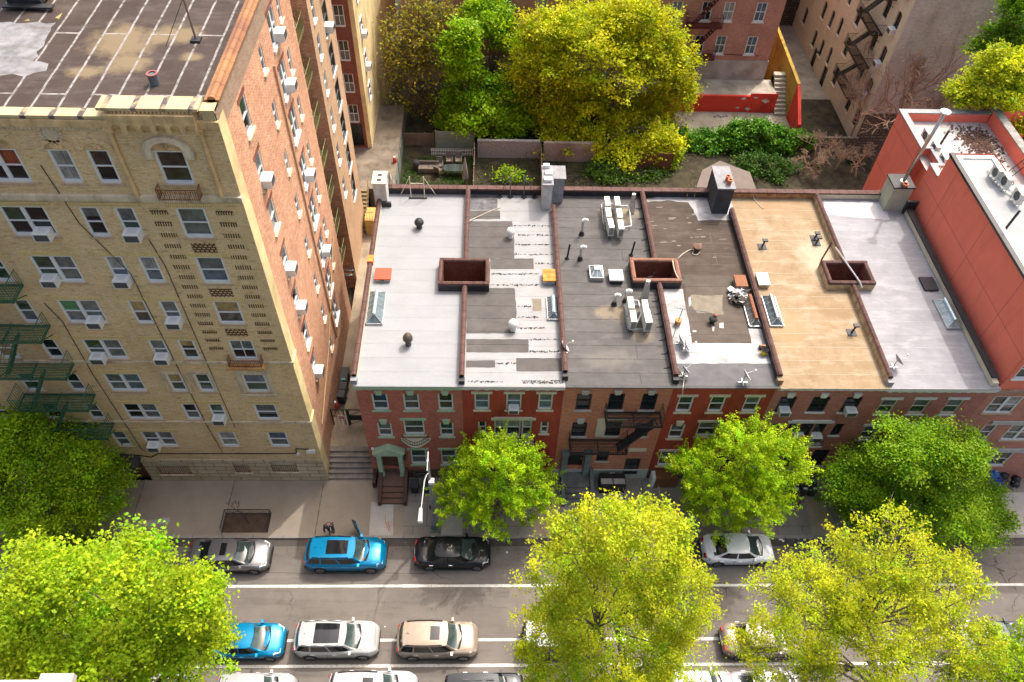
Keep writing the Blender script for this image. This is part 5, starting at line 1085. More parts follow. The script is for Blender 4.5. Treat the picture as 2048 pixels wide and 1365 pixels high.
c = G(2012, 457, zt); t = thing('standing_pipe', 'black pipe standing on the upper white roof of the stucco building', 'pipe', c); mb = MB(); mb.cyl(c, (c[0]+.1, c[1], c[2]+1.3), .07, n=8); mb.build('pipe', BLKP, t)
c = G(1879, 292, 12.86); t = thing('standing_pipe', 'black pipe standing among the condensers on the lower white roof', 'pipe', c); mb = MB(); mb.cyl(c, (c[0]+.1, c[1], c[2]+1.2), .08, n=8); mb.build('pipe', BLKP, t)
t = thing('roof_ladder', 'black ladder with hoop rails over the red inner parapet', 'ladder', (33.9, 40.2, 12.86)); mb = MB()
for y in (39.9, 40.4): mb.tube([(33.6, y, 12.87), (34.45, y, 14.5), (34.9, y, 14.5), (34.9, y, 13.95)], .03, 6)
for k in range(6): mb.cyl((33.65+k*.14, 39.9, 12.95+k*.27), (33.65+k*.14, 40.4, 12.95+k*.27), .02, n=5)
mb.build('ladder_frame', BLKP, t)
# chimneys
def chimney(x0, y0, x1, y1, h, m, mt, label, pots=0, name='chimney'):
    t = thing(name, label, 'chimney', ((x0+x1)/2, (y0+y1)/2, ZR)); MB().box(x0, y0, ZU, x1, y1, ZU+h).build('stack', m, t)
    MB().box(x0-.06, y0-.06, ZU+h+.001, x1+.06, y1+.06, ZU+h+.1).build('cap', mt, t)
    for k in range(pots):
        c = (x1-.32-k*.06, y0+.38+k*.38, ZU+h+.1); MB().lathe(c, [(.13, 0), (.14, .3), (.17, .3), (.17, .38), (.1, .38), (.1, .1)], 12).build('chimney_pot', M('terracotta_pot', (.48, .16, .07), .7, .2, 4), t)
    return t
GRC = M('grey_cement', (.25, .25, .26), .85, .25, 2); DKC = M('slate_tar_render', (.05, .052, .06), .7, .3, 2)
t = chimney(-7.55, 39.55, -6.75, 40.7, 1.75, M('white_painted_stack', (.62, .62, .60), .8, .15, 2, st=(1, 1, .3)), CRM, 'white painted chimney at the rear corner of the bright white roof by the alley')
mb = MB()
for y in (39.85, 40.35): mb.box(-7.3, y-.1, ZU+1.852, -7.02, y+.1, ZU+1.866)
mb.build('flue_opening', IRON, t); MB().box(-7.45, 39.4, ZU, -6.5, 39.54, ZU+.35).build('tar_foot', TAR, t)
t = chimney(3.35, 39.3, 3.95, 41.2, 2.0, M('white_washed_stack', (.5, .5, .49), .8, .25, 3), GRC, 'pale grey chimney stack standing between the striped roof and the dark grey roof')
MB().box(3.955, 40.0, ZU, 4.75, 41.25, ZU+1.95).build('stack', GRC, t); MB().box(3.9, 39.96, ZU+1.951, 4.85, 41.3, ZU+2.05).build('cap', GRC, t)
[MB().box(*b_).build('flue_liner', WHITE, t) for b_ in ((3.4, 39.5, ZU+2.102, 3.9, 39.9, ZU+2.3), (3.5, 40.2, ZU+2.102, 3.95, 40.6, ZU+2.25), (3.4, 40.9, ZU+2.102, 3.8, 41.15, ZU+2.35))]
chimney(14.55, 39.1, 15.6, 41.3, 2.05, DKC, GRC, 'dark slate chimney with two terracotta pots behind the patched brown roof', 2)
t = chimney(26.2, 39.6, 27.5, 40.9, 1.9, M('sage_render', (.40, .40, .31), .85, .15, 1.5), TAR, 'sage green rendered chimney with a tarred top against the red stucco wall')
MB().box(27.4, 39.3, ZU, 28.1, 39.49, ZU+1.0).build('tar_flashing', TAR, t)
b0 = (26.95, 40.2, ZU+2.0); t = thing('steel_flue', 'tall slanting stainless flue with a flat cap rising from the sage chimney', 'flue', b0)
tp = FY(1890, 226, 40.2); MB().cyl(b0, tp, .11, .11, 12).build('flue_pipe', M('copper_tinted_steel', (.55, .47, .42), .3, .15, 3, metal=.8), t, smooth=True); MB().lathe((tp[0], tp[1], tp[2]-.05), [(.12, 0), (.32, .08), (.32, .16), (.02, .22)], 16).build('flue_cap', WHITE, t); MB().lathe(b0, [(.25, 0), (.22, .06), (.12, .08)], 12).build('flue_collar', GALV, t)
c = G(1808, 375, ZU+1.9); t = thing('clay_pot', 'small pinkish pot on the tarred chimney top beside the steel flue', 'chimney pot', c); MB().lathe(c, [(.14, 0), (.2, .2), (.2, .3), (.12, .3)], 12).build('pot', MATS['terracotta_pot'], t)
# dishes and aerials
def dish(px, py, h, yaw, label, z=ZU, r=.36, tilt=.6):
    c = G(px, py, z); t = thing('satellite_dish', label, 'satellite dish', c, 'satellite dishes on the roofs')
    ctr = Vector((c[0], c[1], c[2]+h)); ax = Vector((math.cos(yaw)*math.cos(tilt), math.sin(yaw)*math.cos(tilt), math.sin(tilt))); u = ax.orthogonal().normalized(); v = ax.cross(u)
    mb = MB(); n = 16; prev = None
    for k in range(5):
        rr = r*k/4+.001; ring = [ctr+(u*math.cos(2*math.pi*i/n)+v*math.sin(2*math.pi*i/n))*rr+ax*(rr*rr*.35/r) for i in range(n)]
        if prev:
            for i in range(n): mb.face([prev[i], prev[(i+1) % n], ring[(i+1) % n], ring[i]])
        prev = ring
    mb.build('reflector', M('dish_grey', (.42, .44, .46), .5, .1, 3), t, smooth=True)
    mb = MB(); mb.tube([c, (c[0], c[1], c[2]+h*.6), ctr], .03, 6); mb.box(c[0]-.25, c[1]-.03, c[2], c[0]+.25, c[1]+.03, c[2]+.03); mb.box(c[0]-.03, c[1]-.25, c[2]+.001, c[0]+.03, c[1]+.25, c[2]+.031); mb.build('mount', GALV, t)
    mb = MB(); e = ctr+ax*r*1.7; mb.cyl(ctr-v*r*.8, e, .022, n=5); mb.ball(e, .07, 5); mb.build('feed_arm', ACW, t); return t
dish(1126, 706, .5, .3, 'grey satellite dish at the clay coping between the striped and grey roofs'); dish(1358, 688, .35, .2, 'small dish on the silver strip of the patched roof, farther of two by the coping'); dish(1369, 703, .4, .1, 'dish lying on the silver strip beside the orange cap'); dish(1366, 753, .5, .45, 'dish at the front end of the coping beside coiled white cables'); dish(1485, 765, .6, .2, 'small dish with a white arm on the dark front strip of the patched roof'); dish(1786, 735, .6, .25, 'dish aerial near the front of the silver coated roof')
dish(786, 380, .95, 3.4, 'round pale dish beside the white painted corner chimney', r=.4, tilt=.15)
c = rpos(1347, 672); t = thing('television_aerial', 'comb shaped television aerial on a thin mast over the silver strip', 'aerial', c); mb = MB(); mb.cyl(c, (c[0]+.15, c[1]+.2, c[2]+2.1), .025, n=6); mb.build('mast', GALV, t)
mb = MB(); bb = (c[0]-.3, c[1]+.25, c[2]+2.1); mb.cyl(bb, (bb[0]+1.8, bb[1]-.3, bb[2]), .018, n=5)
for k in range(13): x = bb[0]+k*.145; y = bb[1]-k*.025; mb.cyl((x, y-.25+.008*k, bb[2]), (x+.04, y+.25-.008*k, bb[2]), .008, n=4)
mb.build('boom', SLEEVE, t)
def aframe(px, py, m, label, n):
    c = rpos(px, py); t = thing('pipe_trestle', label, 'trestle', c); mb = MB()
    for s in (-.45, .45): mb.cyl((c[0]+s, c[1], c[2]), (c[0]+s, c[1]+.1, c[2]+1.7), .035, n=6); mb.cyl((c[0]+s*2.6, c[1]+.35, c[2]), (c[0]+s, c[1]+.1, c[2]+1.65), .025, n=5)
    if n == 1: mb.cyl((c[0]-.45, c[1]+.1, c[2]+1.15), (c[0]+.45, c[1]+.1, c[2]+1.15), .025, n=5)
    mb.build('frame', m, t); mb = MB()
    if n == 1: mb.box(c[0]-.6, c[1]-.07, c[2], c[0]+.6, c[1]+.07, c[2]+.06)
    else:
        for s in (-1.17, -.45, .45, 1.17): mb.prism([(c[0]+s-.2, c[1]), (c[0]+s, c[1]-.2), (c[0]+s+.2, c[1]), (c[0]+s, c[1]+.2)], c[2], c[2]+.05)
    mb.build('foot', BLKP, t)
aframe(836, 397, CRM, 'cream pipe trestle with slanting stays at the back of the bright white roof', 1); aframe(1034, 395, MATS['grey_sleeve'], 'dark pipe trestle on four black feet at the back of the striped roof', 2)
for px, lab in ((1377, 'left of two thin bent brown rods at the rear coping of the patched roof'), (1392, 'right of two thin bent brown rods at the rear coping of the patched roof')):
    c = rpos(px-4, 398); mb = MB(); mb.tube([c, (c[0]+.1, c[1]+.5, c[2]+.9), (c[0]+.2, c[1]+.6, c[2]+1.7), (c[0]+.05, c[1]+.65, c[2]+1.85)], .03, 5); o = mb.build('bent_rod', M('tan_rod', (.34, .22, .12), .7, .2, 3)); tag(o, lab, 'rod')
# loose things
def hose(pts, m, label, r=.03, z=ZU+.03):
    mb = MB(); P = [G(x, y, z+(h[0] if h else 0)) for x, y, *h in pts]; Q = []
    for i in range(len(P)-1):
        p0, p1, p2, p3 = [Vector(P[max(0, min(len(P)-1, i+k))]) for k in (-1, 0, 1, 2)]
        for k in range(5):
            s = k/5; Q.append(.5*((2*p1)+(-p0+p2)*s+(2*p0-5*p1+4*p2-p3)*s*s+(-p0+3*p1-3*p2+p3)*s**3))
    Q.append(Vector(P[-1])); mb.tube(Q, r, 5); o = mb.build('hose', m); tag(o, label, 'hose'); return o
HOSE = M('beige_hose', (.5, .43, .34), .6, .1, 3)
hose([(1356, 517), (1366, 508), (1378, 501), (1386, 500), (1399, 503), (1394, 510), (1385, 508), (1388, 502)], HOSE, 'beige hose coiled on the brown felt roof behind the light well'); c = rpos(1393, 501); t = thing('mushroom_vent', 'low brown vent with a beige hose around it on the brown felt roof', 'roof vent', c); MB().lathe(c, [(.2, 0), (.22, .25), (.28, .27), (.28, .36), (.02, .42)], 14).build('cap', BROWNST, t)
hose([(1345, 520, .6), (1349, 540, .6), (1356, 556, .65), (1360, 560, .6)], HOSE, 'cream cable sagging across the light well of the dark grey roof', .04)
hose([(930, 446, .5), (943, 440, .1), (960, 432), (980, 423), (1001, 415)], HOSE, 'pale cable crossing from the clay coping over the striped roof')
hose([(1356, 735, .4), (1362, 744), (1372, 757), (1365, 760), (1357, 754), (1369, 748), (1366, 775, .05), (1365, 790, -.6)], MATS['cream_paint'], 'tangled cream cables at the front end of the clay coping', .025)
hose([(1501, 378, .5), (1510, 400, .05), (1520, 412), (1527, 418)], MATS['cream_paint'], 'thin cream cable trailing over the back of the tan roof', .02)
for px, py, m, lab, r in ((1527, 708, M('yellow_plastic', (.75, .55, .02), .5, .1, 3), 'yellow bucket with black things beside it on the silver strip', .2), (1781, 404, WHITE, 'white bucket with green rim beside the sage chimney', .2), (1355, 649, M('orange_cap', (.55, .2, .06), .6, .2, 3), 'round orange capped drum on the silver strip under the aerial', .2)):
    c = rpos(px, py); t = thing('bucket', lab, 'bucket', c); MB().lathe(c, [(.001, 0), (r*.8, 0), (r, .36), (r*.92, .36), (r*.75, .05)], 14).build('pail', m, t)
    MB().lathe((c[0], c[1], c[2]+.34), [(r*1.02, 0), (r*1.08, .02), (r*1.02, .05), (.001, .04 if px == 1355 else -.12)], 14).build('rim', IRON if px == 1527 else M('green_rim', (.05, .25, .15), .5, .1, 2) if px == 1781 else m, t)
c = rpos(1523, 698); t = thing('tool_box', 'small black and orange tool lying behind the yellow bucket', 'tool', c); MB().box(c[0]-.15, c[1]-.1, c[2], c[0]+.2, c[1]+.12, c[2]+.2).build('body', BLKP, t); MB().box(c[0]-.12, c[1]-.02, c[2]+.2, c[0]+.17, c[1]+.04, c[2]+.3).build('handle', MATS['orange_cap'], t)
random.seed(3); mb = MB()
for k in range(46):
    x, y = random.uniform(1462, 1497), random.uniform(576, 607); c = G(x, y, ZU+.04+random.uniform(0, .35)); s = random.uniform(.1, .32); t0 = random.uniform(0, 6)
    mb.face([(c[0]+s*math.cos(t0+q)*random.uniform(.5, 1.2), c[1]+s*math.sin(t0+q)*random.uniform(.5, 1.2), c[2]+random.uniform(-.12, .12)) for q in (0, 1.3, 2.7, 4, 5.1)], 0 if random.random() < .5 else 1)
o = mb.build('debris_heap', [M('torn_dark_felt', (.05, .04, .032), .8, .4, 4), M('torn_white_sheet', (.62, .61, .58), .8, .15, 4)]); tag(o, 'heap of torn black felt and white sheeting beside the old skylight', 'debris', kind='stuff')
# ------------------------------------------------------------------ parked cars
TYRE = M('tyre_rubber', (.018, .018, .019), .8, .2, 8); RIM = M('alloy_rim', (.42, .43, .45), .3, .1, 4, metal=.8); BLKTR = M('black_trim', (.012, .012, .014), .45, .2, 6)
HEADL = glassy('headlamp_lens', (.55, .58, .6), .1); TAILL = glassy('tail_lamp_lens', (.45, .015, .015), .15); CGLASS = glassy('car_glass', (.012, .018, .018), .04); WSG = glassy('windscreen_glass', (.05, .075, .07), .05); SUNR = glassy('sunroof_glass', (.012, .013, .016), .06)
def lerp(a, b, t): return a+(b-a)*t
def make_car(label, cat, color, L_=4.5, W=1.84, H=1.48, kind='sedan', roof=None, sun=None, metal=.35, rails=False, doors=True, open_door=False, tint=None, name='parked_car'):
    pm = paint('car_paint_'+'_'.join('%02d' % int(c*99) for c in color), color, .28, metal); rm = roof or pm
    t = thing(name, label, cat); hl = L_/2
    if kind == 'sedan': belt, bw, wb, wt, rt, rb, deck = .93, .90, .27*L_, .10*L_, -.20*L_, -.365*L_, .99
    elif kind == 'suv': belt, bw, wb, wt, rt, rb, deck = 1.05, .93, .25*L_, .12*L_, -.40*L_, -.465*L_, 1.08
    else: belt, bw, wb, wt, rt, rb, deck = 1.12, .95, .22*L_, .15*L_, -.45*L_, -.485*L_, 1.12
    if kind == 'sedan': prof = [(-hl, .62), (-hl+.05, .84), (-hl+.18, .97), (rb-.05, deck+.02), (0, belt), (wb+.05, belt+.06), (hl*.72, belt-.02), (hl*.88, belt-.11), (hl-.06, .72), (hl, .55)]
    else: prof = [(-hl, .72), (-hl+.03, .95), (-hl+.09, belt), (rb, belt+.03), (0, belt), (wb+.04, belt+.09), (hl*.72, belt+.05), (hl*.9, belt-.05), (hl-.05, belt-.22), (hl, .62)]
    def top(x):
        for (a, b), (c, d) in zip(prof[:-1], prof[1:]):
            if a <= x <= c: return b+(d-b)*(x-a)/(c-a)
        return prof[-1][1]
    def half(x):
        u = abs(x)/hl; return W/2*(1-.035*u**2) if u < .72 else W/2*(1-.035*u**2-.30*((u-.72)/.28)**2.3)
    N_ = 34; xs = [-hl+L_*(.5-.5*math.cos(math.pi*k/(N_-1))) for k in range(N_)]; mb = MB(); secs = []
    for x in xs:
        h = top(x); w = half(x); zb = .22+.12*max(0, (abs(x)/hl-.85)/.15); m = zb+(h-zb)*.55; e = min(1, (hl-abs(x))/.25)
        cr = .05 if abs(x) < hl*.9 else .02
        half_pts = [(w*.88, zb), (w*.985, zb+.1), (w, m), (w*.985, lerp(m, h, .62)), (w*.93, h-.035), (w*.84, h+.0), (w*.45, h+cr*.7), (0, h+cr)]
        secs.append([(x, y, z) for y, z in half_pts]+[(x, -y, z) for y, z in reversed(half_pts[:-1])])
    for a, b in zip(secs[:-1], secs[1:]):
        for i in range(len(a)-1): mb.face([a[i], b[i], b[i+1], a[i+1]])
        mb.face([a[-1], b[-1], b[0], a[0]])
    mb.face(secs[0]); mb.face(list(reversed(secs[-1])))
    bd = mb.build('body', pm, t, smooth=True, local=True)
    import bmesh
    bm = bmesh.new(); bm.from_mesh(bd.data); bmesh.ops.remove_doubles(bm, verts=bm.verts, dist=.002); bmesh.ops.recalc_face_normals(bm, faces=bm.faces); bm.to_mesh(bd.data); bm.free()
    # greenhouse: base outline at the belt, top outline at the roof edge
    zr = H-.045; ty = W*.355 if kind == 'sedan' else W*.38; by = W*.445
    zbf, zbr = top(wb)+.02, top(rb)+.03
    def gh(u, v, side):          # u: 0 rear..1 front along the side, v: 0 belt..1 roof
        xb = lerp(rb, wb, u); xt = lerp(rt, wt, u); z0 = lerp(zbr, zbf, u)*.5+belt*.5 if 0 else belt-.01
        z = lerp(z0, zr-.02*abs(2*u-1)**2, v); x = lerp(xb, xt, v); y = lerp(by, ty, v)*(1-.10*abs(2*u-1)**3); return (x, side*y, z)
    def patch_(fn, nu, nv):
        q = MB(); 
        for i in range(nu):
            for j in range(nv): q.face([fn(i/nu, j/nv), fn((i+1)/nu, j/nv), fn((i+1)/nu, (j+1)/nv), fn(i/nu, (j+1)/nv)])
        return q
    def weld(o):
        bm = bmesh.new(); bm.from_mesh(o.data); bmesh.ops.remove_doubles(bm, verts=bm.verts, dist=.002); bm.to_mesh(o.data); bm.free(); return o
    cells = [(.06, .47), (.51, .93)] if kind == 'sedan' else [(.03, .24), (.27, .58), (.61, .94)]
    for s in (-1, 1):
        for a, b in cells:
            weld(patch_(lambda u, v: (lambda p: (p[0], p[1], p[2]))(gh(lerp(a, b, u), lerp(.06, .9, v), s)), 5, 3).build('side_window', CGLASS, t, True, local=True))
        # pillars and the roof rim in body colour
        q = MB()
        edges = [0]+[x for c in cells for x in c]+[1]
        for k in range(0, len(edges), 2):
            a, b = edges[k], edges[k+1]
            mm = 3
            for j in range(mm): q.face([gh(a, j/mm, s), gh(b, j/mm, s), gh(b, (j+1)/mm, s), gh(a, (j+1)/mm, s)])
        for j in range(10): a, b = j/10, (j+1)/10; q.face([gh(a, .9, s), gh(b, .9, s), gh(b, 1, s), gh(a, 1, s)]); q.face([gh(a, 0, s), gh(b, 0, s), gh(b, .06, s), gh(a, .06, s)])
        weld(q.build('pillar', rm if kind != 'sedan' else pm, t, True, local=True))
    def scr(front):
        u = 1 if front else 0
        def fn(a, v):
            l, r = gh(u, v, 1), gh(u, v, -1); y = lerp(l[1], r[1], a); k = 1-(2*a-1)**2; x = l[0]+(k*.16 if front else -k*.10)*(1-.45*v); zz = l[2]+(k*.0 if v < .5 else k*.02)
            z0 = top(min(hl, max(-hl, x)))+.035
            return (x, y, lerp(max(z0, belt), zz, v) if v < 1 else zz)
        return fn
    f = scr(True); weld(patch_(lambda a, v: f(lerp(.05, .95, a), lerp(.0, .97, v)), 8, 4).build('windscreen', WSG, t, True, local=True))
    f2 = scr(False); weld(patch_(lambda a, v: f2(lerp(.06, .94, a), lerp(.02 if kind == 'sedan' else .25, .95, v)), 8, 4).build('rear_window', CGLASS, t, True, local=True))
    q = MB()
    for fn in (f, f2):
        for a0, a1 in ((0, .05), (.95, 1)):
            for j in range(4): q.face([fn(a0, j/4), fn(a1, j/4), fn(a1, (j+1)/4), fn(a0, (j+1)/4)])
    if kind != 'sedan':
        for k in range(6): q.face([f2(k/6, 0), f2((k+1)/6, 0), f2((k+1)/6, .25), f2(k/6, .25)])
    q.build('pillar', pm, t, True, local=True)
    def rf(a, u):
        l = gh(u, 1, 1); r = gh(u, 1, -1); k = 1-(2*a-1)**2; e = 1-(2*u-1)**2; x = l[0]
        if u > .99: x = f(a, 1)[0]
        elif u < .01: x = f2(a, 1)[0]
        return (x, lerp(l[1], r[1], a), l[2]+.02*k+.03*min(1, k*2)*e)
    weld(patch_(rf, 10, 8).build('roof', rm, t, True, local=True))
    if sun:
        a0, a1, b0, b1 = sun; weld(patch_(lambda u, a: (lambda p: (p[0], p[1], p[2]+.012))(rf(lerp(b0, b1, a), lerp(a0, a1, u))), 6, 6).build('sunroof', SUNR, t, True, local=True))
    if rails:
        for s in (-1, 1):
            q = MB(); q.tube([(lambda p: (p[0], p[1]*.96, p[2]+.05))(gh(u, 1, s)) for u in (.06, .3, .6, .9)], .025, 6); q.build('roof_rail', rails, t, True, local=True)
    q = MB(); p = rf(.5, .12); q.cyl((p[0], 0, p[2]), (p[0]-.1, 0, p[2]+.09), .03, .01, 6); q.build('antenna', pm, t, local=True)
    # wheels
    wr = .33 if kind == 'sedan' else .36
    for x in (hl*.64, -hl*.60):
        for s in (-1, 1):
            y = half(x); q = MB(); q.cyl((x, s*(y-.22), wr), (x, s*(y+.012), wr), wr, n=22); w_ = q.build('wheel', TYRE, t, local=True)
            q = MB(); q.cyl((x, s*(y+.013), wr), (x, s*(y+.022), wr), wr*.66, n=18); q.build('rim', RIM, w_, local=True)
            q = MB()
            for k in range(5):
                t0 = 2*math.pi*k/5; q.box(x+wr*.38*math.cos(t0)-.045, s*(y+.023)-.003, wr+wr*.38*math.sin(t0)-.045, x+wr*.38*math.cos(t0)+.045, s*(y+.023)+.003, wr+wr*.38*math.sin(t0)+.045)
            q.build('spoke_gap', BLKTR, w_, local=True)
            q = MB(); n = 14       # arch lip
            for k in range(n):
                t0, t1 = math.pi*k/n, math.pi*(k+1)/n; r0, r1 = wr+.005, wr+.07; yy = s*(y+.006)
                q.face([(x+r0*math.cos(t0), yy, wr+r0*math.sin(t0)), (x+r1*math.cos(t0), yy, wr+r1*math.sin(t0)), (x+r1*math.cos(t1), yy, wr+r1*math.sin(t1)), (x+r0*math.cos(t1), yy, wr+r0*math.sin(t1))])
            q.build('wheel_arch', BLKTR, t, local=True)
    # lamps, grille, bumpers, mirrors, handles, shut lines
    for s in (-1, 1):
        x = hl-.22; q = MB(); z = top(x)-.07
        P = [(hl-.30, .80), (hl-.13, .62)]
        q.hexa([(hl-.46, s*half(hl-.46)*.93, z-.06), (hl-.12, s*half(hl-.12)*.62, z-.17), (hl-.12, s*half(hl-.12)*1.0, z-.17), (hl-.46, s*(half(hl-.46)+.006), z-.06), (hl-.46, s*half(hl-.46)*.9, top(hl-.46)+.014), (hl-.13, s*half(hl-.13)*.6, top(hl-.13)+.01), (hl-.13, s*half(hl-.13)*.93, top(hl-.13)+.002), (hl-.46, s*half(hl-.46)*.955, top(hl-.46)-.015)]); q.build('headlight', HEADL, t, local=True)
        q = MB(); zr0 = top(-hl+.1)
        if kind == 'sedan': q.hexa([(-hl+.02, s*half(-hl+.02)*.55, .74), (-hl+.3, s*half(-hl+.3)*.9, .74), (-hl+.3, s*(half(-hl+.3)+.008), .76), (-hl-.005, s*half(-hl+.02)*.95, .74), (-hl+.05, s*half(-hl+.05)*.55, zr0+.02), (-hl+.3, s*half(-hl+.3)*.88, .97), (-hl+.3, s*(half(-hl+.3)*.97+.008), .93), (-hl+.03, s*half(-hl+.03)*.95, zr0)])
        else: q.hexa([(-hl+.02, s*half(-hl)*.80, .80), (-hl+.14, s*half(-hl+.14)*.9, .80), (-hl+.14, s*(half(-hl+.14)+.006), .80), (-hl+.02, s*(half(-hl+.02)+.004), .80), (-hl+.05, s*half(-hl)*.80, belt+.02), (-hl+.16, s*half(-hl+.16)*.9, belt+.02), (-hl+.16, s*(half(-hl+.16)*.985+.004), belt+.0), (-hl+.04, s*(half(-hl+.04)*.985+.004), belt)])
        q.build('tail_light', TAILL, t, local=True)
        mx = wt+.5*(wb-wt)+.02; q = MB(); q.hexa([(mx-.09, s*by, belt+.02), (mx+.06, s*by, belt+.02), (mx+.04, s*(by+.2), belt+.03), (mx-.07, s*(by+.2), belt+.03), (mx-.09, s*by, belt+.15), (mx+.05, s*by, belt+.13), (mx+.02, s*(by+.19), belt+.15), (mx-.08, s*(by+.19), belt+.16)]); q.build('wing_mirror', pm, t, local=True)
        for k, hx in enumerate((-.02, -.27) if kind == 'sedan' else (.0, -.25)):
            if not doors: continue
            q = MB(); q.box(hx*L_-.11, min(s*(W/2-.02), s*(W/2+.025)), belt-.16, hx*L_+.11, max(s*(W/2-.02), s*(W/2+.025)), belt-.12); q.build('door_handle', GALV if sum(color) < .4 else pm, t, local=True)
        q = MB()
        for xx in (.17*L_, -.085*L_, -.31*L_): q.box(xx-.008, min(s*(W/2-.01), s*(W/2+.004)), .36, xx+.008, max(s*(W/2-.01), s*(W/2+.004)), belt-.05)
        q.box(-.33*L_, min(s*W/2*.98, s*(W/2+.012)), .24, .3*L_, max(s*W/2*.98, s*(W/2+.012)), .34); q.build('side_trim', BLKTR, t, local=True)
    q = MB(); q.box(hl-.05, -W*.26, .36, hl+.012, W*.26, .62); q.build('grille', BLKTR, t, local=True)
    q = MB(); q.box(-hl-.012, -.27, .52, -hl+.02, .27, .65); q.build('number_plate', ACW, t, local=True)
    q = MB(); q.box(-hl-.01, -W*.36, .26, -hl+.06, W*.36, .4); q.box(hl-.1, -W*.36, .24, hl+.01, W*.36, .33); q.build('bumper', BLKTR, t, local=True)
    q = MB()
    for s in (-1, 1):
        for i in range(8):
            xa, xb = lerp(wb+.12, hl-.42, i/8), lerp(wb+.12, hl-.42, (i+1)/8); ya, yb = s*lerp(W*.40, W*.33, i/8), s*lerp(W*.40, W*.33, (i+1)/8)
            q.face([(xa, ya-.007, top(xa)+.019), (xb, yb-.007, top(xb)+.019), (xb, yb+.007, top(xb)+.016), (xa, ya+.007, top(xa)+.016)])
    q.build('bonnet_seam', BLKTR, t, local=True)
    q = MB(); n = 8
    for i in range(n):
        a0, a1 = lerp(.06, .94, i/n), lerp(.06, .94, (i+1)/n); p, r_ = f(a0, 0), f(a1, 0)
        q.face([(p[0]-.02, p[1], p[2]+.004), (r_[0]-.02, r_[1], r_[2]+.004), (r_[0]+.09, r_[1], top(min(hl, r_[0]+.09))+.058), (p[0]+.09, p[1], top(min(hl, p[0]+.09))+.058)])
    q.build('cowl', BLKTR, t, local=True)
    for k in (-.25, .3):      # wipers
        q = MB(); p, r_ = f(.5+k, .05), f(.5+k*.2+.1, .12); q.cyl((p[0]+.02, p[1], p[2]+.02), (r_[0]+.02, r_[1], r_[2]+.02), .012, n=4); q.build('wiper', BLKTR, t, local=True)
    if open_door:
        q = MB(); x = .165*L_; y = W/2; c, s2 = math.cos(1.12), math.sin(1.12)
        def dp(d, o, z): return (x-d*c+o*s2, y+d*s2+o*c, z)
        q.hexa([dp(0, 0, .35), dp(1.05, 0, .35), dp(1.05, .12, .35), dp(0, .12, .35), dp(0, 0, belt), dp(1.05, 0, belt), dp(1.05, .10, belt), dp(0, .10, belt)])
        d = q.build('open_door', pm, t, local=True); q = MB(); q.face([dp(.2, .05, belt+.01), dp(1.0, .05, belt+.01), dp(.95, -.12, H-.1), dp(.5, -.12, H-.1)]); q.build('door_window', CGLASS, d, local=True)
        q = MB(); q.tube([dp(.1, .05, belt), dp(.48, -.12, H-.08), dp(.97, -.12, H-.08), dp(1.04, .05, belt)], .03, 5); q.build('door_frame', BLKTR, d, local=True)
    return t
def park(t, x0, x1, y, rz=0.): t.location = ((x0+x1)/2, y, -.14); t.rotation_euler = (0, 0, rz); return t
def xat(px, py, z=.55): return G(px, py, z)[0]
def carx(px0, px1, py): return xat(px0, py), xat(px1, py)
def row(label, cat, color, px0, px1, pyc, Y, **k):
    a, b = carx(px0, px1, pyc); t = make_car(label, cat, color, L_=b-a, **k); return park(t, a, b, Y)
BLUE = (.0, .21, .42)
Y1, Y2, Y3 = 19.75, 14.75, 12.05
row('grey metallic sedan with a black sunroof parked at the kerb beside the fenced planter', 'car', (.22, .215, .22), 377, 541, 1110, Y1-.05, W=1.88, H=1.44, sun=(.42, .66, .22, .78), metal=.6)
row('bright blue crossover with a panoramic roof and its kerb side door open', 'car', BLUE, 610, 772, 1114, Y1, W=1.88, H=1.6, kind='suv', sun=(.36, .86, .2, .8), rails=BLKTR, open_door=True)
row('black sedan with a sunroof parked in front of the small bright green kerb tree', 'car', (.012, .013, .017), 829, 981, 1108, Y1+.12, W=1.82, H=1.43, sun=(.45, .68, .25, .75), metal=.3)
row('white sedan parked alone at the far kerb right of the tall yellow tree', 'car', (.74, .75, .76), 1404, 1546, 1096, Y1+.32, W=1.8, H=1.45, metal=.1)
row('dark car at the kerb almost hidden by the tall yellow tree beside the white sedan', 'car', (.05, .052, .058), 1245, 1396, 1104, Y1, W=1.82, H=1.45)
row('black sedan at the far kerb half hidden by the bushy bottom left tree', 'car', (.012, .013, .016), 140, 287, 1104, Y1+.1, W=1.84, H=1.45)
row('bright blue sedan in the middle row coming out from under the bottom left tree', 'car', BLUE, 415, 568, 1292, Y2, W=1.84, H=1.42)
row('white crossover with a dark glass roof in the middle row', 'car', (.45, .45, .435), 588, 757, 1288, Y2+.05, W=1.86, H=1.64, kind='suv', sun=(.32, .88, .12, .88), rails=GALV, metal=.1)
row('beige gold off roader with roof rails and a small sunroof', 'car', (.34, .275, .21), 793, 956, 1292, Y2, W=1.88, H=1.74, kind='suv', sun=(.62, .84, .24, .76), rails=BLKTR, metal=.3)
row('black off roader with a pale roof half hidden under the tall yellow tree', 'car', (.025, .028, .03), 1045, 1205, 1290, Y2, W=1.9, H=1.76, kind='box', roof=M('pale_grey_roof', (.5, .51, .53), .4, .05, 2))
row('taupe sedan with red rear lamps under the airy yellow tree', 'car', (.27, .225, .185), 1445, 1603, 1290, Y2-.05, W=1.84, H=1.44, sun=(.55, .78, .22, .78), metal=.2)
row('dark grey sedan at the right edge behind yellow leaves', 'car', (.10, .11, .12), 1915, 2072, 1292, Y2-.05, W=1.84, H=1.45)
row('dark blue car behind the blue sedan, mostly hidden by the bottom left tree', 'car', (.02, .035, .06), 225, 385, 1296, Y2, W=1.84, H=1.46)
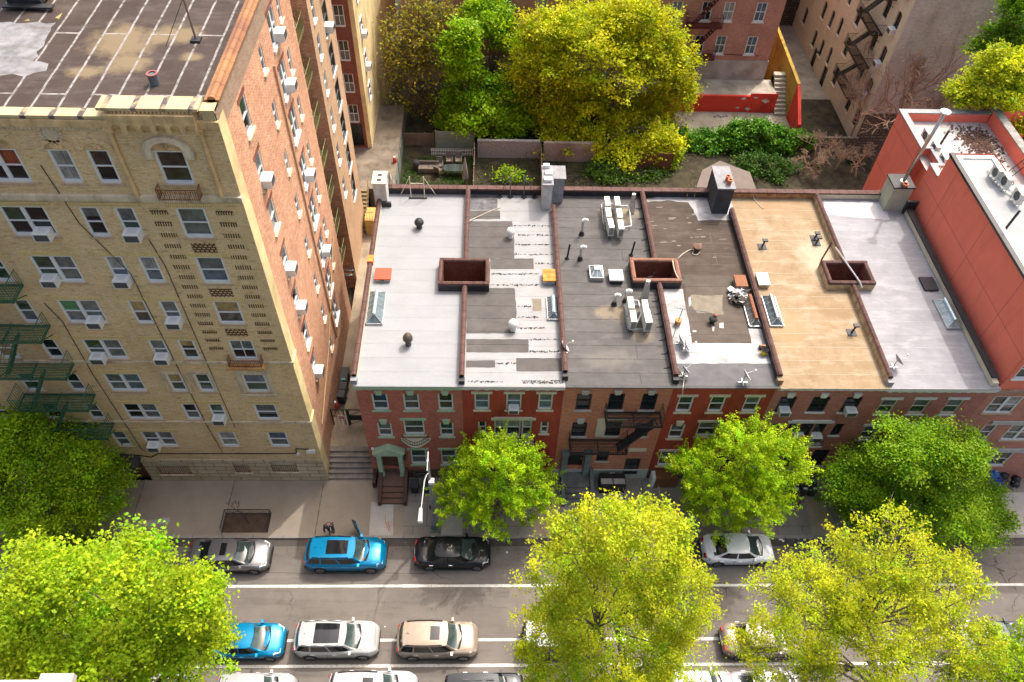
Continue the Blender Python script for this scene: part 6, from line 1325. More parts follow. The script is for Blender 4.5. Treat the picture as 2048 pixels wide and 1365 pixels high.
row('silver white crossover in the nearest row below the blue sedan', 'car', (.42, .43, .44), 437, 594, 1362, Y3, W=1.86, H=1.64, kind='suv', metal=.2)
row('white crossover with a sunroof in the nearest row', 'car', (.45, .46, .47), 658, 836, 1358, Y3+.05, W=1.92, H=1.7, kind='suv', sun=(.60, .82, .24, .76), metal=.15, rails=BLKTR)
t = row('black ribbed roof off roader in the nearest row', 'car', (.02, .024, .03), 890, 1052, 1360, Y3-.1, W=1.92, H=1.8, kind='box')
q = MB()
for i in range(4):
    for k in range(3): q.box(-1.2+k*.62, -.52+i*.28, 1.815, -.8+k*.62, -.44+i*.28, 1.835)
q.build('roof_rib', paint('dark_rib', (.04, .045, .05), .35), t, local=True)
row('silver pickup like car in the nearest row under the tall yellow tree', 'car', (.33, .335, .345), 1315, 1470, 1362, Y3, W=1.88, H=1.6, kind='suv', metal=.2)
row('silver car in the nearest row with a red lamp between two yellow trees', 'car', (.33, .335, .35), 1452, 1610, 1362, Y3, W=1.86, H=1.5, metal=.2)
row('pale car in the nearest row almost hidden under the bottom left tree', 'car', (.45, .46, .47), 240, 392, 1362, Y3, W=1.84, H=1.46)
# ------------------------------------------------------------------ person leaning in at the open door
px_, py_, _ = G(664, 1066, 0)
PT = thing('person', 'person in dark navy clothes bending at the open door of the blue crossover', 'person', (px_, py_, 0))
def skin(name, pts, edges, m, parent, sub=2):
    me = bpy.data.meshes.new(name); me.from_pydata([p[:3] for p in pts], edges, []); o = bpy.data.objects.new(name, me); COL.objects.link(o); o.parent = parent
    md = o.modifiers.new('skin', 'SKIN'); md.use_smooth_shade = True
    for v, p in zip(me.skin_vertices[0].data, pts): v.radius = (p[3], p[3]*(p[4] if len(p) > 4 else 1))
    me.skin_vertices[0].data[0].use_root = True
    s = o.modifiers.new('sub', 'SUBSURF'); s.levels = s.render_levels = sub; me.materials.append(m); return o
NAVY = M('navy_cloth', (.015, .022, .045), .9, .3, 6); JEAN = M('dark_trousers', (.03, .035, .05), .9, .2, 6); SKIN = M('skin_tone', (.36, .20, .13), .6, .1, 8); HAIR = M('dark_hair', (.018, .013, .01), .6, .3, 12); SHOE = M('dark_shoe', (.02, .02, .02), .6, .2, 6)
# body faces -y (towards the car), bent forward at the hips
pts = [(0, .10, .92, .13, .85), (0, .0, 1.12, .135, .8), (0, -.16, 1.30, .15, .7), (0, -.26, 1.40, .07), (0, -.34, 1.47, .055), (0, -.40, 1.55, .095), (0, -.44, 1.63, .085),
       (.19, -.20, 1.33, .06), (.25, -.36, 1.12, .045), (.2, -.56, 1.02, .035), (.19, -.64, 1.0, .03), (-.19, -.20, 1.33, .06), (-.26, -.34, 1.10, .045), (-.18, -.55, 1.05, .035), (-.17, -.63, 1.04, .03),
       (.10, .10, .86, .095), (.12, .06, .47, .065), (.12, .14, .09, .045), (.12, .02, .045, .04), (-.10, .10, .86, .095), (-.13, -.03, .48, .065), (-.12, .05, .09, .045), (-.12, -.08, .045, .04)]
ed = [(0, 1), (1, 2), (2, 3), (3, 4), (4, 5), (5, 6), (2, 7), (7, 8), (8, 9), (9, 10), (2, 11), (11, 12), (12, 13), (13, 14), (0, 15), (15, 16), (16, 17), (17, 18), (0, 19), (19, 20), (20, 21), (21, 22)]
body = skin('body', pts, ed, SKIN, PT)
for s, hx, hy, hz in ((1, .19, -.67, .995), (-1, -.17, -.66, 1.03)):
    hp = [(hx, hy+.04, hz, .024), (hx, hy-.02, hz, .03, .5)]; he_ = [(0, 1)]
    for k in range(4): n = len(hp); hp += [(hx+(k-1.5)*.019, hy-.07, hz-.004, .009), (hx+(k-1.5)*.022, hy-.105-.008*(k in (1, 2)), hz-.02, .008)]; he_ += [(1, n), (n, n+1)]
    n = len(hp); hp += [(hx-s*.04, hy-.02, hz-.006, .010), (hx-s*.055, hy-.055, hz-.02, .009)]; he_ += [(0, n), (n, n+1)]
    skin('hand', hp, he_, SKIN, body, 1)
skin('jacket', [(0, .10, .90, .15, .85), (0, .0, 1.12, .16, .8), (0, -.16, 1.31, .172, .7), (0, -.25, 1.385, .085), (.195, -.20, 1.335, .078), (.255, -.36, 1.12, .062), (.21, -.53, 1.03, .048), (-.195, -.20, 1.335, .078), (-.265, -.34, 1.10, .062), (-.19, -.52, 1.06, .048)], [(0, 1), (1, 2), (2, 3), (2, 4), (4, 5), (5, 6), (2, 7), (7, 8), (8, 9)], NAVY, PT)
skin('trousers', [(0, .10, .90, .14, .9), (.10, .10, .84, .108), (.12, .06, .47, .08), (.12, .14, .10, .062), (-.10, .10, .84, .108), (-.13, -.03, .48, .08), (-.12, .05, .10, .062)], [(0, 1), (1, 2), (2, 3), (0, 4), (4, 5), (5, 6)], JEAN, PT)
for x, y in ((.12, .07), (-.12, -.02)): skin('shoe', [(x, y+.07, .05, .05), (x, y-.04, .045, .048, .8), (x, y-.13, .035, .038, .8)], [(0, 1), (1, 2)], SHOE, PT, 1)
mb = MB(); mb.ball((0, -.40, 1.60), .108, 8); mb.v = [(x, y*1.05, z) for x, y, z in mb.v if True]
mb.build('hair', HAIR, PT, True, local=True); mb = MB(); c = (0, -.505, 1.55)
mb.ball((.032, -.512, 1.565), .012, 5); mb.ball((-.032, -.512, 1.565), .012, 5); mb.build('eye', BLKTR, body, local=True)
mb = MB(); mb.cyl((0, -.50, 1.56), (0, -.535, 1.525), .01, .018, 6); mb.build('nose', SKIN, body, local=True)
mb = MB(); mb.box(-.025, -.505, 1.485, .025, -.495, 1.495); mb.build('mouth', M('lip_tone', (.3, .1, .08), .6, .1, 4), body, local=True)
for s in (-1, 1): mb = MB(); mb.ball((s*.098, -.42, 1.56), .026, 5); mb.build('ear', SKIN, body, local=True)
# ------------------------------------------------------------------ trees
BARK = M('bark', (.19, .155, .12), .95, .3, 3, bmp=.4); BARKD = M('dark_bark', (.06, .045, .035), .95, .3, 3)
def leaf_mesh(name, cen, nrm, size, tint, m, parent, org, aspect=.62):
    n = len(cen); rng = np.random.default_rng(n)
    a = np.cross(nrm, rng.normal(size=(n, 3))); a /= np.linalg.norm(a, axis=1)[:, None]+1e-9; b = np.cross(nrm, a); b /= np.linalg.norm(b, axis=1)[:, None]+1e-9
    s = size[:, None]; c = cen-np.array(org)
    V = np.stack([c-a*s, c-b*s*aspect+nrm*s*.15, c+a*s, c+b*s*aspect+nrm*s*.15], 1).reshape(-1, 3)
    me = bpy.data.meshes.new(name); me.vertices.add(4*n); me.vertices.foreach_set('co', V.ravel().astype(np.float32))
    me.loops.add(4*n); me.loops.foreach_set('vertex_index', np.arange(4*n, dtype=np.int32)); me.polygons.add(n)
    me.polygons.foreach_set('loop_start', np.arange(0, 4*n, 4, dtype=np.int32)); me.polygons.foreach_set('loop_total', np.full(n, 4, dtype=np.int32))
    at = me.attributes.new('tint', 'FLOAT_COLOR', 'FACE'); at.data.foreach_set('color', np.concatenate([tint, np.ones((n, 1))], 1).ravel().astype(np.float32))
    me.materials.append(m); me.update(calc_edges=True); me.validate(); o = bpy.data.objects.new(name, me); COL.objects.link(o); o.parent = parent; return o
def tree(name, label, base, lobes, Y, m, seed, dens=5., per=45, leaf=.095, sig=.26, shoot=0., tint=((.8, .85, .7), (1.15, 1.1, 1.)), deep=.75, trunk=.22, limbs=46, hollow=.45, group=None, cat='tree', bark=None, fork=None, upbias=.55, ydepth=1., twigs=0, trunk_part='trunk', crown='crown', gaps=-.28):
    rng = np.random.default_rng(seed); t = thing(name, label, cat, base, group); org = np.array(base)
    L3 = []
    for l in lobes:
        px, py, rx, rz = l[:4]; yy = Y+(l[4] if len(l) > 4 else 0); c = np.array(FY(px, py, yy)); k = depth(c)/FPX; r = rx*k*.84; L3.append((c, np.array([r, r*ydepth if rx < rz*1.6 else r*.8*ydepth, rz*k*.84])))
    C = []; OUT = []
    for c, r in L3:
        area = 4*math.pi*((r[0]*r[1])**1.6/3+(r[0]*r[2])**1.6/3+(r[1]*r[2])**1.6/3)**(1/1.6); n = int(area*dens)
        d = rng.normal(size=(n, 3)); d /= np.linalg.norm(d, axis=1)[:, None]
        d[:, 2] = np.where(d[:, 2] < -.35, -d[:, 2]*rng.uniform(.0, .9, n), d[:, 2]); d /= np.linalg.norm(d, axis=1)[:, None]
        ph = rng.uniform(0, 6.28, 6); wob = 1+.11*np.sin(d[:, 0]*5+ph[0]+d[:, 2]*3)+.10*np.sin(d[:, 1]*7+ph[1])+.10*np.sin((d[:, 0]-d[:, 1])*11+ph[2])+.30*rng.uniform(0, 1, n)**6
        q = (hollow+(1-hollow)*rng.uniform(0, 1, n)**.5)*wob
        P = c+d*r*q[:, None]
        hole = np.sin(P[:, 0]*1.9+ph[3])*np.sin(P[:, 1]*2.1+ph[4])*np.sin(P[:, 2]*2.3+ph[5])+rng.normal(scale=.15, size=n)
        keep = hole > gaps
        for c2, r2 in L3:
            if c2 is c: continue
            keep &= (((P-c2)/r2)**2).sum(1) > .35
        keep &= P[:, 2] > base[2]+(.9 if trunk > .12 else .03)
        C.append(P[keep]); OUT.append(d[keep])
    C = np.concatenate(C); OUT = np.concatenate(OUT); nc = len(C)
    # clumps of leaves, some of them drawn out along a shoot
    idx = np.repeat(np.arange(nc), per); n = len(idx)
    ax = OUT+np.array([0, 0, upbias])+rng.normal(scale=.35, size=(nc, 3)); ax /= np.linalg.norm(ax, axis=1)[:, None]
    cs = rng.uniform(.6, 1.25, nc)
    P = C[idx]+rng.normal(scale=sig, size=(n, 3))*cs[idx][:, None]*np.array([1, 1, .62])
    if shoot:
        tt = rng.uniform(0, 1, n); sl = shoot*rng.uniform(.3, 1.2, nc); P = C[idx]+ax[idx]*(tt*sl[idx])[:, None]+rng.normal(scale=1, size=(n, 3))*(sig*(1.1-.75*tt))[:, None]
    nr = rng.normal(size=(n, 3))*.75+np.array([.1, .1, .9]); nr /= np.linalg.norm(nr, axis=1)[:, None]
    f = rng.uniform(0, 1, nc)[idx]*.6+rng.uniform(0, 1, n)*.4
    T = np.array(tint[0])*(1-f)[:, None]+np.array(tint[1])*f[:, None]
    hv = rng.normal(scale=.13, size=nc)[idx]; T[:, 0] *= np.clip(1+hv, .62, 1.08); T *= np.clip(1+rng.normal(scale=.16, size=nc), .55, 1.45)[idx][:, None]
    leaf_mesh(crown, P, nr, leaf*rng.uniform(.6, 1.25, n), T, m, t, org)
    # trunk and limbs
    mb = MB(); cm = C.mean(0); top = np.array(base)*.0+np.array([lerp(base[0], cm[0], .35), lerp(base[1], cm[1], .35), lerp(base[2], cm[2], .38)]) if fork is None else np.array(fork)
    mid = (np.array(base)+top)/2+rng.normal(scale=.08, size=3); mb.tube([tuple(base), tuple(mid), tuple(top)], [trunk, trunk*.85, trunk*.7], 9)
    sel = rng.choice(nc, min(nc, limbs), replace=False); scaf = []
    for k in range(min(11, len(sel))):
        e = C[sel[k]]; e = top+(e-top)*.55; m1 = top+(e-top)*.5+np.array([0, 0, .4])*rng.uniform(.2, 1)+rng.normal(scale=.15, size=3); mb.tube([tuple(top), tuple(m1), tuple(e)], [trunk*.5, trunk*.34, trunk*.2], 6); scaf += [m1, (m1+e)/2, e]
    for k in sel:
        e = C[k]; s_ = min(scaf, key=lambda p: np.linalg.norm(p-e)+3*max(0, p[2]-e[2])); m1 = (s_+e)/2+rng.normal(scale=.18, size=3)+np.array([0, 0, .15]); mb.tube([tuple(s_), tuple(m1), tuple(e)], [min(.05, trunk*.2), min(.03, trunk*.12), .008], 5)
    for _ in range(twigs):
        k = rng.integers(nc); e = C[k]; d = ax[k]*rng.uniform(.5, 1.3)+rng.normal(scale=.25, size=3); mb.tube([tuple(e-d*.6), tuple(e+rng.normal(scale=.06, size=3)), tuple(e+d*.7)], [.016, .011, .005], 3)
    mb.build(trunk_part, bark or BARK, t)
    return t
LY = leafmat('leaf_lime_yellow', (.54, .60, .02), .45); LYG = leafmat('leaf_yellow_green', (.38, .53, .015), .45); LB = leafmat('leaf_bright_green', (.35, .54, .010), .45); LM = leafmat('leaf_mid_green', (.20, .36, .012), .45); LD = leafmat('leaf_deep_green', (.075, .17, .02)); LO = leafmat('leaf_olive_yellow', (.60, .62, .015), .45); LIV = leafmat('leaf_ivy', (.11, .28, .02)); LSP = leafmat('leaf_sparse_olive', (.30, .30, .03))
g = 'trees along the street'
def gb(px, py): return G(px, py, 0)
tree('street_tree', 'dark leafy tree at the kerb in front of the tan tower, left edge', gb(95, 1060), [(85, 945, 150, 105), (190, 985, 70, 70), (20, 900, 80, 75), (130, 1030, 110, 60)], 22.3, LM, 1, dens=5, per=70, leaf=.08, sig=.30, tint=((.6, .72, .8), (2.0, 1.6, .9)), group=g)
tree('street_tree', 'big bushy lime green tree covering the lower left corner', (-16.5, 10.2, 0), [(190, 1235, 190, 120), (50, 1235, 120, 105), (330, 1255, 120, 110), (100, 1150, 105, 60), (385, 1200, 75, 75), (230, 1330, 230, 110), (60, 1330, 130, 80), (290, 1140, 70, 55), (415, 1260, 50, 80)], 10.4, LYG, 2, dens=4.6, per=75, leaf=.078, sig=.27, tint=((.62, .76, .8), (1.3, 1.14, 1.)), group=g, trunk=.3)
tree('street_tree', 'small bright green kerb tree with spiky shoots beside the street lamp', gb(990, 1062), [(992, 970, 98, 78), (1015, 925, 58, 36), (930, 995, 56, 58), (1055, 985, 54, 64), (990, 1030, 85, 42), (1000, 905, 40, 24)], 22.2, LB, 3, dens=6, per=74, leaf=.06, sig=.14, shoot=1.05, tint=((.6, .75, .8), (1.45, 1.22, 1.)), group=g, trunk=.14)
tree('street_tree', 'tall yellow green tree rising from the bottom middle across the road', gb(1240, 1365)[:1]+(10.6, 0), [(1235, 1235, 160, 120), (1265, 1045, 66, 72), (1180, 1090, 75, 50), (1320, 1090, 66, 50), (1110, 1180, 75, 75), (1360, 1190, 62, 85), (1240, 1310, 180, 80), (1115, 1300, 82, 75), (1265, 1110, 110, 70)], 10.8, LY, 4, dens=6.2, per=88, leaf=.055, sig=.23, shoot=.7, tint=((.48, .62, .7), (1.25, 1.14, 1.1)), group=g, trunk=.26, twigs=500, gaps=-.2)
tree('street_tree', 'bright green kerb tree with spiky shoots right of the tall yellow tree', gb(1480, 1062), [(1472, 950, 102, 72), (1500, 885, 62, 36), (1552, 925, 58, 56), (1395, 955, 56, 62), (1445, 1005, 84, 36), (1520, 985, 58, 42)], 22.2, LB, 5, dens=6, per=74, leaf=.06, sig=.14, shoot=1.1, tint=((.68, .78, .7), (1.5, 1.24, 1.)), group=g, trunk=.15)
tree('street_tree', 'large dense green kerb tree in front of the tan and silver roofed houses', gb(1830, 1072), [(1840, 975, 145, 105), (1740, 1005, 90, 80), (1930, 1015, 92, 92), (1800, 900, 72, 52), (1895, 905, 76, 56), (1840, 1065, 150, 68), (1700, 960, 60, 50), (1975, 1060, 55, 60)], 22.0, LM, 6, dens=5, per=72, leaf=.078, sig=.27, tint=((.55, .68, .75), (1.6, 1.36, 1.)), group=g, trunk=.25)
tree('street_tree', 'airy yellow tree with visible twigs at the lower right', gb(1745, 1365)[:1]+(10.5, 0), [(1740, 1205, 130, 85), (1785, 1070, 45, 46), (1620, 1205, 88, 68), (1545, 1185, 48, 36), (1880, 1190, 80, 75), (1740, 1300, 200, 80), (1560, 1310, 90, 70), (1770, 1120, 95, 50), (1920, 1280, 70, 60)], 10.7, LY, 7, dens=5.2, per=82, leaf=.054, sig=.23, shoot=.8, tint=((.66, .78, .7), (1.22, 1.1, 1.)), group=g, trunk=.24, twigs=700, limbs=110, gaps=-.12)
tree('street_tree', 'yellow green foliage filling the bottom right corner', gb(2020, 1420)[:1]+(9.5, 0), [(2010, 1345, 90, 60), (1930, 1350, 75, 40), (2060, 1290, 40, 40)], 9.8, LYG, 8, dens=4.2, per=34, leaf=.085, sig=.25, tint=((.7, .8, .7), (1.2, 1.1, 1.)), group=g, trunk=.2)
g = 'trees behind the row houses'
def rear(px, Y, z=1.0): return (FY(px, 400, Y)[0], Y, z)
tree('garden_tree', 'half bare tree with brown twigs and few yellow leaves beside the tower rear wing', rear(840, 63), [(830, 130, 70, 165), (795, 240, 45, 66), (870, 60, 50, 80), (850, 235, 50, 60)], 63, LSP, 11, dens=2.4, per=10, leaf=.15, sig=.5, tint=((.7, .7, .7), (1.6, 1.4, .8)), group=g, trunk=.2, twigs=1900, limbs=170, bark=M('grey_brown_twig', (.15, .115, .075), .9, .3, 3), hollow=.2)
tree('garden_tree', 'lush bright green tree in the garden behind the white roof', rear(950, 61), [(920, 120, 42, 75), (960, 215, 80, 72), (1010, 240, 60, 62), (915, 245, 40, 48), (930, 70, 28, 45)], 61, LB, 12, dens=4, per=40, leaf=.15, sig=.36, tint=((.45, .62, .7), (1.05, 1., .9)), group=g, trunk=.22)
tree('garden_tree', 'green tree top against the far brick house', rear(975, 64.5), [(975, 35, 55, 48), (1010, 80, 40, 40)], 64.5, LB, 13, dens=3.4, per=36, leaf=.15, sig=.4, tint=((.5, .65, .7), (1.15, 1.05, .9)), group=g, trunk=.2)
tree('garden_tree', 'huge yellow flowering maple filling the garden behind the grey roof', rear(1200, 61.5), [(1190, 110, 150, 105), (1080, 150, 80, 95), (1300, 130, 88, 110), (1180, 250, 140, 92), (1280, 265, 95, 82), (1100, 220, 80, 80), (1190, 310, 80, 50), (1100, 60, 70, 50), (1260, 40, 80, 50), (1245, 318, 85, 42, -5), (1130, 295, 70, 36, -3.5), (1320, 295, 55, 52, -4.5), (1345, 190, 52, 90)], 61.5, LO, 14, dens=3.2, per=36, leaf=.14, sig=.36, tint=((.52, .60, .7), (1.25, 1.2, 1.1)), group=g, trunk=.35, twigs=500, limbs=100, ydepth=.75)
tree('garden_tree', 'yellow tree overhanging the red stucco building at the right edge', (37.5, 47.5, 0), [(1990, 175, 75, 55), (1935, 195, 48, 26), (2030, 240, 55, 60), (2010, 130, 45, 40)], 47.5, LY, 15, dens=5, per=40, leaf=.12, sig=.3, tint=((.6, .72, .7), (1.2, 1.1, 1.)), group=g, trunk=.2)
tree('garden_tree', 'dark green tree in the top right corner before the blank brick wall', (42, 56, 0), [(2015, 75, 45, 40), (1960, 95, 26, 22), (2040, 20, 40, 42), (2050, 270, 30, 60)], 56, LM, 16, dens=4.2, per=40, leaf=.14, sig=.34, tint=((.5, .65, .7), (1.1, 1.05, .9)), group=g, trunk=.2)
tree('ivy_hedge', 'thick dark ivy growing over the garden fence below the red retaining wall', rear(1470, 59.3), [(1470, 285, 66, 40), (1400, 298, 58, 42), (1545, 292, 58, 42), (1500, 262, 46, 24), (1360, 290, 34, 38), (1570, 322, 46, 32), (1595, 285, 34, 30)], 59.3, LIV, 17, dens=6.5, per=40, leaf=.13, sig=.26, tint=((.5, .65, .7), (1.5, 1.35, 1.1)), trunk=.1, cat='hedge', ydepth=.6, crown='foliage', trunk_part='stem')
tree('garden_bush', 'yellowish green bush over the garden wall left of the ivy', rear(1340, 57.5), [(1330, 310, 42, 30), (1290, 325, 40, 30), (1250, 345, 50, 26)], 57.5, LYG, 18, dens=4.5, per=36, leaf=.12, sig=.3, tint=((.4, .55, .7), (.95, .92, .8)), trunk=.1, cat='bush', crown='foliage', trunk_part='stem')
tree('garden_bush', 'young leafy sprouts in the small garden behind the striped roof', rear(1000, 53.6), [(1015, 350, 32, 14), (1045, 356, 16, 10)], 53.6, LYG, 19, dens=2.4, per=14, leaf=.13, sig=.3, tint=((.6, .8, .7), (1.1, 1.05, .8)), trunk=.03, cat='bush', crown='foliage', trunk_part='stem')
# bare trees: recursive twigs
def bare(name, label, base, H, seed, m, r0=.16, spread=.55, lv=5, kids=3, lean=(0, 0), cat='tree', group=None):
    rng = np.random.default_rng(seed); t = thing(name, label, cat, base, group); tr = MB(); tw = MB()
    def grow(p, d, l, r, k):
        q = p+d*l; m1 = p+d*l*.5+rng.normal(scale=l*.05, size=3); (tr if k < 2 else tw).tube([tuple(p), tuple(m1), tuple(q)], [r, r*.85, r*.68], 6 if k < 2 else 4)
        if k >= lv: return
        for _ in range(kids+(k > 1)):
            e = d+rng.normal(scale=spread, size=3); e[2] += .25; e /= np.linalg.norm(e); grow(p+d*l*rng.uniform(.55, 1.), e, l*rng.uniform(.55, .8), max(.011, r*.62), k+1)
    d = np.array([lean[0], lean[1], 1.]); grow(np.array(base, float), d/np.linalg.norm(d), H*.36, r0, 0)
    tr.build('trunk', m, t); tw.build('branch', m, t); return t
TWIG = M('reddish_twig', (.30, .19, .13), .9, .3, 4)
bare('bare_tree', 'bare tree with fine reddish branches before the beige apartment house', rear(1712, 57.5, 0), 14.5, 5, TWIG, .16, .42, 5, 3, (.12, 0)); bare('bare_tree', 'tangle of leafless brown branches climbing beside the red garden steps', rear(1655, 59.5, .5), 11, 9, TWIG, .11, .5, 5, 3, (-.1, 0))
bare('dry_vine', 'dry brown vine thicket behind the tan roof', rear(1600, 57, .5), 5.0, 12, M('dry_vine_stem', (.40, .29, .19), .9, .3, 4), .08, .8, 5, 3, (-.2, 0), 'vine'); bare('dry_vine', 'pale curling dry vine at the wall left of the bare tree', rear(1645, 56, .5), 4.2, 15, MATS['dry_vine_stem'], .07, .9, 4, 4, (.1, 0), 'vine')
bare('bare_tree', 'small crooked leafless shrub in front of the speckled garden wall', rear(1060, 55.6, 1), 2.2, 18, BARKD, .05, .6, 3, 2, (-.5, 0), 'shrub')
bare('dry_vine', 'brown tangle of dry stems in front of the rubble garden wall', rear(1580, 55, .9), 4.2, 41, MATS['dry_vine_stem'], .08, .95, 5, 3, (.3, .1), 'vine'); bare('dry_vine', 'brown tangle of dry stems near the foot of the red stucco wall', rear(1690, 55, .9), 4.5, 43, MATS['dry_vine_stem'], .08, .9, 5, 3, (-.2, .1), 'vine')
bare('bare_tree', 'second bare tree with reddish twigs close to the blank side wall', rear(1770, 58, .3), 9.5, 51, TWIG, .11, .5, 5, 3, (.05, 0))
tree('garden_bush', 'dark undergrowth filling the garden between the shed and the dry stems', rear(1560, 55.5), [(1550, 345, 50, 24), (1500, 330, 40, 20)], 55.5, LD, 23, dens=5, per=36, leaf=.12, sig=.3, tint=((.4, .5, .6), (1.1, 1.05, .9)), trunk=.08, cat='bush', crown='foliage', trunk_part='stem')
tree('garden_bush', 'dark green undergrowth below the yellow maple beside the concrete garden wall', rear(1230, 55), [(1215, 345, 48, 20), (1290, 352, 46, 20)], 55, LD, 24, dens=5, per=30, leaf=.12, sig=.3, tint=((.5, .6, .6), (1.5, 1.3, .9)), trunk=.08, cat='bush', crown='foliage', trunk_part='stem')
t = tree('climbing_ivy', 'dark ivy clad trunk of the bare tree by the plinth of the beige house', rear(1703, 57.0, 0), [(1703, 330, 9, 38)], 57, LD, 21, dens=14, per=30, leaf=.1, sig=.12, trunk=.1, limbs=8, tint=((.3, .3, .3), (.6, .55, .5)), cat='ivy', crown='foliage', trunk_part='stem')
# ------------------------------------------------------------------ gardens and rear courts
YARD = sheet('garden_soil', -7.9, 41.1, 33.4, 67, .95, M('garden_soil', (.035, .026, .018), .95, .5, 1.6, c2=(.07, .06, .03)))
structure(MB().box(-10.2, 26.85, -.3, -7.33, 47.0, 1.0).build('alley_paving', M('alley_concrete', (.30, .245, .18), .9, .25, .6, c2=(.42, .35, .25), st=(.8, .3, 1))))
structure(MB().box(-14, 50.15, -.3, -7.9, 62, 2.9).build('court_paving', M('court_concrete', (.17, .14, .11), .9, .3, .7, c2=(.27, .225, .17), st=(.8, .8, 1))))
STEPC = M('worn_step_concrete', (.24, .215, .185), .9, .28, 1.5, st=(1.5, .5, 1))
t = thing('alley_steps', 'broad concrete steps climbing into the alley between the tan tower and the white roofed house', 'steps', (-8.8, 25.4, 0)); mb = MB()
for k in range(6): mb.box(-10.18, 25.0+k*.3, -.05, -7.32, 25.0+(k+1)*.3-.002 if k < 5 else 26.85, (k+1)*.1667)
mb.build('flight', STEPC, t); mb = MB(); mb.box(-7.31, 24.4, -.02, -7.1, 25.18, .6); mb.build('cheek_wall', MATS['dark_brown_paint'], t)
t = thing('court_steps', 'long concrete flight rising from the alley to the court behind the tower', 'steps', (-10.8, 48, 1)); mb = MB()
for k in range(11): mb.box(-11.75, 47.0+k*.285, .9, -9.95, 50.15, 1+(k+1)*.1727)
mb.build('flight', M('mossy_step_concrete', (.20, .16, .10), .9, .3, 1.2, c2=(.31, .25, .15)), t); mb = MB(); mb.box(-9.94, 46.6, .9, -9.0, 48.2, 2.6); mb.build('yellow_block', M('yellow_ochre_paint', (.45, .31, .09), .8, .15, 2), t); mb = MB(); railing(mb, [(-9.9, 47.1, 1.3), (-9.9, 50.1, 3.0)], .9, .4, .018); railing(mb, [(-9.9, 46.7, 2.6), (-9.1, 46.7, 2.6)], .8, .2, .015); mb.build('hand_rail', M('ochre_rail', (.25, .17, .06), .7, .2, 3), t)
t = thing('iron_stair', 'black iron stair and landing standing in the sunny alley', 'stair', (-9.6, 42, 1)); mb = MB(); a = G(694, 548, 2.0); b = G(692, 486, 3.4)
for k in range(8): f = k/7; y = lerp(a[1], b[1], f); z = lerp(1.9, 3.3, f); mb.box(a[0]-.45, y-.1, z, a[0]+.45, y+.1, z+.03)
mb.build('tread', M('worn_grey_tread', (.25, .25, .25), .6, .2, 3), t); mb = MB()
for s in (-.47, .47): mb.cyl((a[0]+s, a[1], 1.85), (a[0]+s, b[1], 3.3), .035, n=5); mb.cyl((a[0]+s, a[1], 2.75), (a[0]+s, b[1], 4.2), .02, n=5)
for q in (a[1]-.2, b[1]+.9):
    for s in (-.47, .47): mb.cyl((a[0]+s, q, 1), (a[0]+s, q, 4.2 if q > b[1] else 2.8), .03, n=5)
railing(mb, [(a[0]-.47, b[1]+.1, 3.3), (a[0]-.47, b[1]+1., 3.3), (a[0]+.47, b[1]+1., 3.3), (a[0]+.47, b[1]+.1, 3.3)], .9, .18, .012); railing(mb, [(a[0]-.47, a[1]-.8, 1.85), (a[0]+.47, a[1]-.8, 1.85)], .9, .18, .012); mb.build('stair_frame', IRON, t)
mb = MB(); c0 = G(690, 602, 1); 
for s in (0, .5): mb.cyl((c0[0]+s, c0[1], 1.02), (a[0]-.3+s, a[1]-.8, 1.85), .02, n=5)
for k in range(9): f = k/9; mb.cyl((lerp(c0[0], a[0]-.3, f), lerp(c0[1], a[1]-.8, f), 1.02+.8*f), (lerp(c0[0], a[0]-.3, f)+.5, lerp(c0[1], a[1]-.8, f), 1.02+.8*f), .016, n=4)
mb.build('drop_ladder', IRON, t)
# gate across the alley
t = thing('alley_gate', 'dark green iron gate and railing closing the alley above the steps', 'gate', (-8.8, 28.5, 1)); DKG = M('dark_green_paint', (.012, .03, .022), .5, .2, 3); yg = 28.5; mb = MB()
for x in (-10.15, -9.35, -9.15, -8.0, -7.4): mb.cyl((x, yg, 1), (x, yg, 2.75), .035 if x not in (-9.15, -8.0) else .06, n=6)
mb.cyl((-10.15, yg, 2.7), (-7.38, yg, 2.7), .04, n=6); mb.cyl((-10.15, yg, 2.0), (-9.35, yg, 2.0), .025, n=5)
for k in range(20): x = -10.1+k*.142; mb.cyl((x, yg, 2.7), (x, yg, 2.9), .015, .004, n=4)
for k in range(4): mb.cyl((-10.1+k*.22, yg, 1.05), (-10.1+k*.22, yg, 2.7), .014, n=4)
mb.build('frame', DKG, t); mb = MB(); mb.box(-9.09, yg-.02, 1.55, -8.06, yg+.02, 2.1); mb.box(-9.09, yg-.03, 1.05, -9.0, yg+.03, 2.65); mb.box(-8.15, yg-.03, 1.05, -8.06, yg+.03, 2.65); mb.cyl((-9.05, yg, 2.1), (-8.1, yg, 2.62), .02, n=5); mb.cyl((-9.05, yg, 1.1), (-8.1, yg, 1.55), .02, n=5); mb.build('leaf', DKG, t)
sg = MB().box(-9.75, yg-.09, 1.75, -9.3, yg-.07, 2.15).build('sign', M('white_sign', (.75, .66, .64), .5, .05, 3)); tag(sg, 'small white notice with red writing fixed to the green alley gate', 'sign'); mb = MB()
for k in range(2): mb.box(-9.70, yg-.093, 1.96+k*.08, -9.35, yg-.0905, 2.0+k*.08)
mb.box(-9.70, yg-.093, 1.8, -9.58, yg-.0905, 1.91); mb.box(-9.5, yg-.093, 1.8, -9.36, yg-.0905, 1.91); o = mb.build('writing', M('sign_red', (.45, .05, .05), .5, .05, 3), sg)
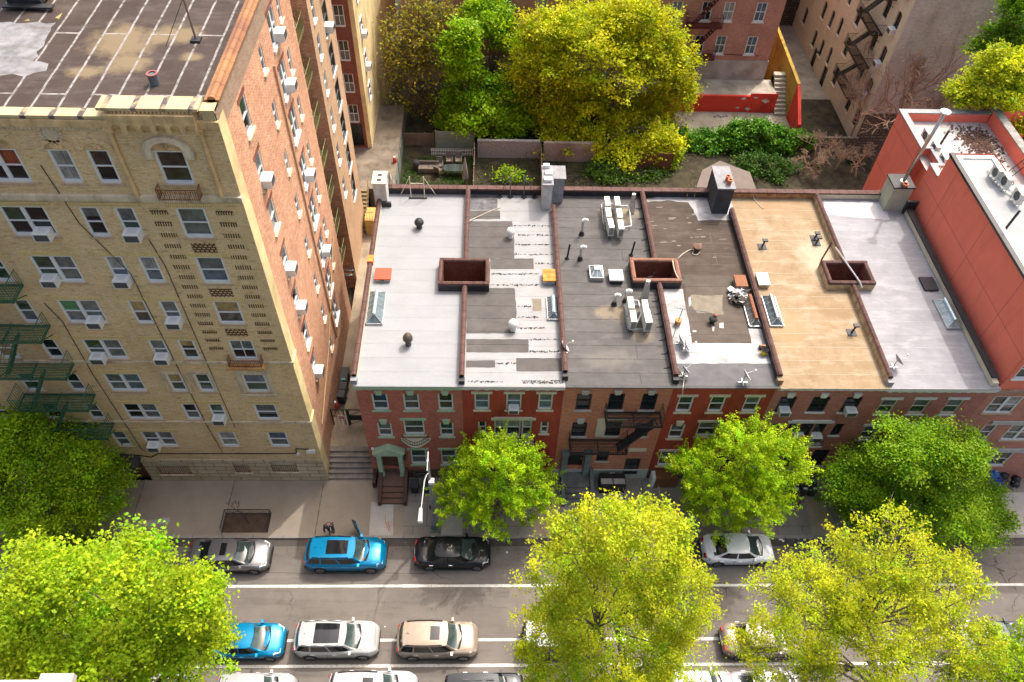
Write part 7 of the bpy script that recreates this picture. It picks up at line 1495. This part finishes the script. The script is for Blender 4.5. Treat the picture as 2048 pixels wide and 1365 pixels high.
def fence(label, pts, h, m, post=None, name='garden_fence', th=.05, planks=True):
    t = thing(name, label, 'fence' if 'fence' in name else 'wall', pts[0]); mb = MB(); pp = MB()
    for a, b in zip(pts[:-1], pts[1:]):
        ln = math.hypot(b[0]-a[0], b[1]-a[1]); k = max(1, int(ln/.16)) if planks else 1; dx, dy = (b[0]-a[0])/ln, (b[1]-a[1])/ln
        for q in range(k):
            s0, s1 = ln*q/k, ln*(q+1)/k-(.012 if planks else 0); n = (-dy*th/2, dx*th/2); hh = h+(random.uniform(-.02, .02) if planks else 0); z = a[2]
            P = [(a[0]+dx*s0-n[0], a[1]+dy*s0-n[1]), (a[0]+dx*s1-n[0], a[1]+dy*s1-n[1]), (a[0]+dx*s1+n[0], a[1]+dy*s1+n[1]), (a[0]+dx*s0+n[0], a[1]+dy*s0+n[1])]; mb.prism(P, z, z+hh)
        for q in range(int(ln/2.2)+1): x, y = a[0]+dx*min(ln, q*2.2), a[1]+dy*min(ln, q*2.2); pp.box(x-.06, y-.06, a[2], x+.06, y+.06, a[2]+h+.08)
    mb.build('panel', m, t); pp.build('post', post or m, t); return t
random.seed(6)
GRN = M('sage_fence', (.22, .27, .23), .8, .2, 1.5); WD = M('weathered_fence_wood', (.18, .14, .10), .9, .3, 2); DWD = M('brown_fence_wood', (.16, .085, .04), .9, .3, 2)
fence('sage green boarded fence along the alley side of the patio garden', [(-7.9, 45, 1), (-7.9, 58.2, 1)], 1.6, GRN, WD)
fence('sage green fence panel behind the patio garden', [(-4.9, 58.1, 1), (-1.5, 58.1, 1)], 1.9, GRN, planks=False); fence('brown board fence between the patio garden and the speckled wall garden', [(-1.45, 45, 1), (-1.45, 57, 1)], 1.6, WD)
fence('dark board fence right of the speckled wall garden', [(4.35, 45, 1), (4.35, 57, 1)], 1.7, WD); fence('tan brown wooden fence half hidden by the yellow bush', [FY(1270, 345, 55.5)[:2]+(1,), FY(1340, 345, 55.5)[:2]+(1,)], 1.8, DWD); fence('low wooden pickets left behind the patio garden', [(-8.1, 58.6, 1), (-5.1, 58.6, 1)], 1.3, WD)
t = thing('picket_fence', 'low white picket fence behind the patio chairs', 'fence', (-3.6, 57.2, 1)); mb = MB(); x = -5.3
while x < -1.6: mb.box(x, 57.18, 1.0, x+.07, 57.2, 1.75); x += .15
mb.box(-5.35, 57.201, 1.15, -1.6, 57.23, 1.22); mb.box(-5.35, 57.201, 1.5, -1.6, 57.23, 1.57); mb.build('panel', WHITE, t)
o = MB().box(-1.2, 57.0, .9, 4.3, 57.3, 2.75).build('garden_wall', M('pebble_dash', (.34, .33, .32), .9, .45, 9, c2=(.62, .60, .58), grain=.4)); tag(o, 'grey speckled pebble dashed wall at the end of a small garden', 'wall')
o = MB().box(4.6, 56.6, .9, 9.2, 56.9, 2.9).build('garden_wall', CONC); tag(o, 'stained concrete garden wall below the yellow maple', 'wall')
def grass(name, x0, y0, x1, y1, z, n, m, label):
    rng = np.random.default_rng(n); c = np.stack([rng.uniform(x0, x1, n), rng.uniform(y0, y1, n), np.full(n, z+.05)], 1); w = np.sin(c[:, 0]*1.7+1)*np.sin(c[:, 1]*1.3)+rng.normal(scale=.5, size=n); c = c[w > -.25]; n = len(c)
    nr = rng.normal(size=(n, 3)); nr[:, 2] = abs(nr[:, 2])*.6+.5; nr /= np.linalg.norm(nr, axis=1)[:, None]; f = rng.uniform(.5, 1.2, n)[:, None]
    o = leaf_mesh(name, c, nr, rng.uniform(.05, .13, n), f*np.ones((1, 3)), m, None, (0, 0, 0), .3); tag(o, label, 'grass', kind='stuff')
GR = leafmat('grass_blade', (.06, .16, .015)); grass('grass', -7.7, 48, -1.6, 57, .97, 9000, GR, 'green lawn of the patio garden'); grass('weeds', -1.3, 50, 12, 56.5, .97, 5000, leafmat('weed_leaf', (.07, .12, .03)), 'scattered weeds on the dark garden soil')
# patio furniture
WICK = M('grey_wicker', (.13, .12, .115), .85, .25, 10); CUSH = M('brown_cushion', (.20, .16, .13), .9, .15, 4)
def chair(x, y, rz, label, m=WICK):
    t = thing('patio_chair', label, 'chair', (0, 0, 0), 'patio chairs'); MB().box(-.28, -.28, .36, .28, .28, .44).build('seat', CUSH, t); MB().hexa([(-.28, .24, .44), (.28, .24, .44), (.28, .3, .44), (-.28, .3, .44), (-.28, .36, .98), (.28, .36, .98), (.28, .41, .98), (-.28, .41, .98)]).build('backrest', m, t)
    for a in (-.26, .26):
        for b in (-.26, .24): MB().cyl((a, b, 0), (a, b, .36), .025, n=6).build('leg', m, t)
        MB().box(a-.03, -.28, .6, a+.03, .26, .64).build('armrest', m, t)
    t.location = (x, y, 1.0); t.rotation_euler = (0, 0, rz)
for px, py, rz, lab in ((899, 320, 0, 'dark patio chair at the white pickets, left of two'), (917, 320, 0, 'dark patio chair at the white pickets, right of two'), (880, 330, .1, 'dark patio chair between the sofa and the table'), (877, 341, 2.6, 'grey patio chair turned askew in front of the sofa')):
    c = G(px, py, 1.4); chair(c[0], c[1], rz, lab)
c = G(857, 335, 1.4); t = thing('patio_sofa', 'two seat wicker sofa with brown cushions on the patio', 'sofa', (c[0], c[1], 1)); x, y = c[0], c[1]; MB().box(x-.9, y-.35, 1.05, x+.9, y+.35, 1.36).build('base', WICK, t); mb = MB(); mb.box(x-.85, y-.33, 1.362, x-.02, y+.25, 1.48); mb.box(x+.02, y-.33, 1.362, x+.85, y+.25, 1.48); mb.build('cushion', CUSH, t); MB().box(x-.9, y+.352, 1.05, x+.9, y+.5, 1.75).build('backrest', WICK, t)
c = G(909, 336, 1.7); t = thing('patio_table', 'long dark patio table with a glass top', 'table', (c[0], c[1], 1)); x, y = c[0], c[1]; mb = MB(); mb.prism([(x+.95*math.copysign(abs(math.cos(k*math.pi/10))**.5, math.cos(k*math.pi/10)), y+.5*math.copysign(abs(math.sin(k*math.pi/10))**.5, math.sin(k*math.pi/10))) for k in range(20)], 1.68, 1.72); mb.build('tabletop', glassy('dark_table_glass', (.06, .075, .075), .15), t)
for a in (-.7, .7):
    for b in (-.3, .3): MB().cyl((x+a, y+b, 1), (x+a, y+b, 1.679), .03, n=6).build('leg', IRON, t)
c = G(833, 330, 1.4); t = thing('covered_grill', 'round dark covered barrel beside the patio sofa', 'barrel', (c[0], c[1], 1)); MB().lathe((c[0], c[1], 1), [(.3, 0), (.33, .4), (.3, .75), (.15, .85), (.01, .87)], 14).build('cover', M('dark_cover', (.05, .045, .055), .8, .2, 3), t, True)
c = G(932, 368, 1.0); t = thing('closed_parasol', 'closed grey garden parasol behind the coping of the white roof', 'parasol', c); MB().cyl(c, (c[0]-.05, c[1]+.1, 3.6), .03, n=6).build('pole', GALV, t); MB().lathe((c[0]-.05, c[1]+.1, 1.5), [(.22, 0), (.26, .1), (.2, 1), (.07, 2.0), (.02, 2.2)], 10).build('canopy', M('grey_canvas', (.32, .30, .28), .9, .2, 5), t)
c = G(789, 317, 3.3); t = thing('fuel_can', 'red and white can standing by the court fence', 'can', (c[0], c[1], 2.9)); MB().lathe((c[0], c[1], 2.9), [(.001, 0), (.16, 0), (.16, .35), (.08, .45), (.05, .5)], 12).build('body', M('red_plastic', (.5, .04, .03), .5, .1, 3), t); MB().lathe((c[0], c[1], 3.4), [(.1, 0), (.1, .06), (.001, .07)], 10).build('lid', ACW, t)
# shed and back wall pieces seen between chimneys
t = thing('garden_shed', 'low shed with a flat brown grey roof behind the slate chimney', 'shed', (15, 50, 1)); P = [G(x, y, 3.0) for x, y in ((1390, 375), (1405, 340), (1440, 322), (1500, 345), (1512, 378))]
mb = MB(); mb.prism([p[:2] for p in P], 1, 2.9); mb.build('wall', DWD, t); mb = MB(); mb.prism([p[:2] for p in P], 2.902, 3.0); mb.build('roof', M('brown_grey_roofing', (.17, .14, .12), .9, .12, 1.5), t)
# red retaining wall, steps, yellow wall
RWALL = M('red_wall_paint', (.66, .045, .022), .7, .15, 1.5, st=(.4, .4, .4)); PLST = M('flaked_plaster', (.5, .47, .44), .9, .2, 3)
structure(MB().box(12, 60.4, .5, 28.6, 64.1, 1.3).build('terrace', M('terrace_concrete', (.34, .29, .22), .9, .3, .8, c2=(.48, .43, .34)))); structure(MB().box(12, 64.35, .5, 26.9, 67, 3.0).build('terrace', M('upper_terrace_plaster', (.32, .28, .22), .9, .3, .6, c2=(.52, .47, .38))))
t = thing('red_retaining_wall', 'bright red painted retaining wall with flaked patches', 'wall', (22, 64.2, 1.3)); mb = MB(); mb.box(14, 64.1, 1.2, 26.88, 64.34, 3.02); mb.box(24.3, 64.05, 1.2, 26.9, 64.099, 3.35); mb.build('wall', RWALL, t); random.seed(2); mb = MB()
for px, py, s in ((1530, 202, .35), (1495, 218, .3), (1475, 216, .15), (1487, 198, .25), (1512, 196, .2)):
    c = FY(px, py, 64.04); mb.face([(c[0]+s*random.uniform(.5, 1.3)*math.cos(a_), 64.04, c[2]+.6*s*random.uniform(.5, 1.2)*math.sin(a_)) for a_ in [k*.7 for k in range(9)]])
mb.build('flaked_patch', PLST, t)
t = thing('garden_steps', 'narrow concrete steps between the red walls', 'steps', (27.5, 65, 1.3)); mb = MB()
for k in range(10): mb.box(26.92, 63.6+k*.31, 1.0, 28.0, 66.98, 1.3+(k+1)*.26)
mb.build('flight', M('pale_step', (.42, .38, .30), .9, .25, 2), t)
t = thing('boundary_wall', 'yellow wall turning red at its front end beside the garden steps', 'wall', (28, 67, 1)); mb = MB(); mb.hexa([(28.02, 63.3, .5), (28.32, 63.3, .5), (28.32, 76, .5), (28.02, 76, .5), (28.02, 63.3, 4.9), (28.32, 63.3, 4.9), (28.32, 76, 5.6), (28.02, 76, 5.6)]); mb.build('yellow_section', M('yellow_wall_paint', (.45, .30, .05), .85, .25, 1.0, st=(1, 1, .4)), t); mb = MB(); mb.hexa([(28.02, 60.3, .5), (28.32, 60.3, .5), (28.32, 63.29, .5), (28.02, 63.29, .5), (28.02, 60.3, 2.6), (28.32, 60.3, 2.6), (28.32, 63.29, 4.85), (28.02, 63.29, 4.85)]); mb.build('red_section', RWALL, t)
structure(MB().box(28.33, 59.6, .0, 33.44, 84, .55).build('passage_paving', CONC)); o = MB().box(22, 58.9, .5, 33.4, 59.2, 2.2).build('garden_wall', MATS['rubble_stone']); tag(o, 'low rubble stone wall below the bare branches', 'wall')
c = G(1440, 233, 1.3); mb = MB()
for k in range(5): mb.ball((c[0]-.5+k*.28, c[1]+random.uniform(-.1, .1), 1.36), .16, 5, sz=.5)
o = mb.build('plastic_bag', M('grey_plastic_bag', (.25, .25, .27), .5, .2, 5)); tag(o, 'crumpled grey plastic bags lying below the red retaining wall', 'bags')
# ------------------------------------------------------------------ street furniture
LB3 = gb(870, 1056); x, y = LB3[0], LB3[1]; LMP = M('aged_lamp_green', (.19, .23, .20), .6, .25, 4)
t = thing('street_lamp', 'tall grey green street lamp with a long white arm at the kerb', 'street lamp', (x, y, 0)); mb = MB(); mb.box(x-.3, y-.3, 0, x+.3, y+.3, .12); mb.lathe((x, y, .12), [(.26, 0), (.26, .5), (.2, .62), (.13, .8), (.12, .8)], 8); mb.build('base', LMP, t); mb = MB(); mb.cyl((x, y, .9), (x, y, 7.9), .12, .075, 10); mb.build('pole', M('galvanised_pole', (.24, .25, .25), .5, .2, 4), t)
mb = MB(); mb.tube([(x, y, 6.6), (x-.05, y-.7, 7.55), (x-.1, y-1.2, 7.85), (x-.16, y-3.0, 8.05)], .03, 6); mb.tube([(x, y, 7.7), (x, y+.5, 7.95), (x, y-.6, 7.85)], .035, 6); mb.build('arm', M('pale_lamp_arm', (.42, .43, .43), .5, .1, 3), t)
mb = MB(); mb.hexa([(x-.3, y-3.7, 8.0), (x-.04, y-3.7, 8.0), (x-.08, y-2.9, 8.02), (x-.26, y-2.9, 8.02), (x-.27, y-3.65, 8.14), (x-.07, y-3.65, 8.14), (x-.1, y-2.9, 8.12), (x-.24, y-2.9, 8.12)]); mb.build('lamp_head', M('lamp_head_grey', (.45, .46, .46), .5, .1, 3), t); mb = MB(); mb.cyl((x, y-.05, 5.6), (x+.12, y-.05, 5.6), .12, n=8); mb.box(x-.05, y-.25, 5.7, x+.25, y+.05, 5.95); mb.build('control_box', ACW, t); mb = MB(); mb.box(x-.18, y-.14, 2.6, x-.1, y-.08, 3.1); mb.build('sign_plate', IRON, t)
# fenced planter with a sapling
a, b = G(445, 1062, 0), G(543, 1028, 0); x0, x1, y0, y1 = a[0], b[0], 21.35, b[1]; t = thing('planter_bed', 'low black iron fence around a bare earth planting bed on the pavement', 'planter', ((x0+x1)/2, y0, 0)); mb = MB(); mb.face([(x0, y0, .004), (x1, y0, .004), (x1, y1, .004), (x0, y1, .004)]); mb.build('soil', M('tree_pit_soil', (.07, .045, .03), .95, .35, 2), t); mb = MB(); railing(mb, [(x0, y0, 0), (x0, y1, 0), (x1, y1, 0), (x1, y0, 0)], .55, .13, .014); mb.build('fence', IRON, t)
bare('sapling', 'thin leafless sapling growing in the fenced planter bed', ((x0+x1)/2+.1, y1-.6, 0), 3.0, 33, BARKD, .035, .45, 4, 2, (-.25, .2), 'sapling')
tree('weed_tuft', 'small green weeds growing inside the fenced planter bed', ((x0+x1)/2, y1-.3, .0), [(458, 1035, 6, 5), (522, 1032, 7, 5)], y1-.35, LD, 35, dens=14, per=14, leaf=.05, sig=.1, trunk=.01, limbs=4, cat='weeds', crown='foliage', trunk_part='stem') if False else None
# wheelie bins
BIN = M('black_bin_plastic', (.018, .02, .024), .5, .3, 4)
def make_bin():
    t = thing('wheelie_bin', 'x', 'bin'); MB().hexa([(-.24, -.28, .08), (.24, -.28, .08), (.24, .26, .08), (-.24, .26, .08), (-.29, -.36, .98), (.29, -.36, .98), (.29, .34, .98), (-.29, .34, .98)]).build('body', BIN, t)
    q = MB(); q.hexa([(-.31, -.4, .985), (.31, -.4, .985), (.31, .36, .985), (-.31, .36, .985), (-.27, -.36, 1.05), (.27, -.36, 1.05), (.27, .34, 1.09), (-.27, .34, 1.09)]); q.build('lid', M('bin_lid', (.03, .033, .04), .4, .25, 4), t)
    for s in (-1, 1): MB().cyl((s*.2, .33, .1), (s*.26, .33, .1), .1, n=10).build('wheel', TYRE, t)
    MB().cyl((-.25, .42, .95), (.25, .42, .95), .02, n=6).build('handle', BIN, t); return t
_bn = [None]
def wbin(px, py, z, rz, label, grp, tagm=None):
    if _bn[0] is None: t = _bn[0] = make_bin()
    else: t = copy_tree(_bn[0]); 
    c = G(px, py, z+1.0); t.location = (c[0], c[1], z); t.rotation_euler = (0, 0, rz); t['label'] = label; t['group'] = grp
    if 'alley' in grp: t.scale = (.85, .8, .9)
    if tagm:
        q = MB(); q.box(-.14, -.3, 1.07, .14, -.14, 1.1); q.build('sticker', tagm, t, local=True)
    return t
STK = M('white_sticker', (.7, .71, .72), .5, .05, 3); TEAL = M('teal_sticker', (.08, .42, .45), .5, .05, 3)
first = wbin(690, 740, 1.0, .1, 'black bin at the back of the row in the alley', 'bins in the alley')
for px, py, lab in ((685, 770, 'black bin at the front but one of the row in the alley'), (682, 786, 'black bin at the front of the row in the alley, nearest the gate')): wbin(px, py, 1.0, -.1, lab, 'bins in the alley')
wbin(687, 754, 1.0, .05, 'black bin with a teal sticker on its lid in the alley row', 'bins in the alley', TEAL)
for px, lab in ((829, 'black bin beside the brown stoop, left one'), (851, 'black bin beside the brown stoop, right one behind the lamp')): wbin(px, 966, -.02, 0, lab, 'bins by the brown stoop')
for k, (px, lab) in enumerate(((1572, 'black bin under the leaves, leftmost of the row before the maroon house'), (1592, 'black bin with white sticker, left of the middle of the row before the maroon house'), (1610, 'black bin with white sticker, right of the middle of the row before the maroon house'), (1629, 'black bin with white sticker, rightmost of the row before the maroon house'))): wbin(px, 972, 0, 0, lab, 'bins before the maroon house', STK if k else None)
# lidded bin store before the orange house, heaps under tarpaulin, brown boxes
a, b = G(1200, 956, 1.0), G(1252, 966, 1.0); x0, x1, yy = a[0], b[0], a[1]; t = thing('bin_store', 'black bin box with two pale lids in front of the orange brick house', 'bin store', ((x0+x1)/2, yy, 0)); MB().box(x0, yy-.55, 0, x1, yy+.35, .95).build('box', BLKP, t); m_ = (x0+x1)/2
for p, q_ in ((x0+.05, m_-.03), (m_+.03, x1-.05)): MB().box(p, yy-.42, .952, q_, yy-.05, 1.0).build('lid', M('pale_lid', (.38, .36, .33), .7, .15, 3), t)
o = MB().box(G(1222, 945, .5)[0]-.15, 25.02, .35, G(1222, 945, .5)[0]+.2, 25.1, .75).build('meter_box', ACW); tag(o, 'pale meter box on the base wall of the orange brick house', 'meter box')
c = G(1325, 958, .6); t = thing('wooden_cabinet', 'brown wooden cabinet with a white panel left outside the oxblood house', 'cabinet', (c[0], c[1], 0)); MB().box(c[0]-.5, c[1]-.3, 0, c[0]+.9, c[1]+.4, 1.05).build('body', M('varnished_wood', (.20, .08, .03), .5, .3, 3, st=(.5, 3, 3)), t); MB().box(c[0]-.75, c[1]-.25, 0, c[0]-.52, c[1]+.3, 1.1).build('white_panel', ACW, t)
c = G(1990, 955, .8); t = thing('tarpaulin_heap', 'bags heaped under a blue tarpaulin in front of the coral brick house', 'heap', (c[0], c[1], 0)); rng = np.random.default_rng(4); mb = MB()
for k in range(7): mb.ball((c[0]+.7+rng.uniform(-.5, .9), c[1]+rng.uniform(-.5, .5), .25+rng.uniform(0, .3)), .3, 6, sz=.8)
mb.build('black_bags', M('black_bag_plastic', (.012, .013, .017), .35, .3, 6), t); mb = MB(); n = 7
gr = [[(c[0]-.7+1.1*i/n+rng.uniform(-.05, .05), c[1]-.7+1.4*j/n, .75+.35*math.sin(i*.9)*math.sin(j*.7)+rng.uniform(-.08, .08)) for j in range(n+1)] for i in range(n+1)]
for i in range(n):
    for j in range(n): mb.face([gr[i][j], gr[i+1][j], gr[i+1][j+1], gr[i][j+1]])
mb.build('tarpaulin', M('blue_tarpaulin', (.02, .10, .42), .4, .2, 4), t)
t = thing('area_railing', 'black iron railing between the pavement and the bagged front area of the coral house', 'railing', (31, 23.9, 0)); mb = MB(); railing(mb, [(29.2, 23.8, 0), (31.6, 23.8, 0), (31.6, 25.1, 0)], .95, .12, .013); mb.build('bars', IRON, t)
c = G(672, 812, 1.3); t = thing('fuel_can', 'red canister with a white cap standing in the alley behind the gate', 'can', (c[0], c[1], 1.0)); MB().lathe((c[0], c[1], 1), [(.001, 0), (.2, 0), (.2, .45), (.1, .6), (.06, .62)], 12).build('body', MATS['red_plastic'], t); MB().lathe((c[0], c[1], 1.62), [(.09, 0), (.08, .14), (.001, .15)], 10).build('cap', ACW, t)
# window units of the row houses
ac(PR, cx(1.4), cz(6.6), 'small white air conditioner in the middle top window of the oxblood house', 'air conditioners on the row houses', .85)
for u, z, lab in ((17.25, 6.5, 'white air conditioner in the left top window of the maroon house below the tan roof'), (21.2, 6.5, 'white air conditioner in the right top window of the maroon house below the tan roof'), (18.95, 3.75, 'white air conditioner above the flower box, left of two over the white balconet'), (20.05, 3.75, 'white air conditioner above the white balconet, right of two')): ac(PR, cx(u), cz(z), lab, 'air conditioners on the row houses', .9)
ac(Plane('-y', 67.0), 13.6, 8.8, 'white air conditioner in a window of the rear brick house among yellow leaves', 'air conditioners on the rear brick house'); ac(Plane('-y', 67.0), 19.1, 15.2, 'white air conditioner with blue sash above it on the rear brick house', 'air conditioners on the rear brick house')
c = FY(1605, 878, 24.85); t = thing('flower_box', 'box of orange flowers on the white balconet of the maroon house', 'flowers', c); MB().box(c[0]-.25, c[1]-.12, c[2]-.25, c[0]+.25, c[1]+.12, c[2]-.05).build('box', BROWNST, t); rng = np.random.default_rng(5); mb = MB()
for _ in range(26): mb.ball((c[0]+rng.uniform(-.25, .25), c[1]+rng.uniform(-.12, .12), c[2]+rng.uniform(-.05, .15)), .05, 4)
mb.build('blossom', M('orange_petals', (.65, .18, .03), .7, .3, 9), t)
# ------------------------------------------------------------------ world, sun, camera
W_ = bpy.data.worlds.new('World'); sc.world = W_; W_.use_nodes = True; nt = W_.node_tree; bg = nt.nodes['Background']
sky = nt.nodes.new('ShaderNodeTexSky'); sky.sky_type = 'NISHITA'; sky.sun_disc = False; sky.sun_elevation = math.radians(58); sky.sun_rotation = math.radians(37.7); sky.air_density = 1.; sky.dust_density = 10.; sky.ozone_density = 1.
L(nt, sky.outputs[0], bg.inputs[0]); bg.inputs[1].default_value = SKYS
sd = bpy.data.lights.new('sun', 'SUN'); sd.energy = SUNS; sd.angle = math.radians(.6); sd.color = (1., .96, .90); so = bpy.data.objects.new('sun', sd); COL.objects.link(so)
el = math.radians(58); dv = Vector((.611*math.cos(el), .792*math.cos(el), math.sin(el))); so.rotation_euler = (-dv).to_track_quat('-Z', 'Y').to_euler(); so.location = dv*80
cd = bpy.data.cameras.new('camera'); cd.sensor_width = 36; cd.lens = FPX/2048*36; cd.clip_start = .5; cd.clip_end = 2000; co_ = bpy.data.objects.new('camera', cd); COL.objects.link(co_)
from mathutils import Matrix
mt = Matrix(((_r[0], _u[0], -_f[0], 0), (_r[1], _u[1], -_f[1], 0), (_r[2], _u[2], -_f[2], 44.0), (0, 0, 0, 1))); co_.matrix_world = mt; sc.camera = co_
sc.view_settings.view_transform = 'Standard'; sc.view_settings.look = 'None'; sc.view_settings.exposure = 0; sc.view_settings.gamma = 1
sc.render.engine = 'CYCLES'; sc.cycles.use_denoising = True; sc.cycles.max_bounces = 6; sc.cycles.transparent_max_bounces = 8; sc.cycles.sample_clamp_indirect = 4
